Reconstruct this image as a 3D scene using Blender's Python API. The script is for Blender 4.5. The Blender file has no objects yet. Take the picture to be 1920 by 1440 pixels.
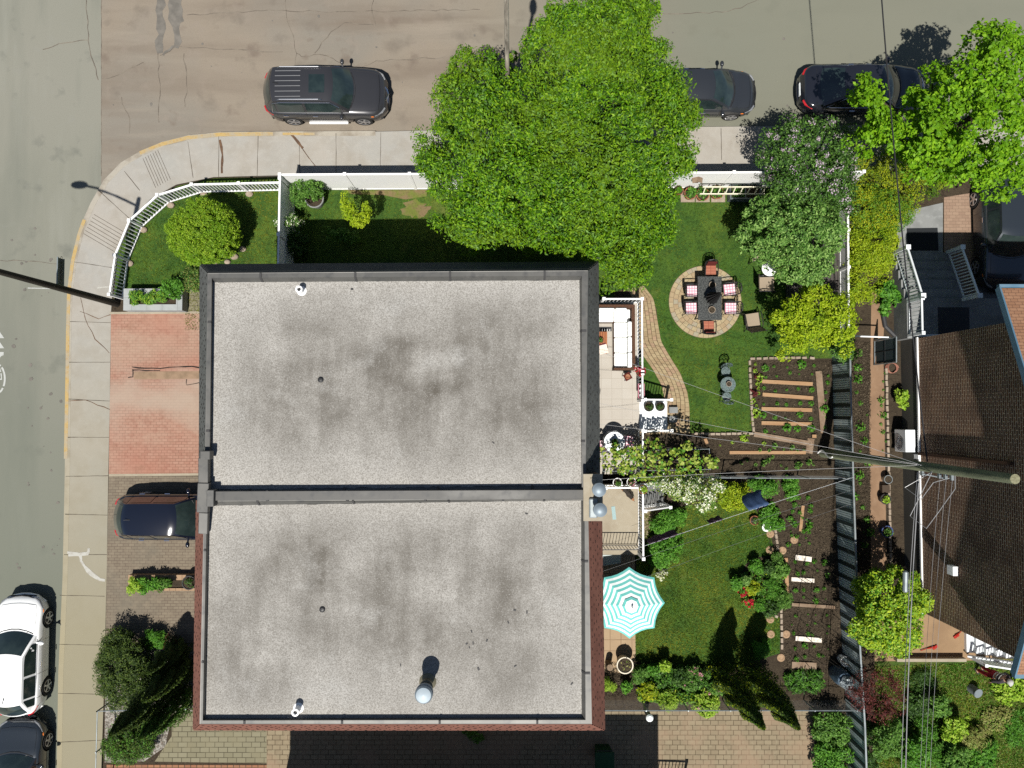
import bpy, math, random
import numpy as np
from mathutils import Vector, Matrix
random.seed(7); rng = np.random.default_rng(7)
SC = bpy.context.scene; COL = SC.collection
# ---------------------------------------------------------------- camera, sky, sun, exposure
H, F = 29.5, 1380.0                      # drone height (m), focal length in photo pixels (1920 wide)
TILT = math.atan(50/F)
cam = bpy.data.cameras.new('camera'); co = bpy.data.objects.new('camera', cam); COL.objects.link(co)
cam.lens = 36*F/1920; cam.sensor_width = 36; cam.clip_end = 800; cam.clip_start = 0.1
co.location = (0, 0, H); co.rotation_euler = (TILT, 0, 0); SC.camera = co
SUN_EL, SUN_DX = math.radians(63), 0.19
sd = Vector((-SUN_DX, -1, 0)).normalized()*math.cos(SUN_EL) + Vector((0, 0, math.sin(SUN_EL)))
wd = bpy.data.worlds.new('World'); SC.world = wd; wd.use_nodes = True
wn = wd.node_tree; bgn = wn.nodes['Background']; sky = wn.nodes.new('ShaderNodeTexSky')
sky.sky_type = 'NISHITA'; sky.sun_disc = False; sky.sun_elevation = SUN_EL
sky.sun_rotation = math.atan2(sd.x, sd.y); sky.air_density = 1.0; sky.dust_density = 0.6
wn.links.new(sky.outputs[0], bgn.inputs[0]); bgn.inputs[1].default_value = 0.05
sl = bpy.data.lights.new('sun', 'SUN'); sl.energy = 5.0; sl.angle = math.radians(0.5); sl.color = (1, .96, .89)
so = bpy.data.objects.new('sun', sl); COL.objects.link(so); so.location = (-10, -30, 60)
so.rotation_euler = sd.to_track_quat('Z', 'Y').to_euler()
SC.view_settings.view_transform = 'Standard'; SC.view_settings.look = 'None'
SC.view_settings.exposure = 0.5; SC.view_settings.gamma = 1.0
SC.cycles.max_bounces = 6; SC.cycles.transparent_max_bounces = 8; SC.cycles.use_denoising = False
# ---------------------------------------------------------------- helpers
UPV = Vector((0, math.cos(TILT), math.sin(TILT))); FWD = Vector((0, math.sin(TILT), -math.cos(TILT)))
YZ = 0.12
def W(px, py, z=0.0):                    # photo pixel -> point at height z
    d = Vector((1, 0, 0))*((px-960)/F) + UPV*(-(py-720)/F) + FWD
    k = (z-H)/d.z
    return Vector((d.x*k, d.y*k, z))
def M_(px, z=0): return px*(H-z)/F       # pixels -> metres
def s2l(v): v /= 255; return v/12.92 if v <= .04045 else ((v+.055)/1.055)**2.4
def A(r, g, b, e=2.0): return tuple(min(.9, s2l(x)/(e*k)) for x, k in ((r, 1.10), (g, 1.07), (b, 1.06)))
def AL(r, g, b): return A(r, g, b, 1.12)
def mixn(nt, fac, a, b, blend='MIX'):
    n = nt.nodes.new('ShaderNodeMix'); n.data_type = 'RGBA'; n.blend_type = blend
    for i, v in ((0, fac), (6, a), (7, b)):
        if hasattr(v, 'links'): nt.links.new(v, n.inputs[i])
        else: n.inputs[i].default_value = v if i == 0 else (*v[:3], 1)
    return n.outputs[2]
def rangen(nt, v, lo, hi, fac=1):
    n = nt.nodes.new('ShaderNodeMapRange'); nt.links.new(v, n.inputs[0])
    n.inputs[1].default_value = lo; n.inputs[2].default_value = hi; n.inputs[3].default_value = 0; n.inputs[4].default_value = fac
    return n.outputs[0]
def coords(nt, scale=(1, 1, 1), rot=0, loc=(0, 0, 0)):
    t = nt.nodes.new('ShaderNodeTexCoord'); m = nt.nodes.new('ShaderNodeMapping')
    m.inputs['Scale'].default_value = scale; m.inputs['Rotation'].default_value = (0, 0, rot); m.inputs['Location'].default_value = loc
    nt.links.new(t.outputs['Object'], m.inputs[0]); return m.outputs[0]
def noisen(nt, scale, detail=4, st=(1, 1, 1), rot=0, loc=(0, 0, 0), rough=.55):
    n = nt.nodes.new('ShaderNodeTexNoise'); nt.links.new(coords(nt, st, rot, loc), n.inputs['Vector'])
    n.inputs['Scale'].default_value = scale; n.inputs['Detail'].default_value = detail; n.inputs['Roughness'].default_value = rough
    return n.outputs[0]
MATS = {}
def gradmix(m, axis, lo, hi, fac, c):      # lens vignetting and white-balance drift put into the surface colour by position
    nt = m.node_tree; b = nt.nodes['Principled BSDF']; src = b.inputs['Base Color'].links[0].from_socket
    t = nt.nodes.new('ShaderNodeTexCoord'); s = nt.nodes.new('ShaderNodeSeparateXYZ'); nt.links.new(t.outputs['Object'], s.inputs[0])
    nt.links.new(mixn(nt, rangen(nt, s.outputs[axis], lo, hi, fac), src, c), b.inputs['Base Color'])
def pmat(name, base, layers=(), rough=.85, spec=.3, metal=0, coat=0, bump=None, brick=None, trans=0, ior=1.45):
    m = bpy.data.materials.new(name); m.use_nodes = True; nt = m.node_tree; b = nt.nodes['Principled BSDF']
    col = None; hgt = None
    if brick:                            # (width, height, mortar, c1, c2, cmortar, rot, offset)
        bw, bh, mo, c1, c2, cm, rot, off = brick
        n = nt.nodes.new('ShaderNodeTexBrick'); nt.links.new(coords(nt, (1, 1, 1), rot), n.inputs['Vector'])
        n.offset = off; n.inputs['Scale'].default_value = 1
        n.inputs['Brick Width'].default_value = bw; n.inputs['Row Height'].default_value = bh; n.inputs['Mortar Size'].default_value = mo
        n.inputs['Mortar Smooth'].default_value = .2; n.inputs['Bias'].default_value = 0
        for k, c in (('Color1', c1), ('Color2', c2), ('Mortar', cm)): n.inputs[k].default_value = (*c, 1)
        col = n.outputs['Color']; hgt = n.outputs['Fac']
    else:
        r = nt.nodes.new('ShaderNodeRGB'); r.outputs[0].default_value = (*base, 1); col = r.outputs[0]
    for i, l in enumerate(layers):       # (scale, detail, colour, lo, hi, fac, stretch, blend)
        sc, de, c, lo, hi, fac = l[:6]; st = l[6] if len(l) > 6 and l[6] else (1, 1, 1); bl = l[7] if len(l) > 7 else 'MIX'
        f = rangen(nt, noisen(nt, sc, de, st, 0, (i*13.7, i*7.1, i*3.3)), lo, hi, fac)
        col = mixn(nt, f, col, c, bl)
    nt.links.new(col, b.inputs['Base Color'])
    b.inputs['Roughness'].default_value = rough; b.inputs['Specular IOR Level'].default_value = spec
    b.inputs['Metallic'].default_value = metal; b.inputs['Coat Weight'].default_value = coat; b.inputs['Coat Roughness'].default_value = .08
    b.inputs['Transmission Weight'].default_value = trans; b.inputs['IOR'].default_value = ior
    if bump or brick:
        bn = nt.nodes.new('ShaderNodeBump'); sc, stg, dist = bump or (40, .3, .01)
        bn.inputs['Strength'].default_value = stg; bn.inputs['Distance'].default_value = dist
        h = noisen(nt, sc, 3)
        if brick:
            mm = nt.nodes.new('ShaderNodeMath'); mm.operation = 'SUBTRACT'; nt.links.new(h, mm.inputs[0]); nt.links.new(hgt, mm.inputs[1]); h = mm.outputs[0]
        nt.links.new(h, bn.inputs['Height']); nt.links.new(bn.outputs[0], b.inputs['Normal'])
    MATS[name] = m; return m
def leafmat(name, cols, trans=.35, rough=.45, clump=None):
    m = bpy.data.materials.new(name); m.use_nodes = True; nt = m.node_tree; b = nt.nodes['Principled BSDF']
    g = nt.nodes.new('ShaderNodeNewGeometry'); cr = nt.nodes.new('ShaderNodeValToRGB')
    el = cr.color_ramp.elements; n = len(cols)
    for i, c in enumerate(cols):
        e = el[i] if i < 2 else el.new(1)
        e.position = i/(n-1); e.color = (*c, 1)
    nt.links.new(g.outputs['Random Per Island'], cr.inputs[0]); col = cr.outputs[0]
    if clump: col = mixn(nt, rangen(nt, noisen(nt, clump[0], 2), .42, .62, clump[2]), col, clump[1])
    if clump and len(clump) > 3: col = mixn(nt, rangen(nt, noisen(nt, clump[3], 3), .52, .66, clump[5]), col, clump[4])
    nt.links.new(col, b.inputs['Base Color']); b.inputs['Roughness'].default_value = max(rough, .55); b.inputs['Specular IOR Level'].default_value = .2
    t = nt.nodes.new('ShaderNodeBsdfTranslucent'); nt.links.new(mixn(nt, .5, col, (.12, .26, .01)), t.inputs[0])
    mx = nt.nodes.new('ShaderNodeMixShader'); mx.inputs[0].default_value = trans
    nt.links.new(b.outputs[0], mx.inputs[1]); nt.links.new(t.outputs[0], mx.inputs[2])
    nt.links.new(mx.outputs[0], nt.nodes['Material Output'].inputs[0]); MATS[name] = m; return m
def bandmix(m, yc, w, fac, c, ns=1.1):     # a worn, dusty band across a paved surface
    nt = m.node_tree; b = nt.nodes['Principled BSDF']; src = b.inputs['Base Color'].links[0].from_socket
    t = nt.nodes.new('ShaderNodeTexCoord'); s = nt.nodes.new('ShaderNodeSeparateXYZ'); nt.links.new(t.outputs['Object'], s.inputs[0])
    def op(kind, x, y=None):
        n = nt.nodes.new('ShaderNodeMath'); n.operation = kind
        for i, v in enumerate((x, y)):
            if v is None: continue
            if hasattr(v, 'links'): nt.links.new(v, n.inputs[i])
            else: n.inputs[i].default_value = v
        return n.outputs[0]
    d = op('ABSOLUTE', op('SUBTRACT', s.outputs[1], yc)); f = op('SUBTRACT', 1.0, op('DIVIDE', d, w))
    f = op('ADD', f, op('MULTIPLY', op('SUBTRACT', noisen(nt, ns, 5, (.5, 1, 1)), .5), 2.2))
    nt.links.new(mixn(nt, rangen(nt, f, .1, 1.0, fac), src, c), b.inputs['Base Color'])
def tag(o, label=None, cat=None, group=None, kind=None):
    for k, v in (('label', label), ('category', cat), ('group', group), ('kind', kind)):
        if v: o[k] = v
    return o
def T(name, label, cat, loc=(0, 0, 0), rz=0, group=None):
    o = bpy.data.objects.new(name, None); COL.objects.link(o); o.location = loc; o.rotation_euler = (0, 0, rz)
    o.empty_display_size = .2; return tag(o, label, cat, group)
class MB:
    def __init__(s): s.v = []; s.f = []; s.m = []
    def add(s, vs, fs, m=0):
        o = len(s.v); s.v += [tuple(p) for p in vs]; s.f += [tuple(i+o for i in f) for f in fs]; s.m += [m]*len(fs); return s
    def bx(s, x0, y0, z0, x1, y1, z1, m=0):
        v = [(x, y, z) for z in (z0, z1) for y in (y0, y1) for x in (x0, x1)]
        return s.add(v, [(0, 2, 3, 1), (4, 5, 7, 6), (0, 1, 5, 4), (2, 6, 7, 3), (0, 4, 6, 2), (1, 3, 7, 5)], m)
    def cbx(s, cx, cy, z0, w, d, h, rz=0, m=0):
        c, n = math.cos(rz), math.sin(rz)
        p = [(cx+c*x-n*y, cy+n*x+c*y) for x, y in ((-w/2, -d/2), (w/2, -d/2), (w/2, d/2), (-w/2, d/2))]
        return s.prism(p, z0, z0+h, m)
    def prism(s, p, z0, z1, m=0):
        n = len(p); ar = sum(p[i][0]*p[(i+1) % n][1]-p[(i+1) % n][0]*p[i][1] for i in range(n))
        if ar < 0: p = list(p)[::-1]
        v = [(q[0], q[1], z0) for q in p]+[(q[0], q[1], z1) for q in p]
        f = [tuple(range(n))[::-1], tuple(range(n, 2*n))]+[(i, (i+1) % n, n+(i+1) % n, n+i) for i in range(n)]
        return s.add(v, f, m)
    def loft(s, rings, m=0, cap=True, closed=True):
        n = len(rings[0]); v = [p for r in rings for p in r]; f = []
        for k in range(len(rings)-1):
            for i in range(n if closed else n-1):
                j = (i+1) % n; f.append((k*n+i, k*n+j, (k+1)*n+j, (k+1)*n+i))
        if cap and closed: f += [tuple(range(n))[::-1], tuple(range((len(rings)-1)*n, len(rings)*n))]
        return s.add(v, f, m)
    def tube(s, p0, p1, r0, r1=None, n=8, m=0): return s.path([p0, p1], [r0, r1 if r1 is not None else r0], n, m)
    def path(s, pts, r, n=6, m=0):
        pts = [Vector(p) for p in pts]; rs = r if isinstance(r, (list, tuple)) else [r]*len(pts); rings = []
        for i, p in enumerate(pts):
            t = (pts[min(i+1, len(pts)-1)]-pts[max(i-1, 0)])
            t = t.normalized() if t.length > 1e-9 else Vector((0, 0, 1))
            a = Vector((1, 0, 0)) if abs(t.x) < .9 else Vector((0, 1, 0))
            u = t.cross(a).normalized(); w = t.cross(u)
            rings.append([p+(u*math.cos(2*math.pi*k/n)+w*math.sin(2*math.pi*k/n))*rs[i] for k in range(n)])
        return s.loft(rings, m)
    def lathe(s, prof, c=(0, 0, 0), n=20, m=0, cap=True):
        return s.loft([[(c[0]+r*math.cos(2*math.pi*k/n), c[1]+r*math.sin(2*math.pi*k/n), c[2]+z) for k in range(n)] for r, z in prof], m, cap)
    def ell(s, c, r, n=12, m=0):
        pr = [(max(.02, math.sin(math.pi*i/(n//2+1))), -math.cos(math.pi*i/(n//2+1))) for i in range(1, n//2+1)]
        return s.loft([[(c[0]+r[0]*q*math.cos(2*math.pi*k/n), c[1]+r[1]*q*math.sin(2*math.pi*k/n), c[2]+r[2]*z) for k in range(n)] for q, z in pr], m)
    def bar(s, p0, p1, w, h, m=0):
        p0, p1 = Vector(p0), Vector(p1); d = (p1-p0); t = d.normalized()
        sdv = Vector((-t.y, t.x, 0)); sdv = sdv.normalized() if sdv.length > 1e-6 else Vector((1, 0, 0)); u = t.cross(sdv).normalized()
        R = lambda p: [p+sdv*w/2+u*h/2, p-sdv*w/2+u*h/2, p-sdv*w/2-u*h/2, p+sdv*w/2-u*h/2]
        return s.loft([R(p0), R(p1)], m)
    def quad(s, a, b, c, d, m=0): return s.add([a, b, c, d], [(0, 1, 2, 3)], m)
    def build(s, name, mats, parent=None, smooth=False, world=True, sharp=None, bevel=0):
        me = bpy.data.meshes.new(name); v = s.v
        if parent is not None and world: l = parent_loc(parent); v = [(p[0]-l[0], p[1]-l[1], p[2]-l[2]) for p in v]
        me.from_pydata(v, [], s.f)
        mats = mats if isinstance(mats, (list, tuple)) else [mats]
        for mm in mats: me.materials.append(mm)
        if len(mats) > 1: me.polygons.foreach_set('material_index', s.m)
        if smooth:
            me.polygons.foreach_set('use_smooth', [True]*len(me.polygons))
            me.set_sharp_from_angle(angle=math.radians(sharp or 40))
        o = bpy.data.objects.new(name, me); COL.objects.link(o)
        if parent is not None: o.parent = parent
        if bevel:
            bm = o.modifiers.new('bevel', 'BEVEL'); bm.width = bevel; bm.segments = 2; bm.limit_method = 'ANGLE'
        return o
def parent_loc(o):
    l = Vector((0, 0, 0))
    while o is not None: l += Vector(o.location); o = o.parent
    return l
def dup(root, loc, rz=None, label=None, group=None):
    r = root.copy(); COL.objects.link(r); r.location = loc
    if rz is not None: r.rotation_euler = (0, 0, rz)
    if label: r['label'] = label
    if group: r['group'] = group
    for ch in list(root.children):
        c = ch.copy(); COL.objects.link(c); c.parent = r
        for g in list(ch.children):
            d = g.copy(); COL.objects.link(d); d.parent = c
    return r
def sheet(name, pts, z, mat, kind='structure', parent=None, depth=0):
    b = MB(); p = [W(x, y, z) for x, y in pts]
    if depth: b.prism([(q.x, q.y) for q in p], z-depth, z)
    else:
        ar = sum(p[i].x*p[(i+1) % len(p)].y-p[(i+1) % len(p)].x*p[i].y for i in range(len(p)))
        b.add(p if ar > 0 else p[::-1], [tuple(range(len(p)))])
    o = b.build(name, mat, parent)
    if parent is None: tag(o, kind=kind)
    return o
def ribbon(b, pts, z, w, m=0, jit=0):
    ps = [W(x, y, z) for x, y in pts]
    if jit:
        q = [ps[0]]
        for a, c in zip(ps, ps[1:]):
            n = max(2, int((c-a).length/.25)); nn = Vector((-(c-a).y, (c-a).x, 0)).normalized()
            q += [a.lerp(c, i/n)+nn*random.uniform(-jit, jit) for i in range(1, n)]+[c]
        ps = q
    L, R = [], []
    for i, p in enumerate(ps):
        t = (ps[min(i+1, len(ps)-1)]-ps[max(i-1, 0)]).normalized(); n = Vector((-t.y, t.x, 0)); ww = w*(random.uniform(.5, 1.2) if jit else 1)/2
        L.append(p+n*ww); R.append(p-n*ww)
    k = len(ps)
    b.add(L+R, [(i, k+i, k+i+1, i+1) for i in range(k-1)], m)
# ---------------------------------------------------------------- foliage
def sdist(P, poly):
    poly = np.array(poly, float); n = len(poly); d = np.full(len(P), 1e9); ins = np.zeros(len(P), bool)
    for i in range(n):
        a, b = poly[i], poly[(i+1) % n]; e = b-a; w = P-a
        t = np.clip((w@e)/(e@e+1e-9), 0, 1); d = np.minimum(d, np.linalg.norm(w-t[:, None]*e, axis=1))
        c = (a[1] > P[:, 1]) != (b[1] > P[:, 1]); dy = b[1]-a[1] if abs(b[1]-a[1]) > 1e-9 else 1e-9
        ins ^= c & (P[:, 0] < (b[0]-a[0])*(P[:, 1]-a[1])/dy+a[0])
    return np.where(ins, d, -d)
def circ(cx, cy, rx, ry=None, n=16, wob=.12):
    ry = ry or rx
    return [(cx+rx*(1+random.uniform(-wob, wob))*math.cos(2*math.pi*i/n), cy+ry*(1+random.uniform(-wob, wob))*math.sin(2*math.pi*i/n)) for i in range(n)]
def clumps(poly, zE, zT, thick, n, inset=0, flat=1.0, hole=0):
    poly = np.array(poly, float); lo, hi = poly.min(0), poly.max(0); out = []
    P = rng.uniform(lo, hi, (n*6, 2)); d = sdist(P, poly); P = P[d > inset]; d = d[d > inset]
    if hole:
        ph = rng.uniform(0, 6.28, 8); fq = rng.uniform(.05, .16, (8, 2))*rng.choice([-1, 1], (8, 2)); v = np.zeros(len(P))
        for k in range(8): v += np.sin(P@fq[k]+ph[k])
        kp = (v > -1.3) | (rng.random(len(P)) > hole); P = P[kp]; d = d[kp]
    P, d = P[:n], d[:n]; dn = max(d.max()*.85, 1e-3) if len(d) else 1
    t = np.clip(d/dn, 0, 1); zs = zE+(zT-zE)*np.sqrt(np.clip(1-(1-t)**2, 0, 1))**flat
    z = zs-thick*rng.random(len(P))**1.6
    return np.array([W(x, y, zz) for (x, y), zz in zip(P, z)]).reshape(-1, 3)
LEAFN, LEAFS = 2.0, .7
def puff(Cn, r, per, squash=.75, up=.7):
    per = max(4, int(per*LEAFN)); n = len(Cn); k = n*per; c = np.repeat(Cn, per, 0); d = rng.normal(size=(k, 3)); d /= np.linalg.norm(d, axis=1)[:, None]
    rr = np.repeat(r*rng.uniform(.5, 1.5, n), per)*(.35+.65*np.sqrt(rng.random(k)))
    P = c+d*rr[:, None]*np.array([1, 1, squash]); N = d*.55+np.array([-.02, -.1, up])+rng.normal(size=(k, 3))*.42
    return P, N/np.linalg.norm(N, axis=1)[:, None]
def leafobj(name, P, N, size, mats, wts=None, parent=None, asp=.45, zmin=None):
    if zmin is not None: k = P[:, 2] > zmin; P, N = P[k], N[k]
    n = len(P); t = rng.normal(size=(n, 3)); t -= (t*N).sum(1)[:, None]*N; t /= np.linalg.norm(t, axis=1)[:, None]+1e-9
    b = np.cross(N, t); s = size*LEAFS*rng.uniform(.5, 1.5, n)[:, None]; dr = np.array([0, 0, 1])*s*.12
    l = np.array(parent_loc(parent)) if parent is not None else np.zeros(3); P = P-l
    V = np.empty((n, 4, 3)); V[:, 0] = P-t*s*.5-dr; V[:, 1] = P+b*s*asp*.5+t*s*.05; V[:, 2] = P+t*s*.5-dr; V[:, 3] = P-b*s*asp*.5+t*s*.05
    me = bpy.data.meshes.new(name); me.vertices.add(n*4); me.vertices.foreach_set('co', V.ravel())
    me.loops.add(n*4); me.loops.foreach_set('vertex_index', np.arange(n*4, dtype=np.int32))
    me.polygons.add(n); me.polygons.foreach_set('loop_start', np.arange(0, n*4, 4, dtype=np.int32)); me.polygons.foreach_set('loop_total', np.full(n, 4, dtype=np.int32))
    mats = mats if isinstance(mats, (list, tuple)) else [mats]
    for mm in mats: me.materials.append(mm)
    if len(mats) > 1:
        w = np.array(wts or [1]*len(mats), float); me.polygons.foreach_set('material_index', rng.choice(len(mats), n, p=w/w.sum()).astype(np.int32))
    me.update(); me.validate()
    o = bpy.data.objects.new(name, me); COL.objects.link(o)
    if parent is not None: o.parent = parent
    return o
def trunk_mb(base, tips, r, fork=.45, seed=0):
    b = MB(); base = Vector(base); top = Vector((0, 0, 0))
    for t in tips: top += Vector(t)
    top /= len(tips); mid = base.lerp(top, fork); mid.z = base.z+(top.z-base.z)*fork
    b.path([base, base.lerp(mid, .5)+Vector((random.uniform(-.05, .05), random.uniform(-.05, .05), 0)), mid], [r*1.25, r, r*.8], 9)
    for t in tips:
        t = Vector(t); q = mid.lerp(t, .5)+Vector((random.uniform(-.15, .15), random.uniform(-.15, .15), .1))
        b.path([mid-Vector((0, 0, .1)), q, t], [r*.5, r*.3, r*.09], 6)
    return b
BARK = pmat('bark', A(95, 82, 68), [(9, 4, A(50, 42, 36), .4, .7, .8, (1, 1, .3))], .95, bump=(18, .6, .03))
def tree(name, label, cat, base, poly, zE, zT, thick, n, cr, per, size, mats, wts=None, rt=.12, asp=.45, group=None, ntip=7, blossom=None, inset=0, squash=.75, up=.7, under=0, flat=1.0, hole=.75):
    bp = W(base[0], base[1], YZ) if len(base) == 2 else Vector(base)
    t = T(name, label, cat, bp, 0, group)
    Cn = clumps(poly, zE, zT, thick, n, inset, flat, hole)
    rim = clumps(poly, zE-.2, zE+.3, .6, max(6, n//9), -cr*22); Cn = np.vstack([Cn, rim])
    if under: Cn = np.vstack([Cn, clumps(poly, zE-thick, zE+(zT-zE)*.35, thick*.6, under, inset+4)])
    P, N = puff(Cn, cr, per, squash, up)
    leafobj('crown', P, N, size, mats, wts, t, asp, YZ+.02)
    if blossom:
        bmat, frac, bs = blossom; q = Cn[rng.random(len(Cn)) < frac]
        if len(q): P, N = puff(q+np.array([0, 0, cr*.35]), cr*.55, max(6, per//3), squash, up); leafobj('blossom', P, N, bs, bmat, None, t, .9)
    idx = rng.choice(len(Cn), min(ntip, len(Cn)), False)
    tips = [tuple(Cn[i]-np.array([0, 0, .25])) for i in idx]
    trunk_mb(bp, tips, rt).build('trunk', BARK, t, True)
    return t
def shrub(name, label, poly, zE, zT, n, cr, per, size, mats, wts=None, group=None, asp=.45, thick=None, blossom=None, squash=.8, base=YZ, up=.7):
    Cn = clumps(poly, zE, zT, thick if thick is not None else (zT-base)*.6, n, 0, 1.0, .6); c = Cn.mean(0)
    t = T(name, label, name.split('_')[-1], (c[0], c[1], base), 0, group)
    P, N = puff(Cn, cr, per, squash, up); leafobj('foliage', P, N, size, mats, wts, t, asp, base+.01)
    if blossom:
        bmat, frac, bs = blossom; q = Cn[rng.random(len(Cn)) < frac]
        if len(q): P, N = puff(q+np.array([0, 0, cr*.5]), cr*.5, max(5, per//4), squash, up); leafobj('blossom', P, N, bs, bmat, None, t, .9)
    b = MB(); zc = max(base+.06, float(Cn[:, 2].mean())-.05)
    for i in range(4):
        k = Cn[rng.integers(len(Cn))]; b.path([(c[0]+random.uniform(-.05, .05), c[1]+random.uniform(-.05, .05), base), (k[0]*.5+c[0]*.5, k[1]*.5+c[1]*.5, base+(k[2]-base)*.5), (k[0], k[1], max(base+.03, k[2]-.05))], [.02, .015, .006], 5)
    b.build('stem', BARK, t)
    return t
def cone_tree(label, base, h, r, n, size, mats, cat='tree', group=None, name='cedar_tree', wts=None, lean=(0, 0)):
    bp = W(base[0], base[1], YZ); t = T(name, label, cat, bp, 0, group)
    n = int(n*2.2); u = rng.random(n)**.8; a = rng.random(n)*2*math.pi; prof = r*(1-u**1.7)**.9*(.75+.25*np.sin(a*5+u*17))*(.9+.1*np.sin(a*3))+.05
    rad = prof*np.sqrt(rng.uniform(.25, 1, n)); d = np.stack([np.cos(a), np.sin(a), np.zeros(n)], 1)
    P = np.array(bp)+d*rad[:, None]; P[:, 2] += .15+u*h; P[:, 0] += lean[0]*u; P[:, 1] += lean[1]*u
    N = d*.8+np.array([0, 0, .55])+rng.normal(size=(n, 3))*.4; N /= np.linalg.norm(N, axis=1)[:, None]
    leafobj('crown', P, N, size, mats, wts, t, .5)
    MB().path([bp, bp+Vector((lean[0]*.9, lean[1]*.9, h*.9))], [.09, .02], 7).build('trunk', BARK, t, True)
    return t
# ---------------------------------------------------------------- materials
def G(v): return (v, v, v)
def wallbrick(name, c1, c2, cm, cs, bw=.2, bh=.075):
    mw = bpy.data.materials.new(name); mw.use_nodes = True; nt = mw.node_tree; bb = nt.nodes['Principled BSDF']
    tc = nt.nodes.new('ShaderNodeTexCoord'); sx = nt.nodes.new('ShaderNodeSeparateXYZ'); nt.links.new(tc.outputs['Object'], sx.inputs[0])
    ad = nt.nodes.new('ShaderNodeMath'); ad.operation = 'ADD'; nt.links.new(sx.outputs[0], ad.inputs[0]); nt.links.new(sx.outputs[1], ad.inputs[1])
    cb = nt.nodes.new('ShaderNodeCombineXYZ'); nt.links.new(ad.outputs[0], cb.inputs[0]); nt.links.new(sx.outputs[2], cb.inputs[1])
    bt = nt.nodes.new('ShaderNodeTexBrick'); nt.links.new(cb.outputs[0], bt.inputs['Vector']); bt.inputs['Scale'].default_value = 1
    for k, v in (('Brick Width', bw), ('Row Height', bh), ('Mortar Size', .014)): bt.inputs[k].default_value = v
    for k, v in (('Color1', c1), ('Color2', c2), ('Mortar', cm)): bt.inputs[k].default_value = (*v, 1)
    nt.links.new(mixn(nt, rangen(nt, noisen(nt, .9, 4), .45, .65, .5), bt.outputs[0], cs), bb.inputs['Base Color']); bb.inputs['Roughness'].default_value = .95
    bn = nt.nodes.new('ShaderNodeBump'); bn.inputs['Strength'].default_value = .6; bn.inputs['Distance'].default_value = .012; bn.invert = True
    nt.links.new(bt.outputs['Fac'], bn.inputs['Height']); nt.links.new(bn.outputs[0], bb.inputs['Normal']); return mw
m_road = pmat('road_asphalt', A(166, 164, 149), [(.13, 3, A(174, 170, 156), .4, .65, .75), (.5, 5, A(140, 142, 130), .46, .7, .8, (1, .16, 1)), (1.1, 5, A(182, 180, 166), .55, .72, .55, (1, .12, 1)), (.8, 5, A(134, 134, 124), .6, .72, .7), (45, 2, A(118, 118, 110), .45, .7, .35), (2.5, 5, A(170, 168, 158), .6, .8, .4)], .92, bump=(120, .25, .004))
m_road2 = pmat('side_road_asphalt', A(177, 162, 144), [(.16, 3, A(164, 156, 144), .45, .62, .8), (.6, 6, A(152, 136, 120), .45, .68, .9, (.16, 1, 1)), (1.3, 5, A(190, 176, 158), .56, .72, .6, (.12, 1, 1)), (.8, 4, A(146, 130, 116), .6, .7, .8), (1.6, 6, A(178, 163, 148), .55, .75, .6), (.9, 6, A(128, 117, 106), .58, .8, .7), (45, 2, A(128, 118, 108), .45, .7, .35)], .92, bump=(120, .25, .004))
gradmix(m_road2, 0, -3, 8, .85, A(147, 148, 131))  # greyer to the right: lens shading painted into the side road
gradmix(m_road, 1, 8, -8, .8, A(134, 138, 123))  # vignetting painted in: asphalt darkens toward the frame bottom
m_crack = pmat('crack', A(124, 113, 102), [(2.5, 4, A(158, 146, 131), .42, .6, 1)], .95)
m_patch = pmat('road_patch', A(132, 126, 118), [(3, 4, A(158, 150, 140), .4, .65, .8)], .95)
m_walk = pmat('concrete', A(208, 199, 187), [(.3, 3, A(200, 196, 188), .4, .6, .8), (1.2, 6, A(190, 179, 164), .45, .7, .7), (4, 5, A(216, 209, 198), .5, .7, .5), (60, 2, A(150, 142, 132), .5, .7, .3)], .9, bump=(80, .2, .004))
m_walk2 = pmat('kerb_concrete', A(208, 198, 182), [(2, 5, A(168, 154, 136), .45, .65, .8)], .9)
gradmix(m_walk, 1, 5, -9, .9, A(176, 166, 137)); gradmix(m_walk2, 1, 5, -9, .9, A(190, 178, 146))  # olive tint toward the bottom is painted lens vignetting and colour cast
m_yel = pmat('yellow_kerb_paint', A(226, 192, 126), [(2.2, 6, A(206, 190, 162), .40, .58, 1), (9, 3, A(205, 160, 90), .5, .7, .5)], .85)
m_joint = pmat('joint_line', A(118, 106, 92), [(3, 3, A(88, 76, 64), .4, .6, 1)], .95)
m_wpaint = pmat('white_road_paint', A(226, 226, 220), [(8, 4, A(180, 180, 172), .5, .7, .6)], .8)
m_lawn = pmat('lawn_turf', AL(62, 92, 30), [(.45, 4, AL(82, 104, 34), .42, .62, .9), (1.5, 4, AL(45, 76, 26), .45, .68, .8), (9, 3, AL(35, 60, 20), .45, .7, .7), (.8, 3, AL(110, 112, 52), .62, .78, .7), (30, 2, AL(88, 120, 45), .55, .7, .5)], .95, bump=(35, .9, .05))
m_soil = pmat('garden_soil', A(90, 77, 61), [(1.2, 5, A(76, 64, 50), .4, .65, .9), (7, 4, A(56, 44, 36), .5, .7, .8), (25, 2, A(116, 102, 80), .58, .72, .6)], .97, bump=(22, 1, .05))
m_dirt = pmat('dry_earth', A(118, 92, 70), [(1.2, 5, A(92, 72, 54), .4, .65, .9), (14, 3, A(70, 54, 42), .5, .7, .8), (5, 3, A(80, 92, 44), .6, .72, .6)], .97, bump=(22, .8, .04))
m_worn = pmat('worn_turf', A(150, 128, 92), [(2.2, 5, AL(96, 104, 44), .42, .6, 1), (14, 3, A(110, 92, 64), .5, .7, .6)], .95)
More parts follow.
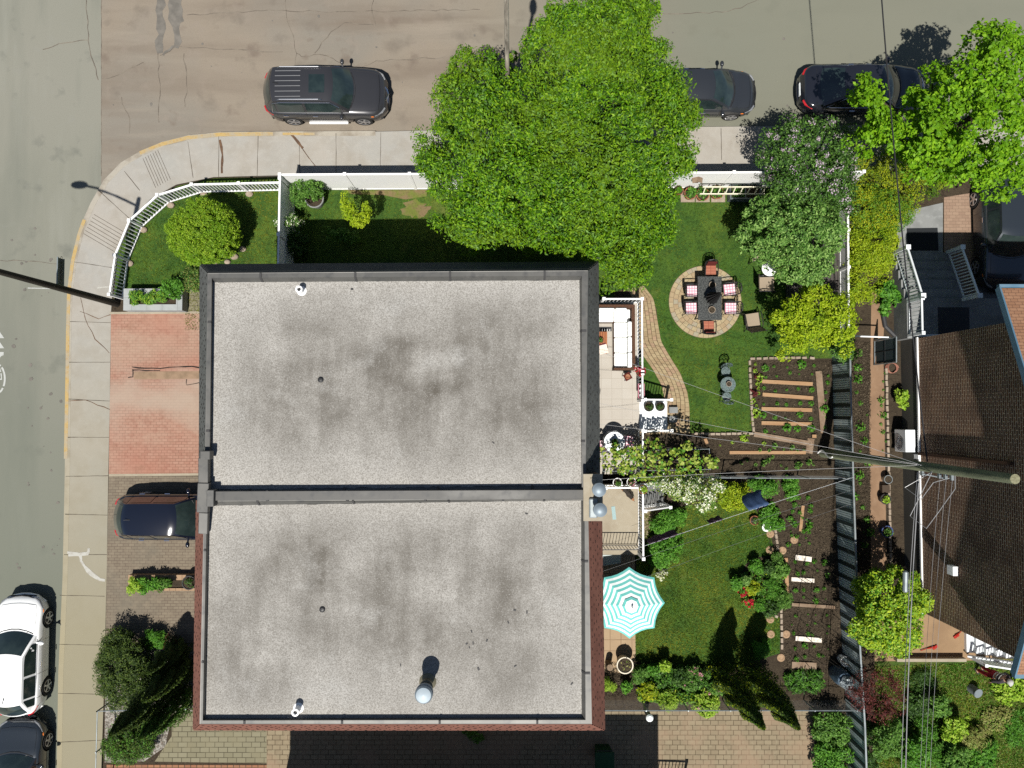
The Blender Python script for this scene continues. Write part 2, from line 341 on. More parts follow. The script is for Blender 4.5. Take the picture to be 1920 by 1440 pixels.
m_red = pmat('red_interlock', A(196, 130, 108), brick=(.225, .112, .009, A(208, 160, 138), A(200, 148, 126), A(156, 114, 94), math.pi/2*0, .5), layers=[(.5, 4, A(212, 180, 156), .44, .66, .65, (.4, 1, 1)), (.35, 3, A(204, 140, 118), .5, .68, .5), (2.2, 5, A(176, 130, 108), .55, .7, .6), (5, 4, A(168, 110, 92), .5, .7, .4)], bump=(60, .3, .006))
m_brn = pmat('brown_interlock', A(158, 140, 122), brick=(.225, .112, .009, A(160, 145, 124), A(146, 131, 112), A(118, 100, 88), 0, .5), layers=[(.5, 4, A(140, 130, 114), .45, .65, .8), (4, 4, A(168, 152, 130), .5, .7, .5)], bump=(60, .3, .006))
m_pave = pmat('beige_pavers', A(206, 180, 140), brick=(.24, .17, .014, A(212, 188, 150), A(196, 170, 134), A(100, 82, 62), math.radians(8), .45), layers=[(3.5, 3, A(216, 182, 148), .5, .65, .6), (1, 4, A(190, 170, 130), .45, .65, .5)], bump=(60, .3, .006))
m_pave2 = pmat('tan_slabs', A(196, 166, 134), brick=(.3, .19, .013, A(178, 160, 130), A(164, 146, 118), A(104, 88, 66), 0, .35), layers=[(.8, 4, A(186, 156, 128), .45, .65, .7), (8, 3, A(184, 168, 138), .55, .7, .5)], bump=(60, .3, .006))
m_pave3 = pmat('beige_slabs', A(178, 166, 132), brick=(.36, .2, .013, A(166, 158, 130), A(154, 146, 118), A(88, 80, 60), 0, .4), layers=[(1.2, 4, A(160, 150, 120), .45, .65, .6)], bump=(60, .3, .006))
m_hex = pmat('orange_pavers', A(186, 130, 96), brick=(.24, .2, .02, A(192, 136, 100), A(176, 118, 88), A(104, 80, 62), 0, .5), layers=[(2, 4, A(160, 116, 90), .45, .65, .6)], bump=(60, .3, .006))
m_tile = pmat('deck_tiles', A(220, 206, 184), brick=(.4, .4, .007, A(234, 224, 211), A(228, 217, 203), A(204, 192, 176), 0, 0), layers=[(1.5, 4, A(222, 210, 196), .45, .65, .6)], bump=(60, .15, .004))
m_conc = pmat('pale_concrete', A(206, 192, 168), [(1.2, 5, A(190, 174, 150), .42, .65, .8), (5, 4, A(216, 204, 184), .5, .7, .5)], .9, bump=(60, .2, .004))
m_gconc = pmat('grey_concrete', A(172, 172, 170), [(1.5, 5, A(150, 150, 148), .42, .65, .8), (5, 4, A(196, 196, 194), .5, .7, .5)], .9, bump=(60, .2, .004))
m_brick = wallbrick('brown_brick', A(150, 104, 78), A(112, 76, 58), A(190, 160, 136), A(96, 66, 50))
m_shA = pmat('charcoal_shingle', A(118, 120, 116), [(2, 4, A(100, 102, 100), .4, .65, .8), (40, 2, A(70, 70, 72), .45, .65, .6)], .95, bump=(60, .4, .01))
m_shB = pmat('red_brown_shingle', A(160, 108, 92), [(2, 4, A(140, 92, 78), .4, .65, .8), (40, 2, A(110, 72, 62), .5, .7, .5)], .95, bump=(60, .4, .01))
m_cut = pmat('shingle_cutout', A(58, 46, 44), [], .95)
m_flash = pmat('grey_metal_flashing', A(118, 116, 112), [(.8, 4, A(136, 133, 128), .42, .65, .9), (4, 4, A(92, 92, 93), .5, .72, .7)], .5, .5, .3)
m_coping = pmat('dark_coping', A(104, 102, 99), [(.7, 4, A(150, 147, 142), .55, .7, .8, (.4, 1, 1)), (4, 4, A(84, 84, 85), .5, .72, .7)], .5, .5, .2)
m_flashd = pmat('dark_seam', A(86, 84, 84), [], .7)
m_white = pmat('white_vinyl', A(250, 250, 247, .9), [(1.2, 4, A(240, 240, 236, .95), .5, .75, .5)], .5)
nt = m_white.node_tree; tr_ = nt.nodes.new('ShaderNodeBsdfTranslucent'); tr_.inputs[0].default_value = (.85, .86, .84, 1); mx_ = nt.nodes.new('ShaderNodeMixShader'); mx_.inputs[0].default_value = .22
nt.links.new(nt.nodes['Principled BSDF'].outputs[0], mx_.inputs[1]); nt.links.new(tr_.outputs[0], mx_.inputs[2]); nt.links.new(mx_.outputs[0], nt.nodes['Material Output'].inputs[0])
m_whitem = pmat('white_paint', A(238, 240, 242, 1.2), [(3, 4, A(205, 210, 214, 1.2), .55, .75, .5)], .45)
m_black = pmat('black_metal', (.012, .012, .013), [(6, 3, (.03, .03, .03), .5, .7, .6)], .5, .5)
m_dgrey = pmat('dark_grey_plastic', (.03, .03, .032), [], .6)
m_glass = pmat('car_glass', (.012, .02, .02), [(1.5, 3, (.03, .045, .042), .4, .7, .8)], .04, .8, 0, .6)
m_tyre = pmat('tyre_rubber', (.02, .02, .02), [], .9)
m_rim = pmat('alloy_rim', (.55, .55, .57), [], .35, .5, .8)
m_chrome = pmat('chrome_trim', (.75, .75, .77), [], .15, .5, 1)
m_redl = pmat('red_lamp', (.35, .01, .015), [], .15, .6, 0, .5)
m_ambl = pmat('amber_lamp', (.6, .16, .02), [], .2, .6)
m_lamp = pmat('clear_lamp', (.2, .21, .22), [(30, 2, (.5, .5, .5), .5, .65, .6)], .1, .7, .3)
m_wood = pmat('pine_plank', A(214, 172, 130), [(3, 5, A(196, 148, 106), .4, .65, .9, (.25, 3, 1)), (14, 3, A(170, 128, 92), .55, .75, .5)], .85)
m_woodg = pmat('grey_plank', A(178, 152, 128), [(3, 5, A(150, 122, 98), .4, .65, .9), (14, 3, A(196, 172, 146), .55, .75, .5)], .9)
m_deckb = pmat('weathered_deck', A(98, 92, 88), brick=(3.0, .14, .012, A(102, 95, 90), A(90, 84, 80), A(40, 36, 34), math.pi/2, .3), layers=[(2, 4, A(120, 112, 104), .5, .7, .5)])
m_pole = pmat('weathered_pole', A(126, 130, 104, 1.15), [(5, 5, A(92, 98, 78, 1.15), .4, .62, .9, (1, 1, .12)), (3, 4, A(156, 158, 122, 1.05), .55, .75, .6, (1, 1, .2))], .92, bump=(20, .5, .02))
m_poled = pmat('dark_pole', A(78, 74, 62), [(5, 5, A(56, 52, 46), .4, .62, .9, (1, 1, .12))], .8, bump=(20, .4, .02))
m_poleg = pmat('grey_wood_pole', A(196, 184, 168, .95), [(5, 5, A(120, 110, 98), .4, .62, .9, (1, 1, .12))], .9)
m_wire = pmat('wire_black', (.02, .02, .022), [], .6)
m_wireg = pmat('wire_grey', (.28, .28, .28), [], .4, .5, .4)
m_clay = pmat('terracotta', A(188, 118, 84), [(6, 4, A(206, 150, 118), .5, .7, .8)], .9)
m_stone = pmat('pale_stone', A(206, 186, 164), [(3, 4, A(176, 154, 134), .4, .65, .8), (14, 3, A(222, 208, 190), .55, .7, .5)], .9, bump=(14, .5, .03))
m_pebble = pmat('white_pebbles', A(205, 198, 188), [(14, 2, A(120, 112, 100), .42, .6, .9), (22, 2, A(150, 110, 84), .55, .68, .7)], .9, bump=(16, 1, .06))
m_sling = pmat('beige_sling', A(196, 176, 152), [(60, 2, A(180, 160, 138), .45, .6, .5)], .9)
m_cush = pmat('white_cushion', A(250, 249, 246, 1.1), [(3, 3, A(236, 234, 230, 1.1), .5, .7, .6)], .9, bump=(5, .3, .03))
m_wick = pmat('brown_wicker', A(120, 82, 60), [(40, 2, A(80, 52, 38), .45, .6, .8)], .8)
m_teal = pmat('teal_canvas', A(128, 222, 214, 1.5), [], .9)
m_canvas = pmat('white_canvas', A(248, 252, 250, 1.15), [], .9)
m_blue = pmat('blue_cloth', A(92, 120, 165), [(4, 3, A(70, 96, 140), .4, .65, .8)], .85)
m_purple = pmat('purple_cloth', A(104, 76, 98), [(6, 3, A(80, 60, 80), .4, .65, .8)], .9)
m_fslat = pmat('green_grey_slats', A(196, 210, 210, 1.15), [(1.2, 3, A(216, 226, 224, 1.15), .45, .65, .8), (8, 3, A(166, 180, 180, 1.15), .5, .7, .6)], .75)
m_fdark = pmat('dark_green_batten', (.02, .032, .032), [], .7)
m_galv = pmat('galvanised_metal', A(196, 204, 206), [(4, 4, A(160, 168, 170), .45, .7, .8)], .4, .5, .5)
m_flue = pmat('galvanised_cap', A(176, 190, 200), [(2, 4, A(150, 164, 176), .4, .65, .7)], .5, .5, .25)
m_skin = pmat('skin', A(206, 160, 130), [], .6)
m_redc = pmat('red_trousers', A(170, 30, 44), [(8, 3, A(130, 20, 34), .45, .65, .8)], .9)
m_jump = pmat('charcoal_jumper', A(84, 76, 82), [(30, 2, A(70, 64, 70), .45, .65, .6)], .95)
m_capw = pmat('white_cap', A(232, 230, 224), [], .9)
m_hair = pmat('brown_hair', A(90, 62, 44), [], .8)
m_dog = pmat('grey_dog_coat', A(88, 78, 70), [(20, 3, A(60, 54, 50), .4, .6, .8)], .9, bump=(60, .6, .02))
m_dogt = pmat('tan_dog_coat', A(214, 158, 116), [(20, 3, A(190, 130, 90), .4, .6, .8)], .9, bump=(60, .6, .02))
m_plant_pink = pmat('pink_petals', A(226, 130, 150), [(30, 2, A(245, 205, 210), .45, .6, .8)], .8)
m_redp = pmat('red_petals', A(222, 36, 56), [(30, 2, A(180, 20, 44), .45, .6, .7)], .8)
m_check = pmat('pink_check_fabric', A(240, 214, 218, 1.2), brick=(.11, .11, .018, A(250, 232, 236, 1.3), A(244, 216, 222, 1.3), A(232, 150, 168, 1.4), 0, 0))
m_stripe = pmat('coral_stripe_fabric', A(222, 142, 112), brick=(2, .06, .014, A(226, 146, 116), A(218, 136, 108), A(180, 104, 84), math.pi/2, 0))
m_floral = pmat('floral_cloth', A(248, 249, 250, 1.15), [(13, 2, A(120, 134, 162), .60, .64, .9)], .9)
m_tablem = pmat('black_cast_table', (.02, .022, .022), [(34, 1, (.09, .095, .09), .5, .58, .8)], .45, .5)
m_bistro = pmat('verdigris_metal', A(130, 150, 148), [(28, 1, (.03, .04, .04), .52, .58, .9)], .6, .5, .3)
m_binb = pmat('blue_barrel', A(96, 122, 146), [(2, 3, A(120, 140, 160), .45, .65, .6)], .45)
m_bing = pmat('green_bin', A(40, 92, 52), [(2, 3, A(30, 70, 40), .45, .65, .6)], .5)
m_wine = pmat('wine_red_tray', A(130, 40, 74), [], .7)
m_hflash = pmat('blue_grey_eave', A(110, 150, 176), [(2, 3, A(140, 170, 190), .45, .65, .6)], .5)
m_osh = pmat('orange_brown_shingle', A(200, 150, 116), brick=(.22, .1, .008, A(204, 154, 120), A(184, 134, 102), A(130, 94, 74), 0, .5))
# leaves
L_ash = leafmat('ash_leaf', [AL(28, 56, 4), AL(68, 112, 6), AL(98, 144, 12), AL(140, 174, 34)], .27, .42, (.6, AL(106, 130, 22), .45))
L_maple = leafmat('maple_leaf', [AL(86, 136, 16), AL(124, 174, 24), AL(160, 204, 44)], .45, .45, (.7, AL(100, 146, 18), .5))
L_dark = leafmat('dark_leaf', [AL(36, 62, 24), AL(58, 88, 34), AL(84, 116, 50)], .25)
L_mid = leafmat('mid_leaf', [AL(52, 90, 30), AL(86, 128, 46), AL(124, 162, 74)], .3)
L_pear = leafmat('pear_leaf', [AL(44, 78, 26), AL(96, 138, 56), AL(156, 188, 102)], .3)
L_yel = leafmat('yellow_leaf', [AL(132, 158, 20), AL(172, 194, 30), AL(206, 220, 60)], .42, .45, (1.4, AL(110, 150, 24), .5))
L_globe = leafmat('globe_leaf', [AL(78, 114, 16), AL(122, 156, 26), AL(170, 194, 58)], .32, .45, (1.2, AL(98, 142, 28), .5))
L_jun = leafmat('juniper_leaf', [AL(104, 128, 18), AL(150, 162, 22), AL(184, 186, 40)], .25, .6, (.8, AL(64, 108, 20), .9))
L_fir = leafmat('fir_leaf', [AL(34, 52, 18), AL(56, 76, 26), AL(88, 104, 38)], .15, .6)
L_bed = leafmat('bed_leaf', [AL(52, 100, 26), AL(80, 134, 36), AL(116, 168, 60)], .3)
L_lime = leafmat('lime_leaf', [AL(110, 150, 30), AL(150, 186, 50), AL(186, 206, 84)], .35)
L_vine = leafmat('vine_leaf', [AL(96, 120, 36), AL(146, 164, 56), AL(190, 200, 100)], .35)
L_white = leafmat('cream_blossom', [AL(210, 208, 166), AL(236, 236, 206), AL(250, 248, 236)], .2)
L_lilac = leafmat('lilac_blossom', [AL(152, 132, 144), AL(186, 166, 178), AL(212, 194, 204)], .2)
L_redm = leafmat('red_maple_leaf', [AL(54, 22, 24), AL(84, 36, 36), AL(116, 58, 52)], .2)
L_grass = leafmat('grass_blade', [AL(40, 64, 8), AL(70, 100, 14), AL(98, 126, 26), AL(128, 144, 48)], .3, .6, (.42, AL(142, 142, 46), .85, 1.5, AL(40, 68, 16), .75))
L_dry = leafmat('dry_weed', [AL(112, 110, 56), AL(150, 146, 84), AL(112, 144, 50)], .25)
# ---------------------------------------------------------------- ground, roads, pavement
g = MB(); g.quad((-150, -150, -.06), (150, -150, -.06), (150, 150, -.06), (-150, 150, -.06)); tag(g.build('ground', m_dirt), kind='structure')
KERB = [(86, 2400), (106, 1500), (110, 1260), (118, 1080), (122, 890), (124, 700), (125, 590), (128, 540), (136, 480), (150, 425), (170, 380), (195, 337), (226, 305), (260, 285), (302, 267), (350, 255), (410, 249), (500, 248), (700, 247), (900, 242), (1300, 238), (1600, 235), (1920, 232), (2900, 225)]
INNER = [(178, 2400), (190, 1440), (198, 1200), (203, 890), (207, 700), (208, 588), (211, 540), (222, 462), (246, 412), (282, 373), (330, 346), (400, 332), (525, 328), (560, 330), (1600, 318), (1920, 318), (2900, 312)]
sheet('road', [(-2600, -1900), (3600, -1900), (3600, 600), (1600, 300), (450, 300), (200, 600), (200, 3200), (-2600, 3200)], 0.0, m_road)
sheet('side_road', [(190, -1900), (3600, -1900), (3600, 300), (500, 300), (190, 420)], .004, m_road2)
b = MB(); p = [W(x, y, YZ) for x, y in KERB+INNER[::-1]]; b.prism([(q.x, q.y) for q in p], -.03, YZ); pav = b.build('pavement', m_walk); tag(pav, kind='structure')
b = MB(); ribbon(b, [(x+4, y+3) for x, y in KERB[1:19]], YZ+.004, .2); b.build('kerb', m_walk2, pav)
b = MB(); ribbon(b, [(123, 860), (124.5, 780), (126, 700), (127, 620), (129, 545), (136, 490), (148, 440), (158, 412)], YZ+.008, .14); ribbon(b, [(262, 287), (304, 270), (352, 258), (412, 252), (500, 251), (512, 251)], YZ+.008, .15); ribbon(b, [(530, 251), (590, 251)], YZ+.008, .1); b.build('kerb_paint', m_yel, pav)
b = MB()
for a, c in [((110, 1208), (197, 1210)), ((112, 1116), (196, 1118)), ((109, 1300), (195, 1302)), ((108, 1392), (192, 1388)), ((120, 1040), (200, 1040)), ((122, 964), (201, 966)), ((123, 893), (204, 892)), ((124, 820), (205, 820)), ((125, 748), (206, 752)), ((126, 603), (208, 605)), ((128, 679), (207, 679)), ((137, 491), (213, 502)), ((185, 357), (243, 410)), ((233, 321), (262, 357)), ((352, 265), (362, 333)), ((410, 255), (410, 332)), ((484, 252), (482, 330)), ((561, 270), (562, 328)), ((630, 250), (630, 326)), ((714, 248), (713, 312)), ((1352, 240), (1353, 300)), ((1438, 238), (1438, 312)), ((1265, 240), (1265, 310)), ((1175, 240), (1175, 310)), ((1090, 240), (1090, 310)), ((1000, 240), (1000, 310)), ((905, 242), (905, 312))]:
    ribbon(b, [a, c], YZ+.004, .022, 0, .006)
for k in range(7):   # grooved ramps
    ribbon(b, [(268+k*4.6, 297-k*2.6), (292+k*4.6, 352-k*2.6)], YZ+.004, .016)
    ribbon(b, [(176-k*3.2, 402+k*6), (234-k*3.2, 436+k*6)], YZ+.004, .016)
b.build('expansion_joint', m_joint, pav)
b = MB()
for c in [[(151, 558), (158, 590), (160, 598), (178, 636), (205, 662)], [(150, 584), (185, 598), (207, 590)], [(127, 752), (160, 750), (206, 768)], [(541, 248), (560, 268), (575, 290), (592, 312)], [(545, 250), (562, 272), (580, 298)]]: ribbon(b, c, YZ+.005, .03, 0, .02)
ribbon(b, [(412, 262), (417, 290), (416, 325)], YZ+.005, .1, 0, .02); ribbon(b, [(543, 249), (560, 268), (568, 278)], YZ+.0055, .1, 0, .02)
b.build('crack', pmat('rusty_crack', A(140, 108, 84), [(5, 3, A(108, 84, 68), .4, .6, .9)], .95), pav)
b = MB(); ribbon(b, [(126, 1036), (150, 1040), (152, 1052), (165, 1070), (180, 1082), (197, 1088)], YZ+.005, .16, 0, .05); ribbon(b, [(128, 1041), (164, 1038), (166, 1028)], YZ+.0055, .12, 0, .04); ribbon(b, [(182, 540), (207, 538)], YZ+.005, .07, 0, .02)
b.build('cement_smear', pmat('white_cement', A(226, 222, 212), [(6, 4, A(200, 192, 180), .45, .65, .8)], .9), pav)
b = MB()
for c in [[(157, -60), (165, 40), (168, 90), (180, 130), (184, 150)], [(80, 93), (110, 82), (165, 75)], [(192, 147), (215, 143), (240, 130), (270, 116)], [(228, 182), (234, 205), (243, 222), (242, 250)], [(300, 104), (320, 95), (330, 85), (360, 90), (480, 95), (530, 97)], [(530, -60), (537, 30), (552, 80), (556, 100)], [(556, 100), (565, 106), (600, 102), (625, 110), (640, 118)], [(556, 100), (553, 125)], [(590, 100), (620, 60), (646, 42), (700, 46)], [(700, -60), (698, 25), (705, 48)], [(680, 125), (705, 114), (760, 112), (830, 108)], [(1140, 25), (1330, 25), (1390, 15), (1440, -10)], [(350, 28), (480, 20), (640, 22), (900, 18)], [(296, 100), (300, 180), (298, 230)], [(345, 100), (350, 160), (347, 200)], [(0, 488), (50, 490), (110, 495)]]: ribbon(b, c, .009, .03, 0, .045)
cr_ = b.build('road_crack', m_crack); tag(cr_, kind='structure')
b = MB()
for w_, pts in ((.55, [(335, -60), (330, 20), (334, 45)]), (.3, [(334, 40), (332, 65), (330, 90)]), (.12, [(331, 86), (318, 94), (305, 104)])): ribbon(b, pts, .0085+w_*.001, w_, 0, .1)
ribbon(b, [(300, -60), (300, 100)], .0078, .35, 0, .06)
tag(b.build('road_patch', m_patch), kind='structure')
b = MB(); ribbon(b, [(190, -400), (190, 330)], .0075, .03, 0, .01); tag(b.build('road_seam', m_crack), kind='structure')
b = MB()   # cycle marking at the edge of the street: two chevrons and a bicycle
for y in (634, 653): b.add([W(8, y, .006), W(-26, y-48, .006), W(-60, y, .006), W(-50, y, .006), W(-26, y-36, .006), W(-9, y, .006)], [(0, 1, 2, 3, 4, 5)])
b.add([W(7, 660, .006), W(7, 666, .006), W(2, 668, .006), W(-8, 682, .006), W(-12, 682, .006), W(-4, 665, .006), W(-30, 665, .006), W(-30, 660, .006)], [tuple(range(8))[::-1]])
for a0, a1 in ((-.9, .55), (.7, 2.3), (2.5, 3.9), (4.1, 5.2)):
    ribbon(b, [(-6+15*math.cos(a0+(a1-a0)*i/8), 710+27*math.sin(a0+(a1-a0)*i/8)) for i in range(9)], .006, .075)
ribbon(b, [(2, 700), (3, 711), (-12, 711)], .006, .06); ribbon(b, [(-3, 686), (1, 697)], .006, .06)
tag(b.build('road_marking', m_wpaint), kind='structure')
b = MB(); ribbon(b, [(52, 540), (96, 541)], .006, .04); tag(b.build('road_chalk_line', m_wpaint), kind='structure')
b = MB()
for k in range(60):   # drips and gutter grit
    x, y = random.choice(((random.uniform(20, 118), random.uniform(420, 1080)), (random.uniform(210, 1500), random.uniform(20, 232)))); q = W(x, y, .0095); r = random.uniform(.02, .09)
    b.add([(q.x+r*random.uniform(.6, 1.2)*math.cos(a*.9), q.y+r*random.uniform(.6, 1.2)*math.sin(a*.9), q.z) for a in range(7)], [tuple(range(7))])
tag(b.build('oil_drips', m_patch), kind='structure')
# ---------------------------------------------------------------- yards
sheet('yard_soil', [(185, 2200), (196, 1200), (205, 588), (213, 540), (224, 462), (248, 412), (284, 373), (332, 346), (400, 331), (560, 331), (1600, 319), (2700, 312), (2700, 2200)], YZ-.012, m_soil, depth=.12)
LAWN_A = [(548, 357), (1575, 350), (1575, 672), (1407, 672), (1411, 810), (1297, 812), (1200, 815), (1110, 900), (548, 900)]
LAWN_B = [(1195, 960), (1400, 935), (1440, 985), (1455, 1040), (1412, 1046), (1398, 1058), (1380, 1100), (1404, 1132), (1440, 1148), (1464, 1158), (1462, 1225), (1350, 1260), (1190, 1240)]
LAWN_C = [(213, 560), (222, 470), (250, 415), (287, 377), (332, 349), (400, 334), (546, 332), (546, 620), (345, 620), (345, 542), (233, 542)]
for nm, q in (('lawn', LAWN_A), ('lawn', LAWN_B), ('lawn', LAWN_C)): sheet(nm, q, YZ-.004, m_lawn)
sheet('lawn', [(1640, 1235), (2500, 1235), (2500, 2000), (1640, 2000)], YZ-.004, pmat('rough_grass', AL(74, 96, 34), [(.7, 4, AL(118, 106, 64), .45, .62, .9), (3, 4, AL(50, 76, 24), .45, .68, .8), (12, 3, AL(40, 60, 20), .5, .7, .7)], .95, bump=(30, 1, .06)))
bandmix(m_red, W(0, 745, 0).y, 1.5, .75, A(208, 186, 166)); bandmix(m_red, W(0, 655, 0).y, .8, .4, A(210, 182, 158))
sheet('red_driveway', [(208, 588), (560, 586), (560, 887), (204, 889)], YZ, m_red)
sheet('brown_driveway', [(204, 893), (560, 893), (560, 1240), (197, 1205)], YZ, m_brn)
b = MB(); ribbon(b, [(204, 891), (560, 888)], YZ+.004, .09); ribbon(b, [(206, 587), (480, 585)], YZ+.004, .09); tag(b.build('driveway_edging', m_conc), kind='structure')
sheet('drain_channel', [(251, 697), (560, 694), (560, 709), (251, 711)], YZ+.004, pmat('drain_cover', A(190, 158, 130), [(3, 4, A(160, 134, 108), .45, .65, .8)], .9))
b = MB(); ribbon(b, [(247, 688), (300, 691), (335, 688), (470, 687)], YZ+.005, .05, 0, .03); ribbon(b, [(248, 694), (300, 695)], YZ+.0055, .04, 0, .02); ribbon(b, [(249, 692), (249, 707), (240, 708)], YZ+.006, .04, 0, .02); ribbon(b, [(350, 711), (350, 722), (380, 716), (470, 716)], YZ+.005, .04, 0, .03); tag(b.build('driveway_gap', pmat('open_gap', (.01, .009, .008))), kind='structure')
sheet('entry_paving', [(347, 543), (480, 543), (480, 584), (345, 584)], YZ+.002, m_pave3)
sheet('side_paving', [(322, 1338), (540, 1335), (540, 1432), (290, 1428), (322, 1380)], YZ, m_pave3)
sheet('south_driveway', [(200, 1434), (1136, 1436), (1136, 1800), (190, 1800)], YZ-.002, m_hex)
sheet('south_patio', [(500, 1336), (1528, 1333), (1530, 1800), (500, 1800)], YZ+.002, m_pave2)
sheet('pebble_bed', [(198, 1206), (372, 1210), (372, 1335), (322, 1340), (310, 1400), (270, 1428), (196, 1430)], YZ-.002, m_pebble)
PATH = [(1150, 548), (1196, 536), (1212, 545), (1222, 556), (1231, 580), (1233, 608), (1239, 640), (1256, 668), (1276, 700), (1289, 735), (1294, 812), (1190, 816), (1190, 752), (1247, 750), (1240, 722), (1224, 693), (1206, 668), (1190, 650)]
sheet('path', PATH, YZ+.002, pmat('path_joint', A(112, 92, 68), [(6, 3, A(86, 72, 52), .4, .6, .8)], .95))
LFT = [(1170, 530), (1186, 560), (1190, 600), (1192, 640), (1206, 668), (1224, 693), (1240, 722), (1246, 752), (1236, 780), (1236, 812)]
RGT = [(1205, 532), (1226, 560), (1233, 600), (1240, 640), (1256, 668), (1276, 700), (1289, 735), (1293, 760), (1294, 785), (1294, 812)]
def pline(L, n):
    P = [W(x, y, YZ+.016) for x, y in L]; d = [0]
    for p, q in zip(P, P[1:]): d.append(d[-1]+(q-p).length)
    out = []
    for i in range(n+1):
        s = d[-1]*i/n; k = max(j for j in range(len(d)-1) if d[j] <= s+1e-9); out.append(P[k].lerp(P[k+1], (s-d[k])/(d[k+1]-d[k])))
    return out
b = MB(); nr = 34; Lp, Rp = pline(LFT, nr*2), pline(RGT, nr*2); nc = 6
for c in range(nc):
    for r in range(nr):
        i0 = r*2+(c % 2); i1 = min(i0+2, nr*2)
        if i1 <= i0: continue
        f0, f1 = c/nc+.007, (c+1)/nc-.007; p = [Lp[i0].lerp(Rp[i0], f0), Lp[i0].lerp(Rp[i0], f1), Lp[i1].lerp(Rp[i1], f1), Lp[i1].lerp(Rp[i1], f0)]; m = sum(p, Vector())/4
        p = [m+(q-m)*.95 for q in p]; b.add(p[::-1], [(0, 1, 2, 3)], random.choice((0, 0, 1, 1, 2)))
PAVM = [pmat('path_cream', A(206, 182, 142), [(6, 4, A(190, 166, 128), .45, .65, .7)]), pmat('path_tan', A(196, 170, 132), [(6, 4, A(180, 150, 114), .45, .65, .7)]), pmat('path_pinkish', A(204, 170, 138), [(6, 4, A(186, 156, 124), .45, .65, .7)])]
tag(b.build('path_pavers', PAVM), kind='structure')
sheet('path', [(1192, 754), (1238, 754), (1238, 814), (1192, 814)], YZ+.006, m_pave)
sheet('path', [(1190, 945), (1252, 950), (1240, 962), (1222, 985), (1212, 1010), (1208, 1040), (1190, 1042)], YZ+.004, m_pave2)
cc = W(1322, 566, YZ)
# ring-laid circular patio: pavers in rings
b = MB(); RP = M_(68)
for k in range(8):
    r0, r1 = RP*(k/8)+.006, RP*((k+1)/8)-.006; n = max(5, int(2*math.pi*(r0+r1)/2/.2)); off = random.random()
    for i in range(n):
        a0 = 2*math.pi*(i+off)/n+.006/max(r1, .1); a1 = 2*math.pi*(i+1+off)/n-.006/max(r1, .1); v = []
        for (r, a) in ((r0, a0), (r1, a0), (r1, (a0+a1)/2), (r1, a1), (r0, a1), (r0, (a0+a1)/2)): v.append((cc.x+r*math.cos(a), cc.y+r*math.sin(a), YZ+.018))
        b.add(v, [(0, 1, 2, 3, 4, 5)], random.choice((0, 0, 0, 1, 1, 2)))
tag(b.build('circular_patio', [pmat('patio_cream', A(214, 192, 152), [(6, 4, A(200, 178, 140), .45, .65, .7)]), pmat('patio_tan', A(206, 180, 142), [(6, 4, A(190, 160, 124), .45, .65, .7)]), pmat('patio_grey', A(196, 186, 160), [(6, 4, A(206, 176, 150), .45, .65, .7)])]), kind='structure')
b = MB(); b.lathe([(RP+.01, 0), (RP+.01, .012), (0.02, .012)], (cc.x, cc.y, YZ), 48); tag(b.build('patio_bed', pmat('patio_joint', A(120, 102, 78))), kind='structure')
sheet('slab_patio', [(1126, 1040), (1190, 1040), (1192, 1262), (1126, 1262)], YZ+.002, pmat('tan_tiles', A(212, 182, 146), brick=(.43, .43, .012, A(214, 184, 148), A(206, 174, 138), A(150, 118, 88), 0, 0), layers=[(2, 4, A(196, 166, 132), .45, .65, .6)]))
sheet('garden_walk', [(1634, 545), (1662, 545), (1656, 640), (1660, 900), (1664, 1150), (1634, 1150), (1630, 800)], YZ+.004, pmat('pink_concrete', A(178, 142, 112), [(.8, 4, A(156, 124, 98), .45, .65, .8), (5, 4, A(190, 156, 126), .5, .7, .5)], .92, bump=(50, .2, .004)))
sheet('back_patio', [(1664, 1135), (1860, 1135), (1860, 1238), (1640, 1240), (1640, 1150)], YZ+.004, pmat('tan_concrete', A(190, 156, 120), [(.8, 4, A(168, 136, 104), .45, .65, .8)], .92))
sheet('timber_deck', [(1478, 440), (1574, 440), (1574, 585), (1474, 585)], YZ+.1, m_deckb, depth=.1)
b = MB()
for x0, x1, m in ((1690, 1766, 0), (1766, 1838, 1)): pass
sheet('front_walk', [(1680, 400), (1768, 380), (1768, 640), (1690, 640)], YZ+.004, m_gconc)
sheet('front_paving', [(1770, 370), (1832, 360), (1832, 560), (1770, 560)], YZ+.004, pmat('pinkish_paver', A(192, 160, 136), brick=(.25, .125, .006, A(194, 162, 138), A(180, 148, 126), A(140, 116, 98), 0, .5)))
sheet('east_driveway', [(1834, 319), (2500, 312), (2500, 560), (1834, 560)], YZ+.004, m_gconc)
sheet('door_mat', [(1700, 428), (1758, 427), (1760, 470), (1702, 470)], YZ+.012, pmat('black_mat', (.012, .014, .016)))
WORN = [circ(780, 392, 26, 15, 24, .4), [(640, 356), (700, 357), (800, 356), (800, 368), (760, 374), (720, 366), (660, 364)]]
for q in WORN: sheet('worn_lawn_patch', q, YZ+.002, m_worn)
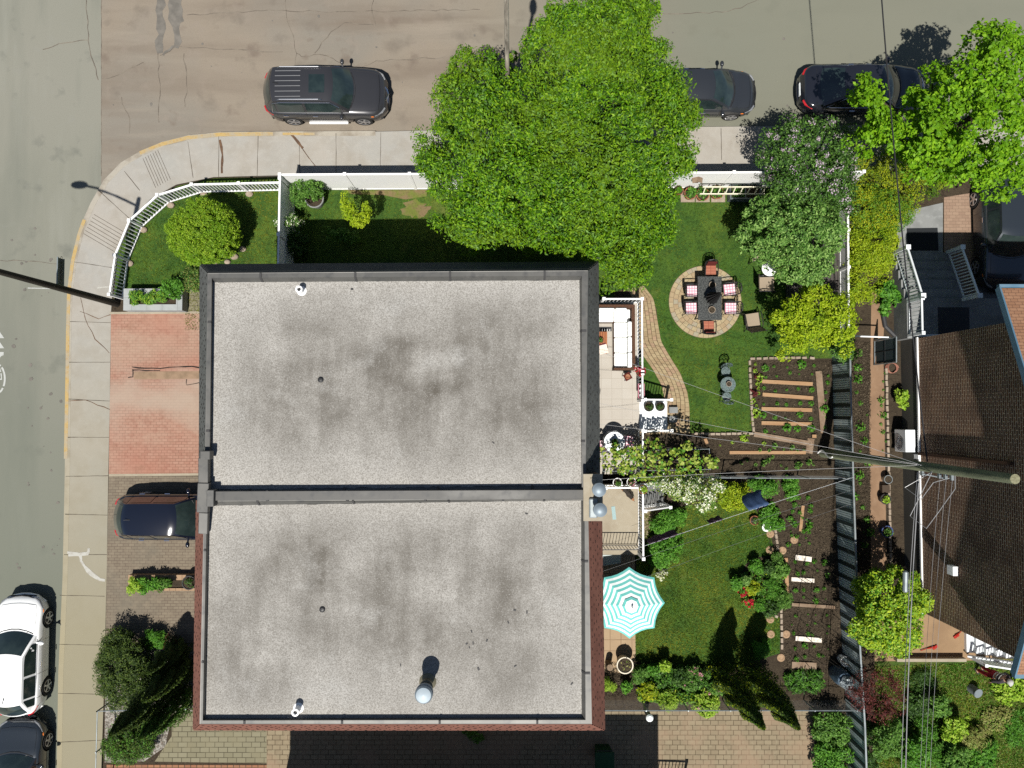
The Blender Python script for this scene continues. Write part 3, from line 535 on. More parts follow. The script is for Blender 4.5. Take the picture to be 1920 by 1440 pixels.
# grass blades on the lawns
def blades(poly, n, nm, mats, size=.1, ex=()):
    poly = np.array(poly, float); lo, hi = poly.min(0), poly.max(0); P = rng.uniform(lo, hi, (n, 2)); P = P[sdist(P, poly) > 1]
    for e in ex: P = P[sdist(P, e) < -1]
    Q = np.array([W(x, y, YZ+.03) for x, y in P]); N = rng.normal(size=Q.shape)*.7+np.array([0, 0, .55]); N /= np.linalg.norm(N, axis=1)[:, None]
    tag(leafobj(nm, Q, N, size, mats, None, None, .2), kind='stuff')
blades([(548, 360), (1575, 354), (1575, 670), (1407, 670), (1409, 808), (1297, 810), (1290, 735), (1256, 668), (1233, 608), (1225, 555), (1200, 535), (1110, 520), (548, 520)], 90000, 'lawn_grass', L_grass, .085, [circ(1322, 566, 69, wob=0, n=40), PATH, [(1474, 440), (1580, 440), (1580, 588), (1474, 588)], WORN[0], WORN[1]])
blades(LAWN_B, 45000, 'lawn_grass', L_grass)
blades(LAWN_C, 22000, 'lawn_grass', L_grass)
blades([(1640, 1250), (1925, 1240), (1925, 1445), (1640, 1445)], 60000, 'rough_grass', [L_grass, L_dry, L_bed], .16)
m_clod = leafmat('soil_clod', [A(76, 64, 50), A(108, 94, 76), A(142, 126, 104)], 0, .95)
for pl_ in ([(1405, 676), (1560, 676), (1562, 888), (1300, 888), (1300, 816), (1412, 814)], [(1460, 900), (1568, 900), (1580, 1300), (1470, 1300), (1466, 1130), (1440, 1010)], [(1134, 1240), (1460, 1262), (1460, 1308), (1134, 1308)], [(1592, 640), (1634, 640), (1634, 1150), (1600, 1150)], [(1398, 1058), (1412, 1046), (1470, 1040), (1470, 1152), (1440, 1148), (1404, 1132), (1380, 1100)]): blades(pl_, 9000, 'soil_clods', m_clod, .12)
# ---------------------------------------------------------------- the two houses
ZE, ZC, ZR = 6.0, 7.05, 6.85
def house(label, eave, cap, capin, grav, msh, sides, roofm, wallm, seams):
    t = T('house', label, 'house', W(740, 770, 0)); Q = lambda L, z: [W(x, y, z) for x, y in L]
    E, CP, CI, GR = Q(eave, ZE), Q(cap, ZC), Q(capin, ZC), Q(grav, ZR)
    c = sum(E, Vector())/4; ins = [c+(e-c)*.94 for e in E]
    b = MB(); b.prism([(p.x, p.y) for p in ins], YZ-.1, ZE-.02); wl = b.build('wall', wallm, t)
    b = MB()
    for i in range(4):
        if i not in sides: continue
        j = (i+1) % 4; N = 6
        for k in range(N):   # shingle courses as small steps
            f0, f1 = k/N, (k+1)/N; a, bb = E[i].lerp(CP[i], f0), E[j].lerp(CP[j], f0); d, e = E[i].lerp(CP[i], f1), E[j].lerp(CP[j], f1)
            o = (CP[i]-E[i]); n = Vector((-(E[j]-E[i]).y, (E[j]-E[i]).x, 0)).normalized(); n = n if n.dot(E[i]-c) > 0 else -n
            b.add([a+n*.03, bb+n*.03, e+n*.004, d+n*.004], [(0, 1, 2, 3)]); b.add([a+n*.03, bb+n*.03, bb-n*.0, a-n*.0], [(0, 1, 2, 3)])
    for p in (E,): b.add([q-Vector((0, 0, .015)) for q in p], [(0, 1, 2, 3)])
    ms = b.build('mansard', msh, t)
    b = MB()
    for i in sides:
        if i not in (1, 2, 3): continue
        j = (i+1) % 4; L = (E[j]-E[i]).length; n = Vector((-(E[j]-E[i]).y, (E[j]-E[i]).x, 0)).normalized(); n = n if n.dot(E[i]-c) > 0 else -n
        for k in range(6):
            for q in range(int(L/.32)):
                u = (q+.5*(k % 2)+random.uniform(.1, .5))*.32/L
                if u > .99: continue
                a = E[i].lerp(E[j], u).lerp(CP[i].lerp(CP[j], u), (k+.12)/6)+n*.032; tt = (E[j]-E[i]).normalized(); s = (CP[i]-E[i]).normalized()
                w = random.uniform(.03, .09); b.quad(a, a+tt*w, a+tt*w+s*.05, a+s*.05)
    if b.f: tag(b.build('shingle_cutouts', m_cut, ms), kind='stuff')
    b = MB()
    for i in range(4):
        j = (i+1) % 4
        b.quad(CP[i], CP[j], CI[j], CI[i]); b.quad(CI[i], CI[j], GR[j]-Vector((0, 0, .02)), GR[i]-Vector((0, 0, .02)))
        if i not in sides: b.quad(CP[i], CP[j], CP[j]-Vector((0, 0, .3)), CP[i]-Vector((0, 0, .3)))
        o = (CP[i]-c).normalized()*.03; o2 = (CP[j]-c).normalized()*.03; dn = Vector((0, 0, .09))
        b.quad(CP[i]+o, CP[j]+o2, CP[j]+o2-dn, CP[i]+o-dn); b.quad(CP[i]+o, CP[j]+o2, CP[j], CP[i])
    fl = b.build('parapet', m_flash, t)
    for i in range(4):
        j = (i+1) % 4; L = (CP[j]-CP[i]).length; n = max(1, int(L/2.45)); up = Vector((0, 0, .012)); dr = (CP[j]-CP[i]).normalized(); tt = dr*.032
        for k in range(n):
            a = CP[i].lerp(CP[j], (k+.55)/n); on = lambda P, Q: P.lerp(Q, (a-P).dot(dr)/(Q-P).dot(dr))
            e, f = on(CI[i], CI[j]), on(GR[i], GR[j]); b = MB()
            b.loft([[p-tt+up, p+tt+up, p+tt+up*2, p-tt+up*2] for p in (a, e, f)]); b.build('flashing_seam', m_flashd, fl)
    b = MB()   # gravel sheet with a slightly ragged edge
    ring = []
    for i in range(4):
        j = (i+1) % 4; n = 60
        for k in range(n):
            p = GR[i].lerp(GR[j], k/n); d = (p-c); d.z = 0
            ring.append(p+d.normalized()*random.uniform(-.0, .06)+Vector((0, 0, .0)))
    b.add(ring, [tuple(range(len(ring)))]); rf = b.build('roof', roofm, t)
    return t, rf, wl
def roofmat(name, cx, cy, stains, seed):
    m = bpy.data.materials.new(name); m.use_nodes = True; nt = m.node_tree; b = nt.nodes['Principled BSDF']
    cs = nt.nodes.new('ShaderNodeRGB'); cs.outputs[0].default_value = (*A(230, 224, 216), 1); col = cs.outputs[0]
    tot = None
    for (px, py, rx, ry, f) in stains:
        w = W(px, py, ZR); loc0 = W(740, 770, 0); t = nt.nodes.new('ShaderNodeTexCoord'); mp = nt.nodes.new('ShaderNodeMapping'); mp.vector_type = 'TEXTURE'
        mp.inputs['Location'].default_value = (w.x-loc0.x, w.y-loc0.y, ZR-loc0.z); mp.inputs['Scale'].default_value = (M_(rx, ZR), M_(ry, ZR), 5)
        nt.links.new(t.outputs['Object'], mp.inputs[0]); gr = nt.nodes.new('ShaderNodeTexGradient'); gr.gradient_type = 'SPHERICAL'; nt.links.new(mp.outputs[0], gr.inputs[0])
        v = rangen(nt, gr.outputs[1], 0, .7, f)
        if tot is None: tot = v
        else:
            a = nt.nodes.new('ShaderNodeMath'); a.operation = 'MAXIMUM'; nt.links.new(tot, a.inputs[0]); nt.links.new(v, a.inputs[1]); tot = a.outputs[0]
    n1 = rangen(nt, noisen(nt, .55, 7, (1, 1, 1), 0, (seed, 0, 0), .6), .3, .68, .9); n2 = rangen(nt, noisen(nt, 1.0, 5, (1.5, .3, 1), 0, (seed*3, 1, 0), .6), .35, .7, .45)
    ad = nt.nodes.new('ShaderNodeMath'); ad.operation = 'ADD'; ad.use_clamp = True; nt.links.new(n1, ad.inputs[0]); nt.links.new(n2, ad.inputs[1])
    mu = nt.nodes.new('ShaderNodeMath'); mu.operation = 'MULTIPLY'; nt.links.new(ad.outputs[0], mu.inputs[0]); nt.links.new(tot, mu.inputs[1])
    col = mixn(nt, mu.outputs[0], col, A(108, 101, 91))
    col = mixn(nt, rangen(nt, noisen(nt, .8, 6, (1, 1, 1), 0, (seed*2, 5, 0), .65), .52, .74, .4), col, A(150, 144, 136))
    col = mixn(nt, rangen(nt, noisen(nt, .6, 5, (1, 1, 1), 0, (seed*5, 9, 0), .6), .58, .72, .5), col, A(232, 228, 222))
    col = mixn(nt, rangen(nt, noisen(nt, 29, 3, (1, 1, 1), 0, (3, seed, 0), .7), .40, .64, .68), col, A(124, 116, 106))
    col = mixn(nt, rangen(nt, noisen(nt, 29, 3, (1, 1, 1), 0, (9, seed, 0), .7), .55, .72, .5), col, A(240, 236, 230, 1.8))
    nt.links.new(col, b.inputs['Base Color']); b.inputs['Roughness'].default_value = .95; b.inputs['Specular IOR Level'].default_value = .2
    bn = nt.nodes.new('ShaderNodeBump'); bn.inputs['Strength'].default_value = .6; bn.inputs['Distance'].default_value = .02
    nt.links.new(noisen(nt, 34, 3), bn.inputs['Height']); nt.links.new(bn.outputs[0], b.inputs['Normal']); return m
rmA = roofmat('roof_gravel', 0, 0, [(790, 690, 420, 150, .85), (600, 740, 260, 190, .85), (770, 740, 170, 160, .95), (950, 730, 190, 190, .85), (570, 640, 190, 100, .6), (760, 610, 330, 90, .6), (970, 610, 160, 90, .75), (760, 830, 380, 90, .5)], 3)
rmB = roofmat('roof_gravel_lower', 0, 0, [(560, 1060, 190, 130, .9), (520, 1130, 180, 130, .75), (760, 1120, 230, 120, .75), (940, 1110, 180, 150, .8), (1000, 1240, 120, 110, .5), (860, 1030, 330, 100, .7), (480, 1240, 170, 130, .65), (940, 1250, 220, 130, .6), (740, 1140, 440, 230, .75)], 11)
m_wallA = wallbrick('grey_brick', A(120, 108, 98), A(98, 88, 80), A(130, 120, 110), A(106, 96, 88))
hA, rfA, wA = house('semi-detached house with pale gravel roof and charcoal shingle edge, nearest the big tree',
    [(376, 497), (1121, 492), (1124, 934), (374, 934)], [(391, 513), (1101, 508), (1096, 921), (385, 921)], [(397, 521), (1091, 517), (1091, 934), (392, 934)], [(399, 530), (1086, 526), (1090, 908), (396, 917)], m_shA, (0, 1, 3), rmA, m_wallA, 0)
hB, rfB, wB = house('semi-detached house with pale gravel roof, tall round flue and red-brown shingle edge',
    [(369, 938), (1127, 938), (1133, 1368), (363, 1368)], [(384, 938), (1101, 938), (1108, 1357), (376, 1357)], [(388, 941), (1096, 936), (1098, 1350), (380, 1351)], [(393, 949), (1089, 939), (1090, 1345), (385, 1347)], m_shB, (1, 2, 3), rmB, m_wallA, 0)
b = MB()   # raised party-wall coping between the halves
P0, P1 = W(385, 930, 7.15), W(1096, 927, 7.15); b.bar(P0-Vector((0, 0, .12)), P1-Vector((0, 0, .12)), .27, .3); pw = b.build('party_wall_coping', m_coping, hA)
for x in (500, 650, 797, 943): b = MB(); q = W(x, 930, 7.2); b.cbx(q.x, q.y, 7.06, .07, .31, .115); b.build('coping_seam', m_flashd, pw)
b = MB()
gp = [W(383, 858, 7.1), W(383, 905, 7.1), W(383, 960, 7.1), W(382, 1000, 7.0)]
b.bar(gp[0], gp[1], .3, .18); b.bar(gp[1]+Vector((.02, 0, .03)), gp[2]+Vector((-.02, 0, .02)), .34, .2); b.bar(gp[2], gp[3], .28, .16); q = W(388, 853, 7.15); b.cbx(q.x, q.y, 7.0, .3, .26, .3); q = W(395, 934, 7.25); b.cbx(q.x, q.y, 7.0, .22, .5, .3)
b.build('front_flashing', m_flash, hA, bevel=.02)
def vent(px, py, h, r, par):
    q = W(px, py, ZR+h); b = MB(); q.z = ZR-.02
    b.lathe([(r*1.9, 0), (r*1.9, .03), (r*1.1, .06), (r, h*.9), (r*1.35, h*.92), (r*1.35, h), (r*.75, h), (r*.75, h-.1)], q, 16)
    v = b.build('vent_pipe', m_white, par, True); b = MB(); b.lathe([(r*.72, h-.08), (.005, h-.08)], q, 12, cap=False); b.build('pipe_opening', m_black, v)
vent(560, 542, .34, .08, hA); vent(553, 1337, .38, .085, hB)
for px, py, par in ((601, 712, hA), (604, 1143, hB)):
    q = W(px, py, ZR+.03); b = MB(); b.lathe([(.09, 0), (.09, .02), (.05, .04), (.01, .045)], (q.x, q.y, ZR+.005), 14); b.build('roof_drain', m_black, par)
q0 = W(802, 1278, ZR); b = MB()
b.lathe([(.28, -.02), (.22, .05), (.155, .1), (.15, .78)], q0, 20); b.lathe([(.19, .38), (.2, .40), (.2, .44), (.16, .46)], q0, 20, cap=False); fl = b.build('flue_pipe', pmat('tan_flue', A(150, 142, 118), [(6, 3, A(110, 104, 88), .45, .65, .6)], .5, .5, .2), hB, True)
b = MB(); b.lathe([(.17, .76), (.25, .78), (.26, .9), (.25, .92), (.22, .93), (.22, .96), (.25, .97), (.26, 1.04), (.22, 1.10), (.05, 1.13)], q0, 24); b.build('flue_cap', m_flue, fl, True)
b = MB()
for x, y in ((988, 1148), (965, 1144), (884, 1184), (953, 1167), (913, 1201), (875, 1207), (887, 1206), (966, 1249), (897, 1254), (1072, 1282), (751, 1247), (987, 963), (880, 1214), (660, 542), (925, 830)):
    q = W(x, y, ZR+.01); b.cbx(q.x, q.y, ZR+.004, random.uniform(.04, .1), random.uniform(.03, .06), .012, random.random()*3)
tag(b.build('roof_debris', m_dgrey, rfB), kind='stuff')
# chimney of the upper house
zc = 7.6; c0, c1 = W(1094, 977, zc), W(1130, 889, zc)
b = MB(); b.bx(c0.x+.05, c0.y+.05, .1, c1.x-.05, c1.y-.05, zc-.1); ch = b.build('chimney', m_brick, hB)
b = MB(); b.bx(c0.x, c0.y, zc-.1, c1.x, c1.y, zc); b.bx(c0.x+.2, c0.y+.72, zc, c1.x-.2, c1.y-.12, zc+.035); b.build('chimney_slab', m_conc, ch)
b = MB(); b.bx(c0.x+.16, c0.y+.1, zc, c1.x-.16, c0.y+.68, zc+.1); b.build('flue_base', m_galv, ch, bevel=.04)
for px, py in ((1124, 919), (1126, 957)):
    q = W(px, py, 8.25); q.z = zc; b = MB(); b.lathe([(.13, 0), (.13, .42), (.18, .44), (.20, .46), (.2, .6), (.15, .63), (.14, .64), (.05, .67)], q, 24); b.build('flue_cap', m_flue, ch, True)
# windows and doors on the walls that are mostly hidden below the eaves
def wall_openings(t, x, ys, face, wl):
    for k, (y, z0, z1, w, kind) in enumerate(ys):
        b = MB(); b.bx(x-.04, y-w/2, z0, x+.04, y+w/2, z1); f = b.build(kind, m_white, t)
        b = MB(); b.bx(x-.05, y-w/2+.07, z0+.07, x+.05, y+w/2-.07, z1-.07); b.build('pane' if kind == 'window' else 'door_panel', m_glass if kind == 'window' else m_dgrey, f)
def wx(wl, px, py, side):
    me = wl.data; xs = [v.co.x for v in me.vertices]; l = parent_loc(wl.parent); return (min(xs) if side < 0 else max(xs))+l.x
yA, yB = W(0, 690, 0).y, W(0, 1130, 0).y
for t, wl, y in ((hA, wA, yA), (hB, wB, yB)):
    wall_openings(t, wx(wl, 0, 0, -1), [(y+2, 3.6, 5.0, 1.5, 'window'), (y-2, 3.6, 5.0, 1.5, 'window'), (y+2.4, .3, 2.4, 1.0, 'door'), (y-1.5, .3, 2.5, 2.6, 'door')], -1, wl)
    wall_openings(t, wx(wl, 0, 0, 1), [(y+2, 3.6, 5.0, 1.4, 'window'), (y-2, 3.6, 5.0, 1.4, 'window'), (y-.8, 1.25, 3.1, 1.5, 'door')], 1, wl)
# house next door to the south: only its shade and eaves reach the frame
w0 = W(524, 1512, 0); w1 = W(1196, 1900, 0)
hS = T('house', 'flat roofed house past the tan paving, its shade lying on the paving', 'house', (w0.x, w0.y, 0))
b = MB(); b.bx(w0.x, w1.y, .02, w1.x, w0.y, 6.6); b.build('wall', m_wallA, hS)
b = MB(); b.bx(w0.x-.2, w1.y-.2, 6.62, w1.x+.2, w0.y+.2, 6.95); b.build('roof', m_flash, hS)
# ---------------------------------------------------------------- brick house to the east
ex0 = W(1690, 640, YZ).x; ey0, ey1 = W(1690, 640, YZ).y, W(1690, 1133, YZ).y; ym = (ey0+ey1)/2
hE = T('house', 'brown brick gabled house with orange-brown shingles and blue-grey eaves', 'house', (ex0, ey0, 0))
b = MB(); b.bx(ex0-.03, ey1-.03, 0, ex0+9, ey0+.03, 1.3); fd = b.build('foundation', pmat('parged_foundation', A(128, 124, 116), [(.8, 4, A(104, 100, 92), .4, .65, .8, (1, .3, 1))], .95), hE)
EZ, RZ, ONO, OSO = 6.88, 8.9, 1.05, .35
b = MB()   # gable wall built as a slab whose brick pattern runs along the wall
def bricks_wall(b, x, y0, y1, z0, ez, rz):
    ymid = (y0+y1)/2; pts = [(y0, z0), (y1, z0), (y1, ez), (ymid, rz), (y0, ez)]
    v = [(x, y, z) for y, z in pts]+[(x+9, y, z) for y, z in pts]; n = 5
    b.add(v, [tuple(range(n)), tuple(range(n, 2*n))[::-1]]+[(i, n+i, n+(i+1) % n, (i+1) % n) for i in range(n)])
bricks_wall(b, ex0, ey0, ey1, 1.3, EZ, RZ)
mw = wallbrick('east_brick', A(132, 90, 62, 1.2), A(94, 64, 46, 1.2), A(206, 178, 150, 1.2), A(88, 60, 44, 1.2), .26, .1)
b.build('wall', mw, hE)
b = MB(); b.bx(ex0-.06, ey1-.04, 1.27, ex0-.005, ey0+.04, 1.36); b.build('base_flashing', m_white, hE)
OV = .3; b = MB()
for sgn, yb in ((1, ey0), (-1, ey1)):
    dz = (RZ-EZ)/(abs(yb-ym)); oh = ONO if sgn > 0 else OSO; yo = yb+sgn*oh; zo = EZ-dz*oh
    b.loft([[(ex0-OV, ym, RZ+.02), (ex0-OV, yo, zo+.02), (ex0-OV, yo, zo+.14), (ex0-OV, ym, RZ+.14)], [(ex0+9.3, ym, RZ+.02), (ex0+9.3, yo, zo+.02), (ex0+9.3, yo, zo+.14), (ex0+9.3, ym, RZ+.14)]])
rE = b.build('roof', m_osh, hE)
b = MB()
for sgn, yb in ((1, ey0), (-1, ey1)):
    dz = (RZ-EZ)/(abs(yb-ym)); oh = (ONO if sgn > 0 else OSO)+.03; yo = yb+sgn*oh; zo = EZ-dz*oh
    b.bar((ex0-OV-.03, ym, RZ+.06), (ex0-OV-.03, yo, zo+.06), .05, .22); b.bar((ex0-OV, yo+sgn*.05, zo+.02), (ex0+9.3, yo+sgn*.05, zo+.02), .12, .14)
b.build('eave_trim', m_hflash, rE)
yd = ey0+(640-846)*1.0/46.7; b = MB(); b.bx(ex0-.14, yd-.05, 1.4, ex0-.01, yd+.05, 6.6); b.build('downspout', pmat('brown_downspout', A(100, 72, 54)), hE)
q = W(1787, 1069, 3.4); b = MB(); b.bx(ex0-.2, q.y-.16, 3.25, ex0-.01, q.y+.16, 3.6); b.build('wall_vent', m_white, hE)
q = W(1722, 840, 1.3); b = MB(); b.bx(ex0-.12, ey0-4.62, 1.1, ex0-.065, ey0-4.45, 1.4); b.build('meter_box', m_white, hE)
q = W(1695, 838, .35); ac = T('heat_pump', 'white outdoor heat pump unit with round fan against the brown brick wall', 'heat pump', (ex0-.28, q.y+.27, YZ+.25))
b = MB(); b.cbx(ex0-.28, q.y+.27, YZ+.25, .38, .86, .8); hp = b.build('casing', m_whitem, ac, bevel=.015)
b = MB()
for r in (.12, .2, .28): b.path([(ex0-.485, q.y+.17+r*math.cos(a*math.pi/10), YZ+.66+r*math.sin(a*math.pi/10)) for a in range(21)], .008, 5)
b.build('fan_grille', m_dgrey, ac)
b = MB(); [b.cbx(ex0-.28, q.y+.27+d, YZ-.01, .4, .05, .27) for d in (-.3, .3)]; b.build('bracket', m_black, ac)
# front landing and steps of the brick house, with white railings
def railing(name, label, pts, h, mats=None, group=None, r=.03, bal=.13, posts=True, cat='railing', bz=.08, par=None, balr=.012, posr=.045):
    pts = [Vector(p) for p in pts]; m = mats or m_white; t = par or T(name, label, cat, pts[0], 0, group); up = Vector((0, 0, h))
    b = MB(); [b.bar(a+up, c+up, r*2, r*1.6) for a, c in zip(pts, pts[1:])]; b.build('top_rail', m, t)
    b = MB(); bo = Vector((0, 0, bz)); [b.bar(a+bo, c+bo, r*1.4, r*1.4) for a, c in zip(pts, pts[1:])]; b.build('bottom_rail', m, t)
    me = None; l = parent_loc(t); cnt = 0
    for a, c in zip(pts, pts[1:]):
        n = int((c-a).length/bal)
        for i in range(1, n):
            q = a.lerp(c, i/n)
            if me is None: bb = MB(); bb.cbx(0, 0, 0, balr*2, balr*2, h-bz); o = bb.build('baluster', m, t, world=False); me = o.data
            else: o = bpy.data.objects.new('baluster', me); COL.objects.link(o); o.parent = t
            o.location = q-l+bo; cnt += 1
    if posts:
        for q in pts: b = MB(); b.cbx(q.x, q.y, q.z, posr*2, posr*2, h+.06); b.cbx(q.x, q.y, q.z+h+.06, posr*2.6, posr*2.6, .03); b.build('post', m, t)
    return t
zl = 1.1
st = T('porch_steps', 'grey concrete porch steps and landing in the shade of the brown brick house', 'steps', W(1690, 640, 0))
lx = [W(1700, 560, zl).x, W(1850, 560, zl).x]; ytop, ybot = W(1700, 488, .15).y, W(1700, 640, .15).y+.03
b = MB(); b.bx(lx[0], ybot, .05, lx[1]+1, ybot+1.55, zl)
for k in range(5):
    zt = zl-(k+1)*.19; y0 = ybot+1.55+k*.4; b.bx(lx[0]+.0, y0, .05, lx[0]+2.35, y0+.4, max(.1, zt))
b.build('landing', m_gconc, st)
for k in range(6):
    b = MB(); q = W(1688+k*6.3, 474+k*17.5, .15+k*.19); b.cbx(q.x-.02, q.y, .06, .2, .2, .1+k*.19); b.build('step_end', m_gconc, st)
def slope_rail(label, x, y0, y1, z0, z1):
    a, c = Vector((x, y0, z0)), Vector((x, y1, z1)); t = railing('stair_railing', label, [a, c], .95, m_whitem, 'white stair railings of the brick house', posr=.07, balr=.02, bal=.14, r=.035); return t
yy0, yy1 = ybot+1.55+5*.4, ybot+1.5
slope_rail('white stair railing beside the golden shrubs, foot of the shaded steps', lx[0]+.08, yy0, yy1, .12, zl)
slope_rail('white stair railing beside the dark car in the shaded driveway', lx[0]+2.2, yy0, yy1, .12, zl)
railing('landing_railing', 'white landing railing running along the brick house porch edge', [(lx[0]+.05, yy1-.1, zl), (lx[0]+.05, ybot+.1, zl)], .95, m_whitem, posr=.05, r=.03)
b = MB(); b.bx(lx[0]+1.2, ybot+.1, zl+.004, lx[0]+2.4, ybot+1.2, zl+.02); tag(b.build('door_mat', m_black), 'black rubber mat on the shaded landing by the brick house', 'mat')
b = MB(); q = [W(x, y, 1.34) for x, y in ((1690, 632), (1770, 616), (1886, 595))]
wp = [(ex0+.05, ey0+.12, 1.2), (ex0+4, ey0+.12, 1.2)]; b.bar(wp[0], wp[1], .09, .12); tag(b.build('handrail', m_whitem), 'long white rail fixed along the corner of the brick house', 'handrail')
# back steps of the brick house
bs = T('porch_steps', 'white painted back steps with thin railing behind the brick house', 'steps', W(1812, 1215, 0))
sx0, sy0 = W(1812, 1158, .3), W(1812, 1229, .3)
b = MB()
for k in range(6): b.bx(sx0.x+k*.27, sy0.y+.1, .08, sx0.x+(k+1)*.27+.02, sx0.y-.1, .28+k*.17)
b.build('treads', m_whitem, bs)
for y_ in (sy0.y, sx0.y): b = MB(); b.bar((sx0.x-.02, y_, .35), (sx0.x+1.7, y_, 1.4), .05, .2); b.build('stringer', m_whitem, bs)
railing('stair_railing', 'white back stair railing beside the standing person', [(sx0.x+.1, sy0.y-.05, .3), (sx0.x+1.7, sy0.y-.05, 1.3)], .95, m_whitem, r=.03, balr=.014)
railing('stair_railing', 'thin black stair railing between white back steps and brick wall', [(sx0.x+.1, sx0.y+.06, .3), (sx0.x+1.7, sx0.y+.06, 1.3)], .9, m_black, r=.015, balr=.008, posr=.015)
q0, q1 = W(1682, 1238, .4), W(1812, 1238, .4); b = MB(); b.bar(q0-Vector((0, 0, .14)), q1-Vector((0, 0, .14)), .12, .3); tag(b.build('low_wall', m_conc), 'low pale concrete wall between tan patio and shaded rough grass', 'low wall')
# ---------------------------------------------------------------- cars
def lerp_list(L, x):
    if x <= L[0][0]: return L[0][1]
    for (a, u), (b, v) in zip(L, L[1:]):
        if x <= b: return u+(v-u)*(x-a)/(b-a)
    return L[-1][1]
def car(label, px, py, rz, L=4.6, Wd=1.82, Hr=1.45, belt=.95, xc=.95, xrf=.25, xrr=-1.2, xt=-1.75, hood=.82, trunk=.98, paint=None, suv=False, wt=.66, wr=.33, group='cars parked near the houses', details=()):
    loc = W(px, py, .004); t = T('parked_car', label, 'car', (0, 0, 0), 0, group); hl = L/2
    zs = [(-hl, belt*.72), (-hl+.12, trunk*.93), (-hl+.3, trunk), (xt-.1, max(trunk, belt*.98)), (xt+.3, belt), (xc-.2, belt), (xc+.15, belt*.985), (hl-.75, hood), (hl-.3, hood*.9), (hl-.1, hood*.78), (hl, hood*.62)]
    def wpl(x):
        w = Wd/2*(1-.07*abs(x/hl)**4); e = abs(x)-(hl-.55)
        return w*(1-.36*(e/.55)**2.2) if e > 0 else w
    def crown(x): return .055 if x > xc-.2 else .04
    sec = lambda x: (lambda w, z, zb: [(w*.86, zb), (w*.97, zb+.08), (w, zb+.26), (w*1.0, zb+(z-zb)*.62), (w*.975, z-.07), (w*.93, z-.015), (w*.82, z+crown(x)*.35), (w*.5, z+crown(x)*.85), (0, z+crown(x))])(wpl(x), lerp_list(zs, x), .2+.12*max(0, (abs(x)-hl+.7)/.7)**2)
    xs = [hl*math.sin(math.pi/2*i/18) for i in range(-18, 19)]
    rings = []
    for x in xs:
        s = sec(x); bulge = 0
        rings.append([(x, y, z) for y, z in s]+[(x, -y, z) for y, z in s[::-1][1:]])
    b = MB(); b.loft(rings); hull = b.build('body', paint, None, True, False, 50)
    wx = (L*.285+.06, -L*.285); cut = MB()
    for x in wx:
        for sg in (1, -1): cut.path([(x, sg*(Wd/2+.3), wr), (x, sg*(Wd/2-.3), wr)], wr+.055, 28)
    cu = cut.build('cutter', paint); md = hull.modifiers.new('b', 'BOOLEAN'); md.object = cu; md.operation = 'DIFFERENCE'; md.solver = 'EXACT'
    dg = bpy.context.evaluated_depsgraph_get(); me = bpy.data.meshes.new_from_object(hull.evaluated_get(dg)); hull.modifiers.clear(); hull.data = me; bpy.data.objects.remove(cu)
    me.set_sharp_from_angle(angle=math.radians(42)); hull.parent = t
    def hz(x, y):
        P = [(yy, zz) for yy, zz in sec(x) if zz > sec(x)[3][1]-.01][::-1]; return lerp_list(P, abs(y))
    b = MB()
    for sg in (1, -1):
        b.path([(x, sg*wpl(x)*.80, hz(x, wpl(x)*.80)+.001) for x in (xc+.12, xc+.4, xc+.7, hl-.5, hl-.3)], .006, 4)
        for x in (xrf+.45, (xrf+xrr)/2+.07, xrr+.02): b.path([(x, sg*(wpl(x)*f+.002), z_) for f, z_ in ((.935, lerp_list(zs, x)-.02), (.978, lerp_list(zs, x)-.075), (1.0, .62), (1.0, .46), (.97, .3))], .005, 4)
    b.path([(hl-.3+.06*(1-(u/.8)**2), u*wpl(hl-.3), hz(hl-.3, u*wpl(hl-.3))+.004) for u in (-.8, -.4, 0, .4, .8)], .006, 4)
    b.path([(xt-.2, u*wpl(xt-.2), hz(xt-.2, u*wpl(xt-.2))+.001) for u in (-.75, -.35, 0, .35, .75)], .006, 4)
    tag(b.build('panel_seams', m_black, t, world=False), kind='stuff')
    # greenhouse
    wb = lambda x: wpl(x)*.90; wtp = Wd/2*wt; cz = .05; U = [i/5-1 for i in range(11)]
    def row(x, w, z, bow, cr): return [(x+bow*(1-u*u), u*w, z+cr*(1-u*u)) for u in U]
    xm = (xrf+xrr)/2
    rows = [row(xc, wb(xc), belt-.015, .22, .02), row((xc+xrf)/2, (wb(xc)+wtp)/2+.015, (belt+Hr)/2+.035, .16, cz*.6), row(xrf, wtp, Hr-.035, .1, cz), row(xrf-.25, wtp*1.01, Hr, .05, cz), row(xm, wtp*1.02, Hr+.005, 0, cz), row(xrr+.2, wtp*1.0, Hr-.012, -.04, cz), row(xrr, wtp*.98, Hr-.05, -.08, cz), row((xrr+xt)/2, (wb(xt)+wtp)/2, (belt+Hr)/2+.01, -.14, cz*.6), row(xt, wb(xt), belt-.015, -.18, .02)]
    b = MB(); b.loft(rows, closed=False, cap=False)
    top = [(r[0], r[-1]) for r in rows]
    def Tp(x, sg):
        P = [r[-1] if sg > 0 else r[0] for r in rows][::-1]
        return Vector((x, lerp_list([(p[0], p[1]) for p in P], x), lerp_list([(p[0], p[2]) for p in P], x)))
    def Bp(x, sg): return Vector((x, sg*wb(x)*1.01, belt-.03))
    for sg in (1, -1):
        X = [r[0][0] for r in rows]; v = [Tp(x, sg) for x in X]+[Bp(x, sg) for x in X]; n = len(X)
        b.add(v, [(i, i+1, n+i+1, n+i) if sg > 0 else (i, n+i, n+i+1, i+1) for i in range(n-1)])
    b.build('roof', paint, t, True, False, 30)
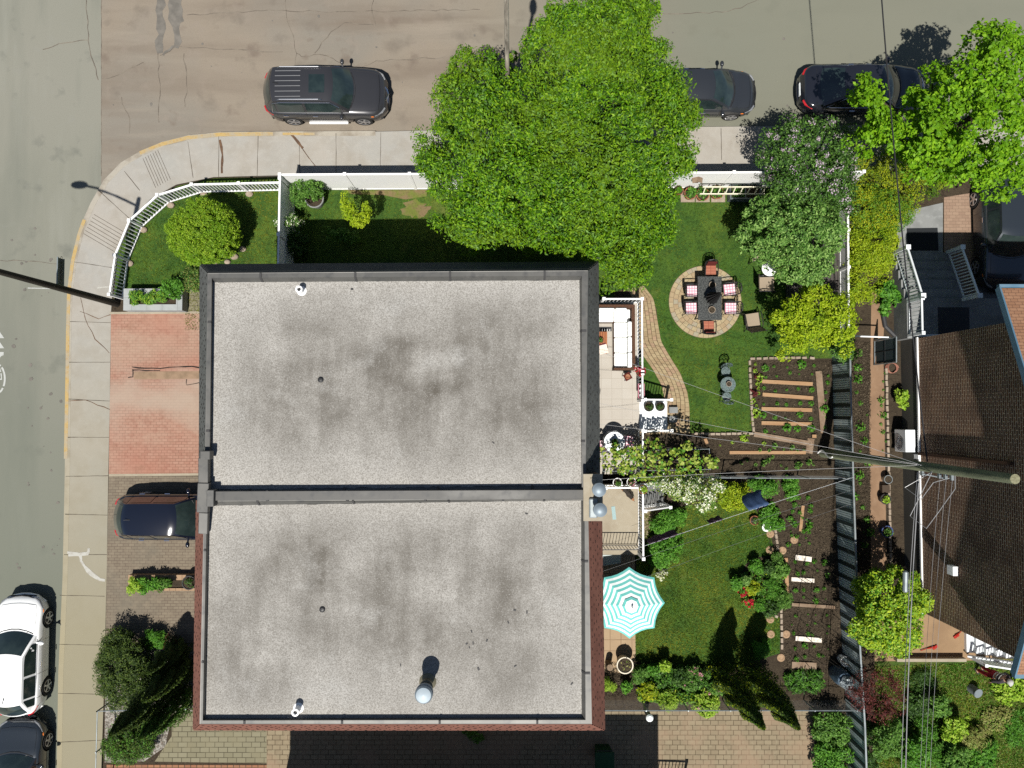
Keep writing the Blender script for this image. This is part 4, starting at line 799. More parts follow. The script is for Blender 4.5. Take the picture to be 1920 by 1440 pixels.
    def patch(i0, i1, u0, u1, v0, v1, off):
        R = rows[i0:i1+1]; g_ = []
        def at(v, u):
            f = v*(len(R)-1); k = min(int(f), len(R)-2); ff = f-k; uu = (u+1)*5; j = min(int(uu), 9); fu = uu-j
            A_ = Vector(R[k][j]).lerp(Vector(R[k][j+1]), fu); B_ = Vector(R[k+1][j]).lerp(Vector(R[k+1][j+1]), fu); return A_.lerp(B_, ff)
        for a in range(7):
            g_.append([at(v0+(v1-v0)*a/6, u0+(u1-u0)*c/10) for c in range(11)])
        nrm = (g_[-1][5]-g_[0][5]).cross(g_[3][10]-g_[3][0]).normalized(); nrm = nrm if nrm.z > 0 else -nrm
        return [[p+nrm*off for p in r] for r in g_]
    for nm, args, mm in (('windscreen', (0, 2, -.9, .9, .07, .95, .008), m_glass), ('rear_window', (6, 8, -.86, .86, .1, .9, .008), m_glass)):
        b = MB(); b.loft(patch(*args), closed=False, cap=False); b.build(nm, mm, t, True, False)
    if 'sunroof' in details: b = MB(); b.loft(patch(2, 4, -.52, .52, .45, .82, .006), closed=False, cap=False); b.build('sunroof', m_glass, t, True, False)
    for sg in (1, -1):
        for x1, x2 in ((xc-.3, xm+.12), (xm+.02, xrr+.12), (xrr+.04, xt+.25)):
            n = 6; lo, hi = [], []
            for i in range(n+1):
                x = x1+(x2-x1)*i/n; B_, T_ = Bp(x, sg), Tp(x, sg); o = Vector((0, sg*.012, .002))
                if T_.z-B_.z < .1: continue
                lo.append(B_.lerp(T_, .08)+o); hi.append(B_.lerp(T_, .87)+o)
            if len(lo) > 1: b = MB(); b.loft([lo, hi], closed=False, cap=False); b.build('side_window', m_glass, t, True, False)
    b = MB()
    for sg in (1, -1):
        b.path([Bp(x, sg)+Vector((0, sg*.015, .01)) for x in (xc-.15, xm, xt+.2)], .012, 5)
        if 'chrome' in details: b.path([Bp(xt+.2, sg)+Vector((0, sg*.01, .02))]+[Bp(x, sg).lerp(Tp(x, sg), .91)+Vector((0, sg*.015, 0)) for x in (xrr-.05, xrr+.3, xm, xrf, (xrf+xc)/2)], .01, 5)
    b.build('window_trim', m_chrome if 'chrome' in details else m_dgrey, t, world=False)
    for sg in (1, -1):   # mirrors, lamps
        b = MB(); b.ell((xc-.28, sg*(Wd/2+.13), belt+.07), (.08, .12, .075), 10); b.bar((xc-.28, sg*(Wd/2-.1), belt), (xc-.28, sg*(Wd/2+.08), belt+.05), .06, .04); b.build('mirror', paint, t, True, False)
        b = MB(); b.path([(hl-.07, sg*wpl(hl-.07)*.84, hood*.76), (hl-.18, sg*wpl(hl-.18)*.95, hood*.79), (hl-.45, sg*wpl(hl-.45)*.985, hood*.83)], [.035, .05, .02], 8); hd = b.build('headlight', m_lamp, t, True, False)
        b = MB(); b.ell((hl-.55, sg*wpl(hl-.55)*.99, hood*.8), (.07, .02, .025), 8); b.build('indicator', m_ambl, hd, True, False)
        b = MB(); b.path([(-hl+.05, sg*wpl(-hl+.05)*.84, trunk*.84), (-hl+.14, sg*wpl(-hl+.14)*.955, trunk*.85), (-hl+.4, sg*wpl(-hl+.4)*.985, trunk*.85)], [.04, .055, .02], 8); b.build('tail_light', m_redl, t, True, False)
        for x in (xm+.3, xrr+.25): b = MB(); b.bar((x, sg*(wpl(x)+.012), belt-.13), (x+.2, sg*(wpl(x)+.012), belt-.13), .03, .035); b.build('door_handle', m_chrome, t, world=False)
    b = MB()
    for i in range(4): b.path([(hl+.02-.0*i-.10*(abs(y)/.5)**2, y, .46+i*.055) for y in (-.5, -.25, 0, .25, .5)], .018, 6)
    if 'rails' in details: b.path([(hl+.06-.42*(abs(y)/.62)**1.4, y, hood*.74) for y in (-.62, -.4, -.2, 0, .2, .4, .62)], .035, 6)
    b.build('grille', m_chrome if 'chrome' in details else m_black, t, world=False)
    b = MB(); b.path([(hl+.015-.3*(abs(u))**3, u*wpl(hl-.35)*.92, .36) for u in (-1, -.6, -.2, .2, .6, 1)], .06, 8); b.path([(-hl-.01+.28*(abs(u))**3, u*wpl(-hl+.35)*.92, .42) for u in (-1, -.6, -.2, .2, .6, 1)], .06, 8); b.build('bumper', m_dgrey if suv else paint, t, True, False)
    b = MB(); b.path([(xc+.18*(1-(y/.7)**2)+.06, y, belt+.012) for y in (-.7, -.45, -.15, .15, .45, .7)], .022, 6); b.path([(xc+.12, -.5, belt+.03), (xc-.1, .1, belt+.17)], .01, 5); b.path([(xc+.12, .2, belt+.03), (xc-.1, .7, belt+.15)], .01, 5); b.build('wipers', m_black, t, world=False)
    b = MB(); b.bx(-hl-.03, -.25, .58, -hl+.06, .25, .7); b.build('number_plate', m_whitem, t, world=False)
    b = MB(); b.bar((xrr+.25, 0, Hr+.045), (xrr+.05, 0, Hr+.13), .02, .02); b.build('antenna', m_black, t, world=False)
    if 'rails' in details:
        for sg in (1, -1): b = MB(); b.path([(xrf-.3, sg*wtp*.93, Hr+.03), (xrf-.4, sg*wtp*.94, Hr+.08), (xrr+.3, sg*wtp*.94, Hr+.07), (xrr+.2, sg*wtp*.93, Hr)], .016, 6); b.build('roof_rail', m_chrome, t, world=False)
        b = MB()
        for k in range(6): y = (k-2.5)*.2; b.bar((xm+.0, y, Hr+cz*(1-(y/wtp)**2)+.008), (xrr+.12, y, Hr+cz*(1-(y/wtp)**2)-.018), .022, .012)
        b.build('roof_rib', pmat('roof_rib_metal', (.3, .3, .3), [], .3, .5, .5), t, world=False)
        for sg in (1, -1): b = MB(); b.bx(-.75, sg*Wd/2-.06, .3, .8, sg*Wd/2+.1, .36); b.build('running_board', m_white, t, world=False)  # white colour stands in for the bright reflection along the board
    for x in wx:
        for sg in (1, -1):
            y = sg*(Wd/2-.115); b = MB(); pr = [(wr*.66, -.11), (wr*.95, -.11), (wr, -.07), (wr, .07), (wr*.95, .115), (wr*.68, .115)]
            b.loft([[(x+r*math.cos(2*math.pi*k/28), y+sg*o, wr+r*math.sin(2*math.pi*k/28)) for k in range(28)] for r, o in pr]); wh = b.build('wheel', m_tyre, t, True, False)
            b = MB(); ring = lambda r, o: [(x+r*math.cos(2*math.pi*k/28), y+sg*o, wr+r*math.sin(2*math.pi*k/28)) for k in range(28)]
            b.loft([ring(wr*.70, .118), ring(wr*.66, .124), ring(wr*.6, .105)], cap=False)
            for k in range(5): a = 2*math.pi*k/5; b.bar((x, y+sg*.11, wr), (x+wr*.64*math.cos(a), y+sg*.116, wr+wr*.64*math.sin(a)), .03, .07)
            b.ell((x, y+sg*.112, wr), (.07, .02, .07), 10); b.build('rim', m_rim, wh, True, False)
    t.location = loc; t.rotation_euler = (0, 0, rz); return t
P_grey = pmat('dark_grey_paint', (.03, .03, .033), [], .32, .5, .2, .8)
P_char = pmat('charcoal_paint', (.026, .029, .034), [], .32, .5, .2, .8)
P_black = pmat('black_paint', (.012, .013, .018), [], .16, .5, .1, 1)
P_navy = pmat('navy_black_paint', (.006, .008, .016), [], .14, .5, .1, 1)
P_white = pmat('white_car_paint', (.8, .81, .8), [], .3, .5, 0, .8)
P_slate = pmat('slate_blue_paint', (.03, .037, .045), [], .22, .5, .4, 1)
SUVK = dict(L=4.82, Wd=1.96, Hr=1.66, belt=1.08, xc=1.0, xrf=.35, xrr=-1.85, xt=-2.2, hood=1.0, trunk=1.08, suv=True, wt=.69, wr=.37)
car('dark grey SUV with ribbed roof and sunroof parked along the street kerb', 620, 191, 0, paint=P_grey, details=('sunroof', 'rails', 'chrome'), **SUVK)
car('charcoal sedan whose tail is hidden under the big leafy tree', 1303, 187, 0, L=4.5, Wd=1.75, xrf=.3, xrr=-.9, xt=-1.6, xc=1.1, paint=P_char)
car('long black sedan parked partly under the bright green maple', 1602, 181, 0, L=4.95, Wd=1.86, xc=1.15, xrf=.45, xrr=-.85, xt=-1.75, trunk=1.0, paint=P_black, details=('chrome',))
car('navy-black hatchback standing on the brown driveway, nose under the eaves', 340, 964, 0, L=4.45, Wd=1.78, Hr=1.5, xc=1.0, xrf=.35, xrr=-1.5, xt=-2.0, belt=.97, paint=P_navy)
car('white car at the street edge with red tail lights', 58, 1218, math.pi/2, L=4.5, Wd=1.82, Hr=1.46, xc=.85, xrf=.15, xrr=-1.55, xt=-2.05, paint=P_white, wr=.34)
car('slate grey car close behind the white car, cut by the frame', 57, 1446, math.pi/2, L=4.55, Wd=1.84, paint=P_slate, wr=.34)
car('dark SUV in the shaded driveway beside the brick house porch', 1860, 440, -math.pi/2, L=4.7, Wd=1.9, Hr=1.62, belt=1.06, xc=.95, xrf=.3, xrr=-1.8, xt=-2.15, hood=.98, trunk=1.06, suv=True, wr=.36, wt=.69, paint=P_slate)
# ---------------------------------------------------------------- fences
FZ = YZ-.02
def panel_fence(label, a, c, h, n, group=None, m=None):
    a, c = Vector(a), Vector(c); t = T('panel_fence', label, 'fence', a, 0, group); m = m or m_white; tt = (c-a).normalized()
    b = MB(); b.bar(a+Vector((0, 0, h*.5)), c+Vector((0, 0, h*.5)), .04, h-.06); b.build('panel', m, t)
    b = MB(); b.bar(a+Vector((0, 0, h-.03)), c+Vector((0, 0, h-.03)), .07, .07); b.bar(a+Vector((0, 0, .06)), c+Vector((0, 0, .06)), .07, .08); b.build('rail', m, t)
    for i in range(n+1):
        q = a.lerp(c, i/n); b = MB(); b.cbx(q.x, q.y, q.z, .1, .1, h+.03, math.atan2(tt.y, tt.x)); b.cbx(q.x, q.y, q.z+h+.03, .12, .12, .025, math.atan2(tt.y, tt.x)); b.build('post', m, t)
    return t
FH = 1.86
panel_fence('tall white panel fence along the sidewalk, running under the big tree', W(552, 355, FZ), W(1578, 350, FZ), FH, 9)
panel_fence('tall white panel fence end turning from the sidewalk toward the house', W(552, 357, FZ)+Vector((0, -.1, 0)), W(548, 560, FZ), FH, 2)
panel_fence('low white fence top between timber deck and golden shrubs', W(1574, 372, FZ), W(1576, 645, FZ), .75, 4)
cp = [(232, 560), (242, 489), (268, 426), (319, 380), (381, 361), (466, 359), (546, 357)]
railing('corner_railing', 'white picket railing curving round the corner lawn', [W(x, y, YZ) for x, y in cp], 1.03, m_white, r=.035, balr=.018, posr=.045, bal=.135, bz=.1)
for i, (x, y) in enumerate(cp[1:6]):
    q = W(x, y, YZ); b = MB(); b.ell((q.x+.05, q.y-.12, YZ+.05), (.16, .13, .09), 8); 
    tag(b.build('footing_stone', m_stone, None, True), 'pale stone at a foot of the white corner railing', 'stone', 'stones at the railing posts')
# slatted metal fence between the gardens and the brick house
FS = [(1560, 655), (1562, 760), (1566, 900), (1571, 1050), (1578, 1200), (1586, 1330), (1592, 1500)]
fs = T('slatted_fence', 'green-grey slatted metal fence with dark battens behind the gardens', 'fence', W(1560, 672, FZ)); P = [W(x, y, FZ) for x, y in FS]; fh = 1.55
b = MB(); [b.bar(a+Vector((0, 0, fh)), c+Vector((0, 0, fh)), .06, .06) for a, c in zip(P, P[1:])]; b.build('top_rail', m_galv, fs)
b = MB()
for a, c in zip(P, P[1:]):
    n = max(2, int((c-a).length/.085))
    for i in range(n): q = a.lerp(c, (i+.5)/n); b.cbx(q.x, q.y, q.z+.03, .012, .066, fh-.06)
b.build('slats', m_fslat, fs)
b = MB(); [b.bar(a+Vector((.02, 0, .8)), c+Vector((.02, 0, .8)), .02, fh-.1) for a, c in zip(P, P[1:])]; b.build('backing', pmat('dark_backing', A(78, 88, 88)), fs)
mb0 = None; l = parent_loc(fs)
for a, c in zip(P, P[1:]):
    n = max(1, round((c-a).length/.5))
    for i in range(n):
        q = a.lerp(c, i/n)
        if mb0 is None: b = MB(); b.cbx(0, 0, 0, .05, .13, fh); o = b.build('batten', m_fdark, fs, world=False); mb0 = o.data
        else: o = bpy.data.objects.new('batten', mb0); COL.objects.link(o); o.parent = fs
        o.location = q-l+Vector((-.012, 0, 0))
# garden pipe-rail fences
def pipe_fence(label, a, c, h, n, wire=True):
    a, c = Vector(a), Vector(c); t = T('wire_fence', label, 'fence', a); b = MB(); b.tube(a+Vector((0, 0, h)), c+Vector((0, 0, h)), .02); b.build('top_rail', m_galv, t)
    for i in range(n+1): q = a.lerp(c, i/n); b = MB(); b.tube(q, q+Vector((0, 0, h+.05)), .025); b.build('post', m_galv, t)
    if wire:
        b = MB(); L = (c-a).length
        for k in range(1, 9): z = Vector((0, 0, h*k/9)); b.tube(a+z, c+z, .0025, n=4)
        for i in range(int(L/.14)): q = a.lerp(c, i*.14/L); b.tube(q+Vector((0, 0, .05)), q+Vector((0, 0, h)), .0022, n=3)
        b.build('mesh', m_wireg, t)
    return t
pipe_fence('white pipe-rail wire fence dividing the two gardens', W(1210, 890, YZ), W(1566, 892, YZ), 1.2, 5)
pipe_fence('white pipe-rail wire fence between flower bed and tan paving', W(1126, 1312, YZ), W(1583, 1312, YZ), 1.05, 6)
pipe_fence('white pipe rail in front of the cedars by the sidewalk', W(212, 1312, YZ), W(372, 1308, YZ), 1.1, 2, False)
pipe_fence('white pipe rail along the sidewalk beside the pebble bed', W(212, 1312, YZ), W(208, 1460, YZ), 1.1, 2, False)
gt = T('garden_gate', 'galvanised mesh gate with dark panels beside the brick house', 'gate', W(1638, 660, YZ)); a, c = W(1638, 640, YZ), W(1638, 684, YZ); b = MB()
for p, q in ((a, a+Vector((0, 0, 1.75))), (c, c+Vector((0, 0, 1.75))), (a+Vector((0, 0, 1.75)), c+Vector((0, 0, 1.75))), (a+Vector((0, 0, .1)), c+Vector((0, 0, .1)))): b.tube(p, q, .025)
b.build('frame', m_galv, gt)
b = MB(); b.tube(a.lerp(c, .5)+Vector((0, 0, .1)), a.lerp(c, .5)+Vector((0, 0, 1.75)), .012); b.tube(a+Vector((0, 0, .9)), c+Vector((0, 0, .9)), .015); b.build('brace', m_black, gt)
b = MB(); b.bar(a+Vector((0, 0, .95))-Vector((0, .03, 0)), c+Vector((0, 0, .95))+Vector((0, .03, 0)), .006, 1.5); b.build('mesh_panel', pmat('dark_mesh', A(92, 106, 108), [], .8), gt)
b = MB(); q0, q1 = W(1578, 636, YZ), W(1640, 638, YZ); b.tube(q0+Vector((0, 0, 1.2)), q1+Vector((0, 0, 1.2)), .03); [b.tube(p, p+Vector((0, 0, 1.22)), .03) for p in (q0, q0.lerp(q1, .98))]; tag(b.build('gate_rail', m_white), 'short white rail joining the slatted fence to the mesh gate', 'rail')
# ---------------------------------------------------------------- poles and wires
def pole(name, label, base, h, r0, r1, mat):
    q = W(*base, .0); t = T(name, label, 'pole', q); b = MB(); b.path([q+Vector((0, 0, h*i/8)) for i in range(9)], [r0+(r1-r0)*i/8 for i in range(9)], 18); b.build('pole_shaft', mat, t, True); return t, q
up, uq = pole('utility_pole', 'tall greenish wooden utility pole carrying wires between garden and brick house', (1541, 849), 11.3, .18, .125, m_pole)
b = MB(); b.lathe([(.124, 0), (.124, .012), (.01, .014)], uq+Vector((0, 0, 11.3)), 18); b.build('pole_top', pmat('pale_end_grain', A(176, 172, 138), [(20, 3, A(140, 134, 104), .4, .6, .8)], .9), up)
b = MB(); b.path([uq+Vector((.0, -.22, 7.2)), uq+Vector((.6, -.35, 7.3))], .02, 6)
b.build('wire_loop', m_galv, up)
for z in (7.1, 8.0, 8.3, 8.6): b = MB(); b.cbx(uq.x+.02, uq.y-.2, z, .07, .16, .1); b.build('insulator_bracket', m_galv, up)
b = MB(); b.path([uq+Vector((-.2, .12*math.sin(i*.5), .1+i*.12)) for i in range(12)], .03, 6); b.build('cable_guard', m_white, up)
lp, lq = pole('lamp_post', 'dark lamp post leaning out of frame over the sidewalk corner', (222, 570), 8.6, .14, .085, m_poled)
def lamp_arm(par, q, h, dx, dy, rise):
    b = MB(); b.path([q+Vector((dx*s, dy*s, h-.3+rise*math.sin(s*math.pi/2))) for s in (0, .2, .4, .6, .8, 1)], .045, 8); b.build('arm', m_poled, par, True)
    b = MB(); e = q+Vector((dx*1.12, dy*1.12, h-.3+rise)); b.ell(e, (.36 if abs(dx) > abs(dy) else .16, .16 if abs(dx) > abs(dy) else .36, .1), 12); b.build('lamp_head', m_dgrey, par, True)
lamp_arm(lp, lq, 8.3, -2.25, .35, .9)
sp = T('street_sign', 'narrow grey street name sign fixed to the dark lamp post', 'sign', lq+Vector((0, 0, 3.2)))
s0 = W(112, 533, 3.7); s0 = Vector((lq.x, lq.y+.1, 3.25)); b = MB(); b.bx(lq.x-.012, lq.y+.13, 3.65, lq.x+.012, lq.y+1.05, 4.0); b.build('sign_plate', pmat('grey_sign', A(128, 134, 132), [], .6), sp)
b = MB(); b.bx(lq.x-.02, lq.y+.1, 3.98, lq.x+.02, lq.y+1.07, 4.02); b.bx(lq.x-.02, lq.y+.1, 3.63, lq.x+.02, lq.y+1.07, 3.66); b.bx(lq.x-.03, lq.y+.05, 3.65, lq.x+.03, lq.y+.13, 4.0); b.build('sign_bracket', m_galv, sp)
fc = bpy.data.curves.new('lettering', 'FONT'); fc.body = 'ST-ZOTIQUE O'; fc.size = .16; fc.align_x = 'CENTER'; fc.extrude = .002; fo = bpy.data.objects.new('lettering', fc); COL.objects.link(fo)
dg = bpy.context.evaluated_depsgraph_get(); me = bpy.data.meshes.new_from_object(fo.evaluated_get(dg)); bpy.data.objects.remove(fo); fo = bpy.data.objects.new('lettering', me); me.materials.clear(); me.materials.append(m_black); COL.objects.link(fo)
fo.parent = sp; fo.rotation_euler = (math.pi/2, 0, math.pi/2); fo.location = Vector((.0155, .59, .55))
tp, tq = pole('lamp_post', 'pale wooden lamp post rising through the big leafy tree', (953, 262), 10.7, .085, .065, m_poleg)
lamp_arm(tp, tq, 10.5, .03, .3, .1)
def wire(label, a, c, sag, r=.013, m=None, n=14):
    a, c = Vector(a), Vector(c); b = MB(); b.path([a.lerp(c, i/n)-Vector((0, 0, sag*4*(i/n)*(1-i/n))) for i in range(n+1)], r, 5); return tag(b.build('overhead_wire', m or m_wire), label, 'wire')
U = lambda z, dx=0, dy=0: uq+Vector((dx, dy, z))
def far(a, px, py, z, k):   # extend a wire from a through the point seen at (px,py), height z
    q = W(px, py, z); return a+(q-a)*k
a = U(7.3, .1, .15); wire('thick black overhead wire from the pole up over the black sedan', a, far(a, 1660, 5, 7.2, 1.35), .25, .022)
for i, (px, z, r, lab) in enumerate(((1702, 6.9, .01, 'thin dark wire left of the steel cable below the pole'), (1709, 7.0, .016, 'thick steel cable running from the pole past the yellow-green tree'), (1740, 8.1, .0045, 'leftmost of three thin grey power wires over the brick wall'), (1750, 8.4, .0045, 'middle of three thin grey power wires over the brick wall'), (1760, 8.7, .0045, 'rightmost of three thin grey power wires over the brick wall'))):
    a = U(z, .02, -.2); q = W(px, 1300, z-.1); wire(lab, a, a+(q-a)*1.9, .2, r, m_wireg)
sc_ = T('cable_splice_case', 'silver cylindrical splice case hanging on the steel cable', 'splice case', W(1698, 1090, 6.9)); q0, q1 = W(1698, 1070, 6.85), W(1697.5, 1111, 6.85)
b = MB(); b.path([q0, q0.lerp(q1, .06), q0.lerp(q1, .94), q1], [.04, .085, .085, .04], 14); b.build('case_body', m_galv, sc_, True)
for lab, (px, py), z in (('service wire from the pole to the gravel roofed house, crossing the deck rail', (1126, 660), 5.6), ('service wire from the pole to the house across the white stairs', (1126, 757), 5.6), ('lower service wire from the pole to the house over the round table', (1124, 795), 5.0), ('wire from the pole to the house chimney above the vine', (1124, 900), 5.6)):
    wire(lab, U(7.4, -.12, .05), W(px, py, z), .35, .005, m_wireg)
for k, (lab, q) in enumerate((('looped jumper wire beside the pole top, nearer the pole', (1750, 905)), ('looped jumper wire beside the pole top, farther down the brick wall', (1760, 960)))):
    p = W(*q, 8.3); a = U(8.6, .15, -.1); b = MB(); b.path([a, a.lerp(p, .4)+Vector((.25, .0, -.1)), p, p+Vector((-.25, -.5, -.2)), p+Vector((-.5, -.2, -.6)), U(7.9, -.1, -.1)], .012, 5); tag(b.build('jumper_wire', m_wireg), lab, 'wire')
# clotheslines with towels
cl0, cl1, cl2, cl3 = W(1190, 1030, 2.6), W(1600, 895, 3.4), W(1128, 1072, 2.6), W(1600, 918, 3.3)
wire('upper clothesline hung with purple and blue towels', cl0, cl1, .12, .004, m_whitem); wire('lower bare clothesline across the small lawn', cl2, cl3, .15, .003, m_wireg)
c4, c5 = W(1190, 1090, 2.6), W(1596, 945, 3.2); wire('third clothesline crossing the lower lawn and planted soil', c4, c5, .15, .003, m_wireg)
def towel(label, x0, x1, drop, mat, ang):
    def on(px): s = (px-1190)/(1600-1190); p = cl0.lerp(cl1, s); p.z -= .12*4*s*(1-s); return p
    b = MB(); n = 8; R = []
    for j in range(7):
        R.append([on(x0+(x1-x0)*i/n)+Vector((-.06*math.sin(j*.5)*ang, .28*drop*(j/6)*ang+.025*math.sin(i*1.7+j*.6), .012-drop*j/6)) for i in range(n+1)])
    b.loft(R, closed=False, cap=False); o = b.build('towel', mat, None, True); md = o.modifiers.new('solid', 'SOLIDIFY'); md.thickness = .012; md.offset = 0; tag(o, label, 'towel')
towel('purple towel on the clothesline nearest the house', 1219, 1274, .45, m_purple, 1); towel('purple towel on the clothesline in the middle, above the lawn edge', 1335, 1360, .35, m_purple, 1); towel('blue towel on the clothesline near the planted soil', 1410, 1447, .75, m_blue, 2.2)
# ---------------------------------------------------------------- upper deck, stairs and furniture
DZ = .9
dk = T('deck', 'pale tiled raised deck of the charcoal-edged house', 'deck', W(1160, 730, 0)); d0, d1 = W(1090, 888, DZ), W(1196, 566, DZ)
b = MB(); b.bx(d0.x, d0.y, .05, d1.x, d1.y, DZ-.06); b.build('deck_base', m_gconc, dk)
b = MB(); b.bx(d0.x-.02, d0.y-.02, DZ-.06, d1.x+.04, d1.y+.04, DZ); b.build('deck_floor', m_tile, dk)
ex = d1.x-.02; yN = d1.y-.04
railing('deck_railing', 'white deck railing behind the white corner sofa', [(W(1126, 566, DZ).x, yN, DZ), (ex, yN, DZ), (ex, W(1196, 700, DZ).y, DZ)], 1.0, m_white, bal=.14)
railing('deck_railing', 'short white deck railing with the red flowers, above the white stairs', [(ex, W(1196, 703, DZ).y, DZ), (ex, W(1196, 752, DZ).y, DZ)], 1.0, m_white, bal=.12)
railing('deck_railing', 'white deck railing between white stairs and vine', [(ex, W(1196, 806, DZ).y, DZ), (ex, W(1196, 886, DZ).y, DZ)], 1.0, m_white, bal=.12)
stt = T('deck_stairs', 'white painted stairs with two black pots, leading down from the tiled deck', 'stairs', W(1225, 778, 0))
sy0, sy1 = W(1200, 804, .6).y, W(1200, 753, .6).y; x0 = d1.x+.04; nst = 5; run = .235
for k in range(nst):
    zt = DZ-.02-k*.155; b = MB(); b.bx(x0+k*run, sy0, zt-.05, x0+(k+1)*run+.03, sy1, zt); b.build('tread', m_whitem, stt)
for y in (sy0-.03, sy1): b = MB(); b.add([(x0, y, DZ-.02), (x0, y, .12), (x0+nst*run, y, .12), (x0+nst*run, y, .3), (x0, y+.03, DZ-.02), (x0, y+.03, .12), (x0+nst*run, y+.03, .12), (x0+nst*run, y+.03, .3)], [(0, 1, 2, 3), (7, 6, 5, 4), (0, 3, 7, 4), (3, 2, 6, 7), (0, 4, 5, 1)]); b.build('stringer', m_white, stt)
for y, lab in ((sy0-.06, 'white stair handrail on the vine side of the white stairs'), (sy1+.06, 'white stair handrail beside the two black pots')):
    railing('stair_handrail', lab, [(x0+.06, y, DZ-.1), (x0+nst*run, y, .2)], .95, m_white, bal=.12)
def pot(label, px, py, z, r, h, mat, fol=None, nf=60, size=.1, fr=1.0, soil=True, cat='pot', group=None, base=None, name='plant_pot', fh=.2):
    q = W(px, py, z+h); q.z = z; t = T(name, label, cat, q, 0, group); b = MB(); b.lathe([(r*.72, 0), (r*.95, h*.9), (r*1.05, h*.9), (r*1.05, h), (r*.92, h), (r*.88, h*.86)], q, 22, cap=True); b.build('pot_body', mat, t, True)
    b = MB(); b.lathe([(r*.9, h*.9), (.005, h*.92)], q, 18, cap=False); b.build('soil', m_soil, t)
    if fol:
        P, N = puff(np.array([[q.x+random.uniform(-.4, .4)*r*fr, q.y+random.uniform(-.4, .4)*r*fr, z+h+fh*random.uniform(.1, .8)] for _ in range(6)]), r*.6*fr, nf//6, .8); leafobj('foliage', P, N, size, fol, None, t)
    return t
pot('black pot on the white stairs, nearer the deck', 1217, 762, .62, .19, .42, m_black, L_dark, 40, .1); pot('black pot on the white stairs, farther from the deck', 1238, 762, .35, .18, .42, m_black, L_dark, 40, .1)
b = MB(); q = W(1263, 769, YZ+.2); b.cbx(q.x, q.y, YZ, .34, .24, .2); tag(b.build('step_stone', m_gconc), 'grey step stone at the foot of the white stairs, nearer the pots', 'step stone'); b = MB(); q = W(1262, 786, YZ+.05); b.cbx(q.x, q.y, YZ, .32, .26, .06); tag(b.build('step_stone', m_gconc), 'low grey step stone at the foot of the white stairs, nearer the vine', 'step stone')
# corner sofa
sf = T('corner_sofa', 'white cushioned L-shaped corner sofa on the tiled deck', 'sofa', W(1170, 620, DZ)); a = W(1120, 573, DZ+.45); c = W(1189, 690, DZ+.45); mid = W(1151, 604, DZ+.45)
b = MB(); b.bx(a.x, mid.y, DZ+.02, c.x, a.y, DZ+.3); b.bx(mid.x, c.y, DZ+.02, c.x, mid.y-.002, DZ+.3); b.build('frame', m_wick, sf)
b = MB(); b.bx(a.x, a.y-.12, DZ+.31, c.x, a.y, DZ+.72); b.bx(c.x-.12, c.y, DZ+.31, c.x, a.y-.13, DZ+.72); b.bx(mid.x-.02, c.y-.08, DZ+.02, c.x, c.y-.002, DZ+.62); b.build('back_frame', m_wick, sf)
def cushion(nm, x0, y0, z0, x1, y1, z1, par, mat=m_cush):
    b = MB(); b.bx(x0+.008, y0+.008, z0, x1-.008, y1-.008, z1); o = b.build(nm, mat, par, bevel=.05); o.modifiers['bevel'].segments = 3
n = 3; hgt = (mid.y-c.y)/n
for k in range(n): cushion('seat_cushion', mid.x, c.y+k*hgt, DZ+.305, c.x-.13, c.y+(k+1)*hgt, DZ+.46, sf); cushion('back_cushion', c.x-.3, c.y+k*hgt, DZ+.462, c.x-.125, c.y+(k+1)*hgt, DZ+.82, sf)
cushion('seat_cushion', a.x, mid.y, DZ+.305, mid.x, a.y-.13, DZ+.46, sf); cushion('seat_cushion', mid.x, mid.y, DZ+.305, c.x-.13, a.y-.13, DZ+.46, sf)
cushion('back_cushion', a.x, a.y-.3, DZ+.462, mid.x, a.y-.125, DZ+.82, sf); cushion('back_cushion', mid.x, a.y-.3, DZ+.462, c.x-.31, a.y-.125, DZ+.82, sf)
ct = T('coffee_table', 'orange-brown slatted coffee table in front of the white sofa', 'table', W(1125, 640, DZ)); p0, p1 = W(1100, 663, DZ+.4), W(1139, 622, DZ+.4)
b = MB()
for i in range(9): xx = p0.x+(p1.x-p0.x)*i/9; b.bx(xx, p0.y, DZ+.37, xx+(p1.x-p0.x)/9-.012, p1.y, DZ+.4)
mtk = pmat('teak_wood', A(204, 128, 84), [(4, 4, A(176, 104, 66), .4, .65, .8, (3, .3, 1))], .7); b.build('tabletop', mtk, ct)
for x, y in ((p0.x+.05, p0.y+.05), (p1.x-.08, p0.y+.05), (p0.x+.05, p1.y-.08), (p1.x-.08, p1.y-.08)): b = MB(); b.bx(x, y, DZ, x+.05, y+.05, DZ+.365); b.build('leg', mtk, ct)
pot('small potted succulent on the orange-brown coffee table', 1127, 638, DZ+.4, .1, .12, m_clay, L_mid, 50, .07)
b = MB(); q = W(1131, 655, DZ+.42); b.cbx(q.x, q.y, DZ+.403, .34, .34, .02, .25); b.cbx(q.x-.1, q.y+.17, DZ+.426, .4, .03, .006, .3, 1); tag(b.build('serving_tray', [pmat('cream_tray', A(240, 222, 206, 1.25)), m_wine]), 'cream tray with wine red edge on the coffee table', 'tray')
b = MB(); q = W(1129, 617, DZ+.02); b.cbx(q.x, q.y, DZ+.003, .75, .17, .012); [b.cbx(q.x-.3+.1*i, q.y-.04, DZ+.016, .02, .08, .004, 0, 1) for i in range(7)]; tag(b.build('floor_mat', [m_dgrey, m_white]), 'dark fringed floor mat beside the coffee table', 'mat')
sd_ = T('side_table', 'small dark red square side table on the deck tiles', 'side table', W(1176, 706, DZ)); q = W(1177, 706, DZ+.5); b = MB(); b.cbx(q.x, q.y, DZ+.47, .27, .27, .03, .5); b.build('tabletop', pmat('dark_red_top', A(110, 40, 34)), sd_)
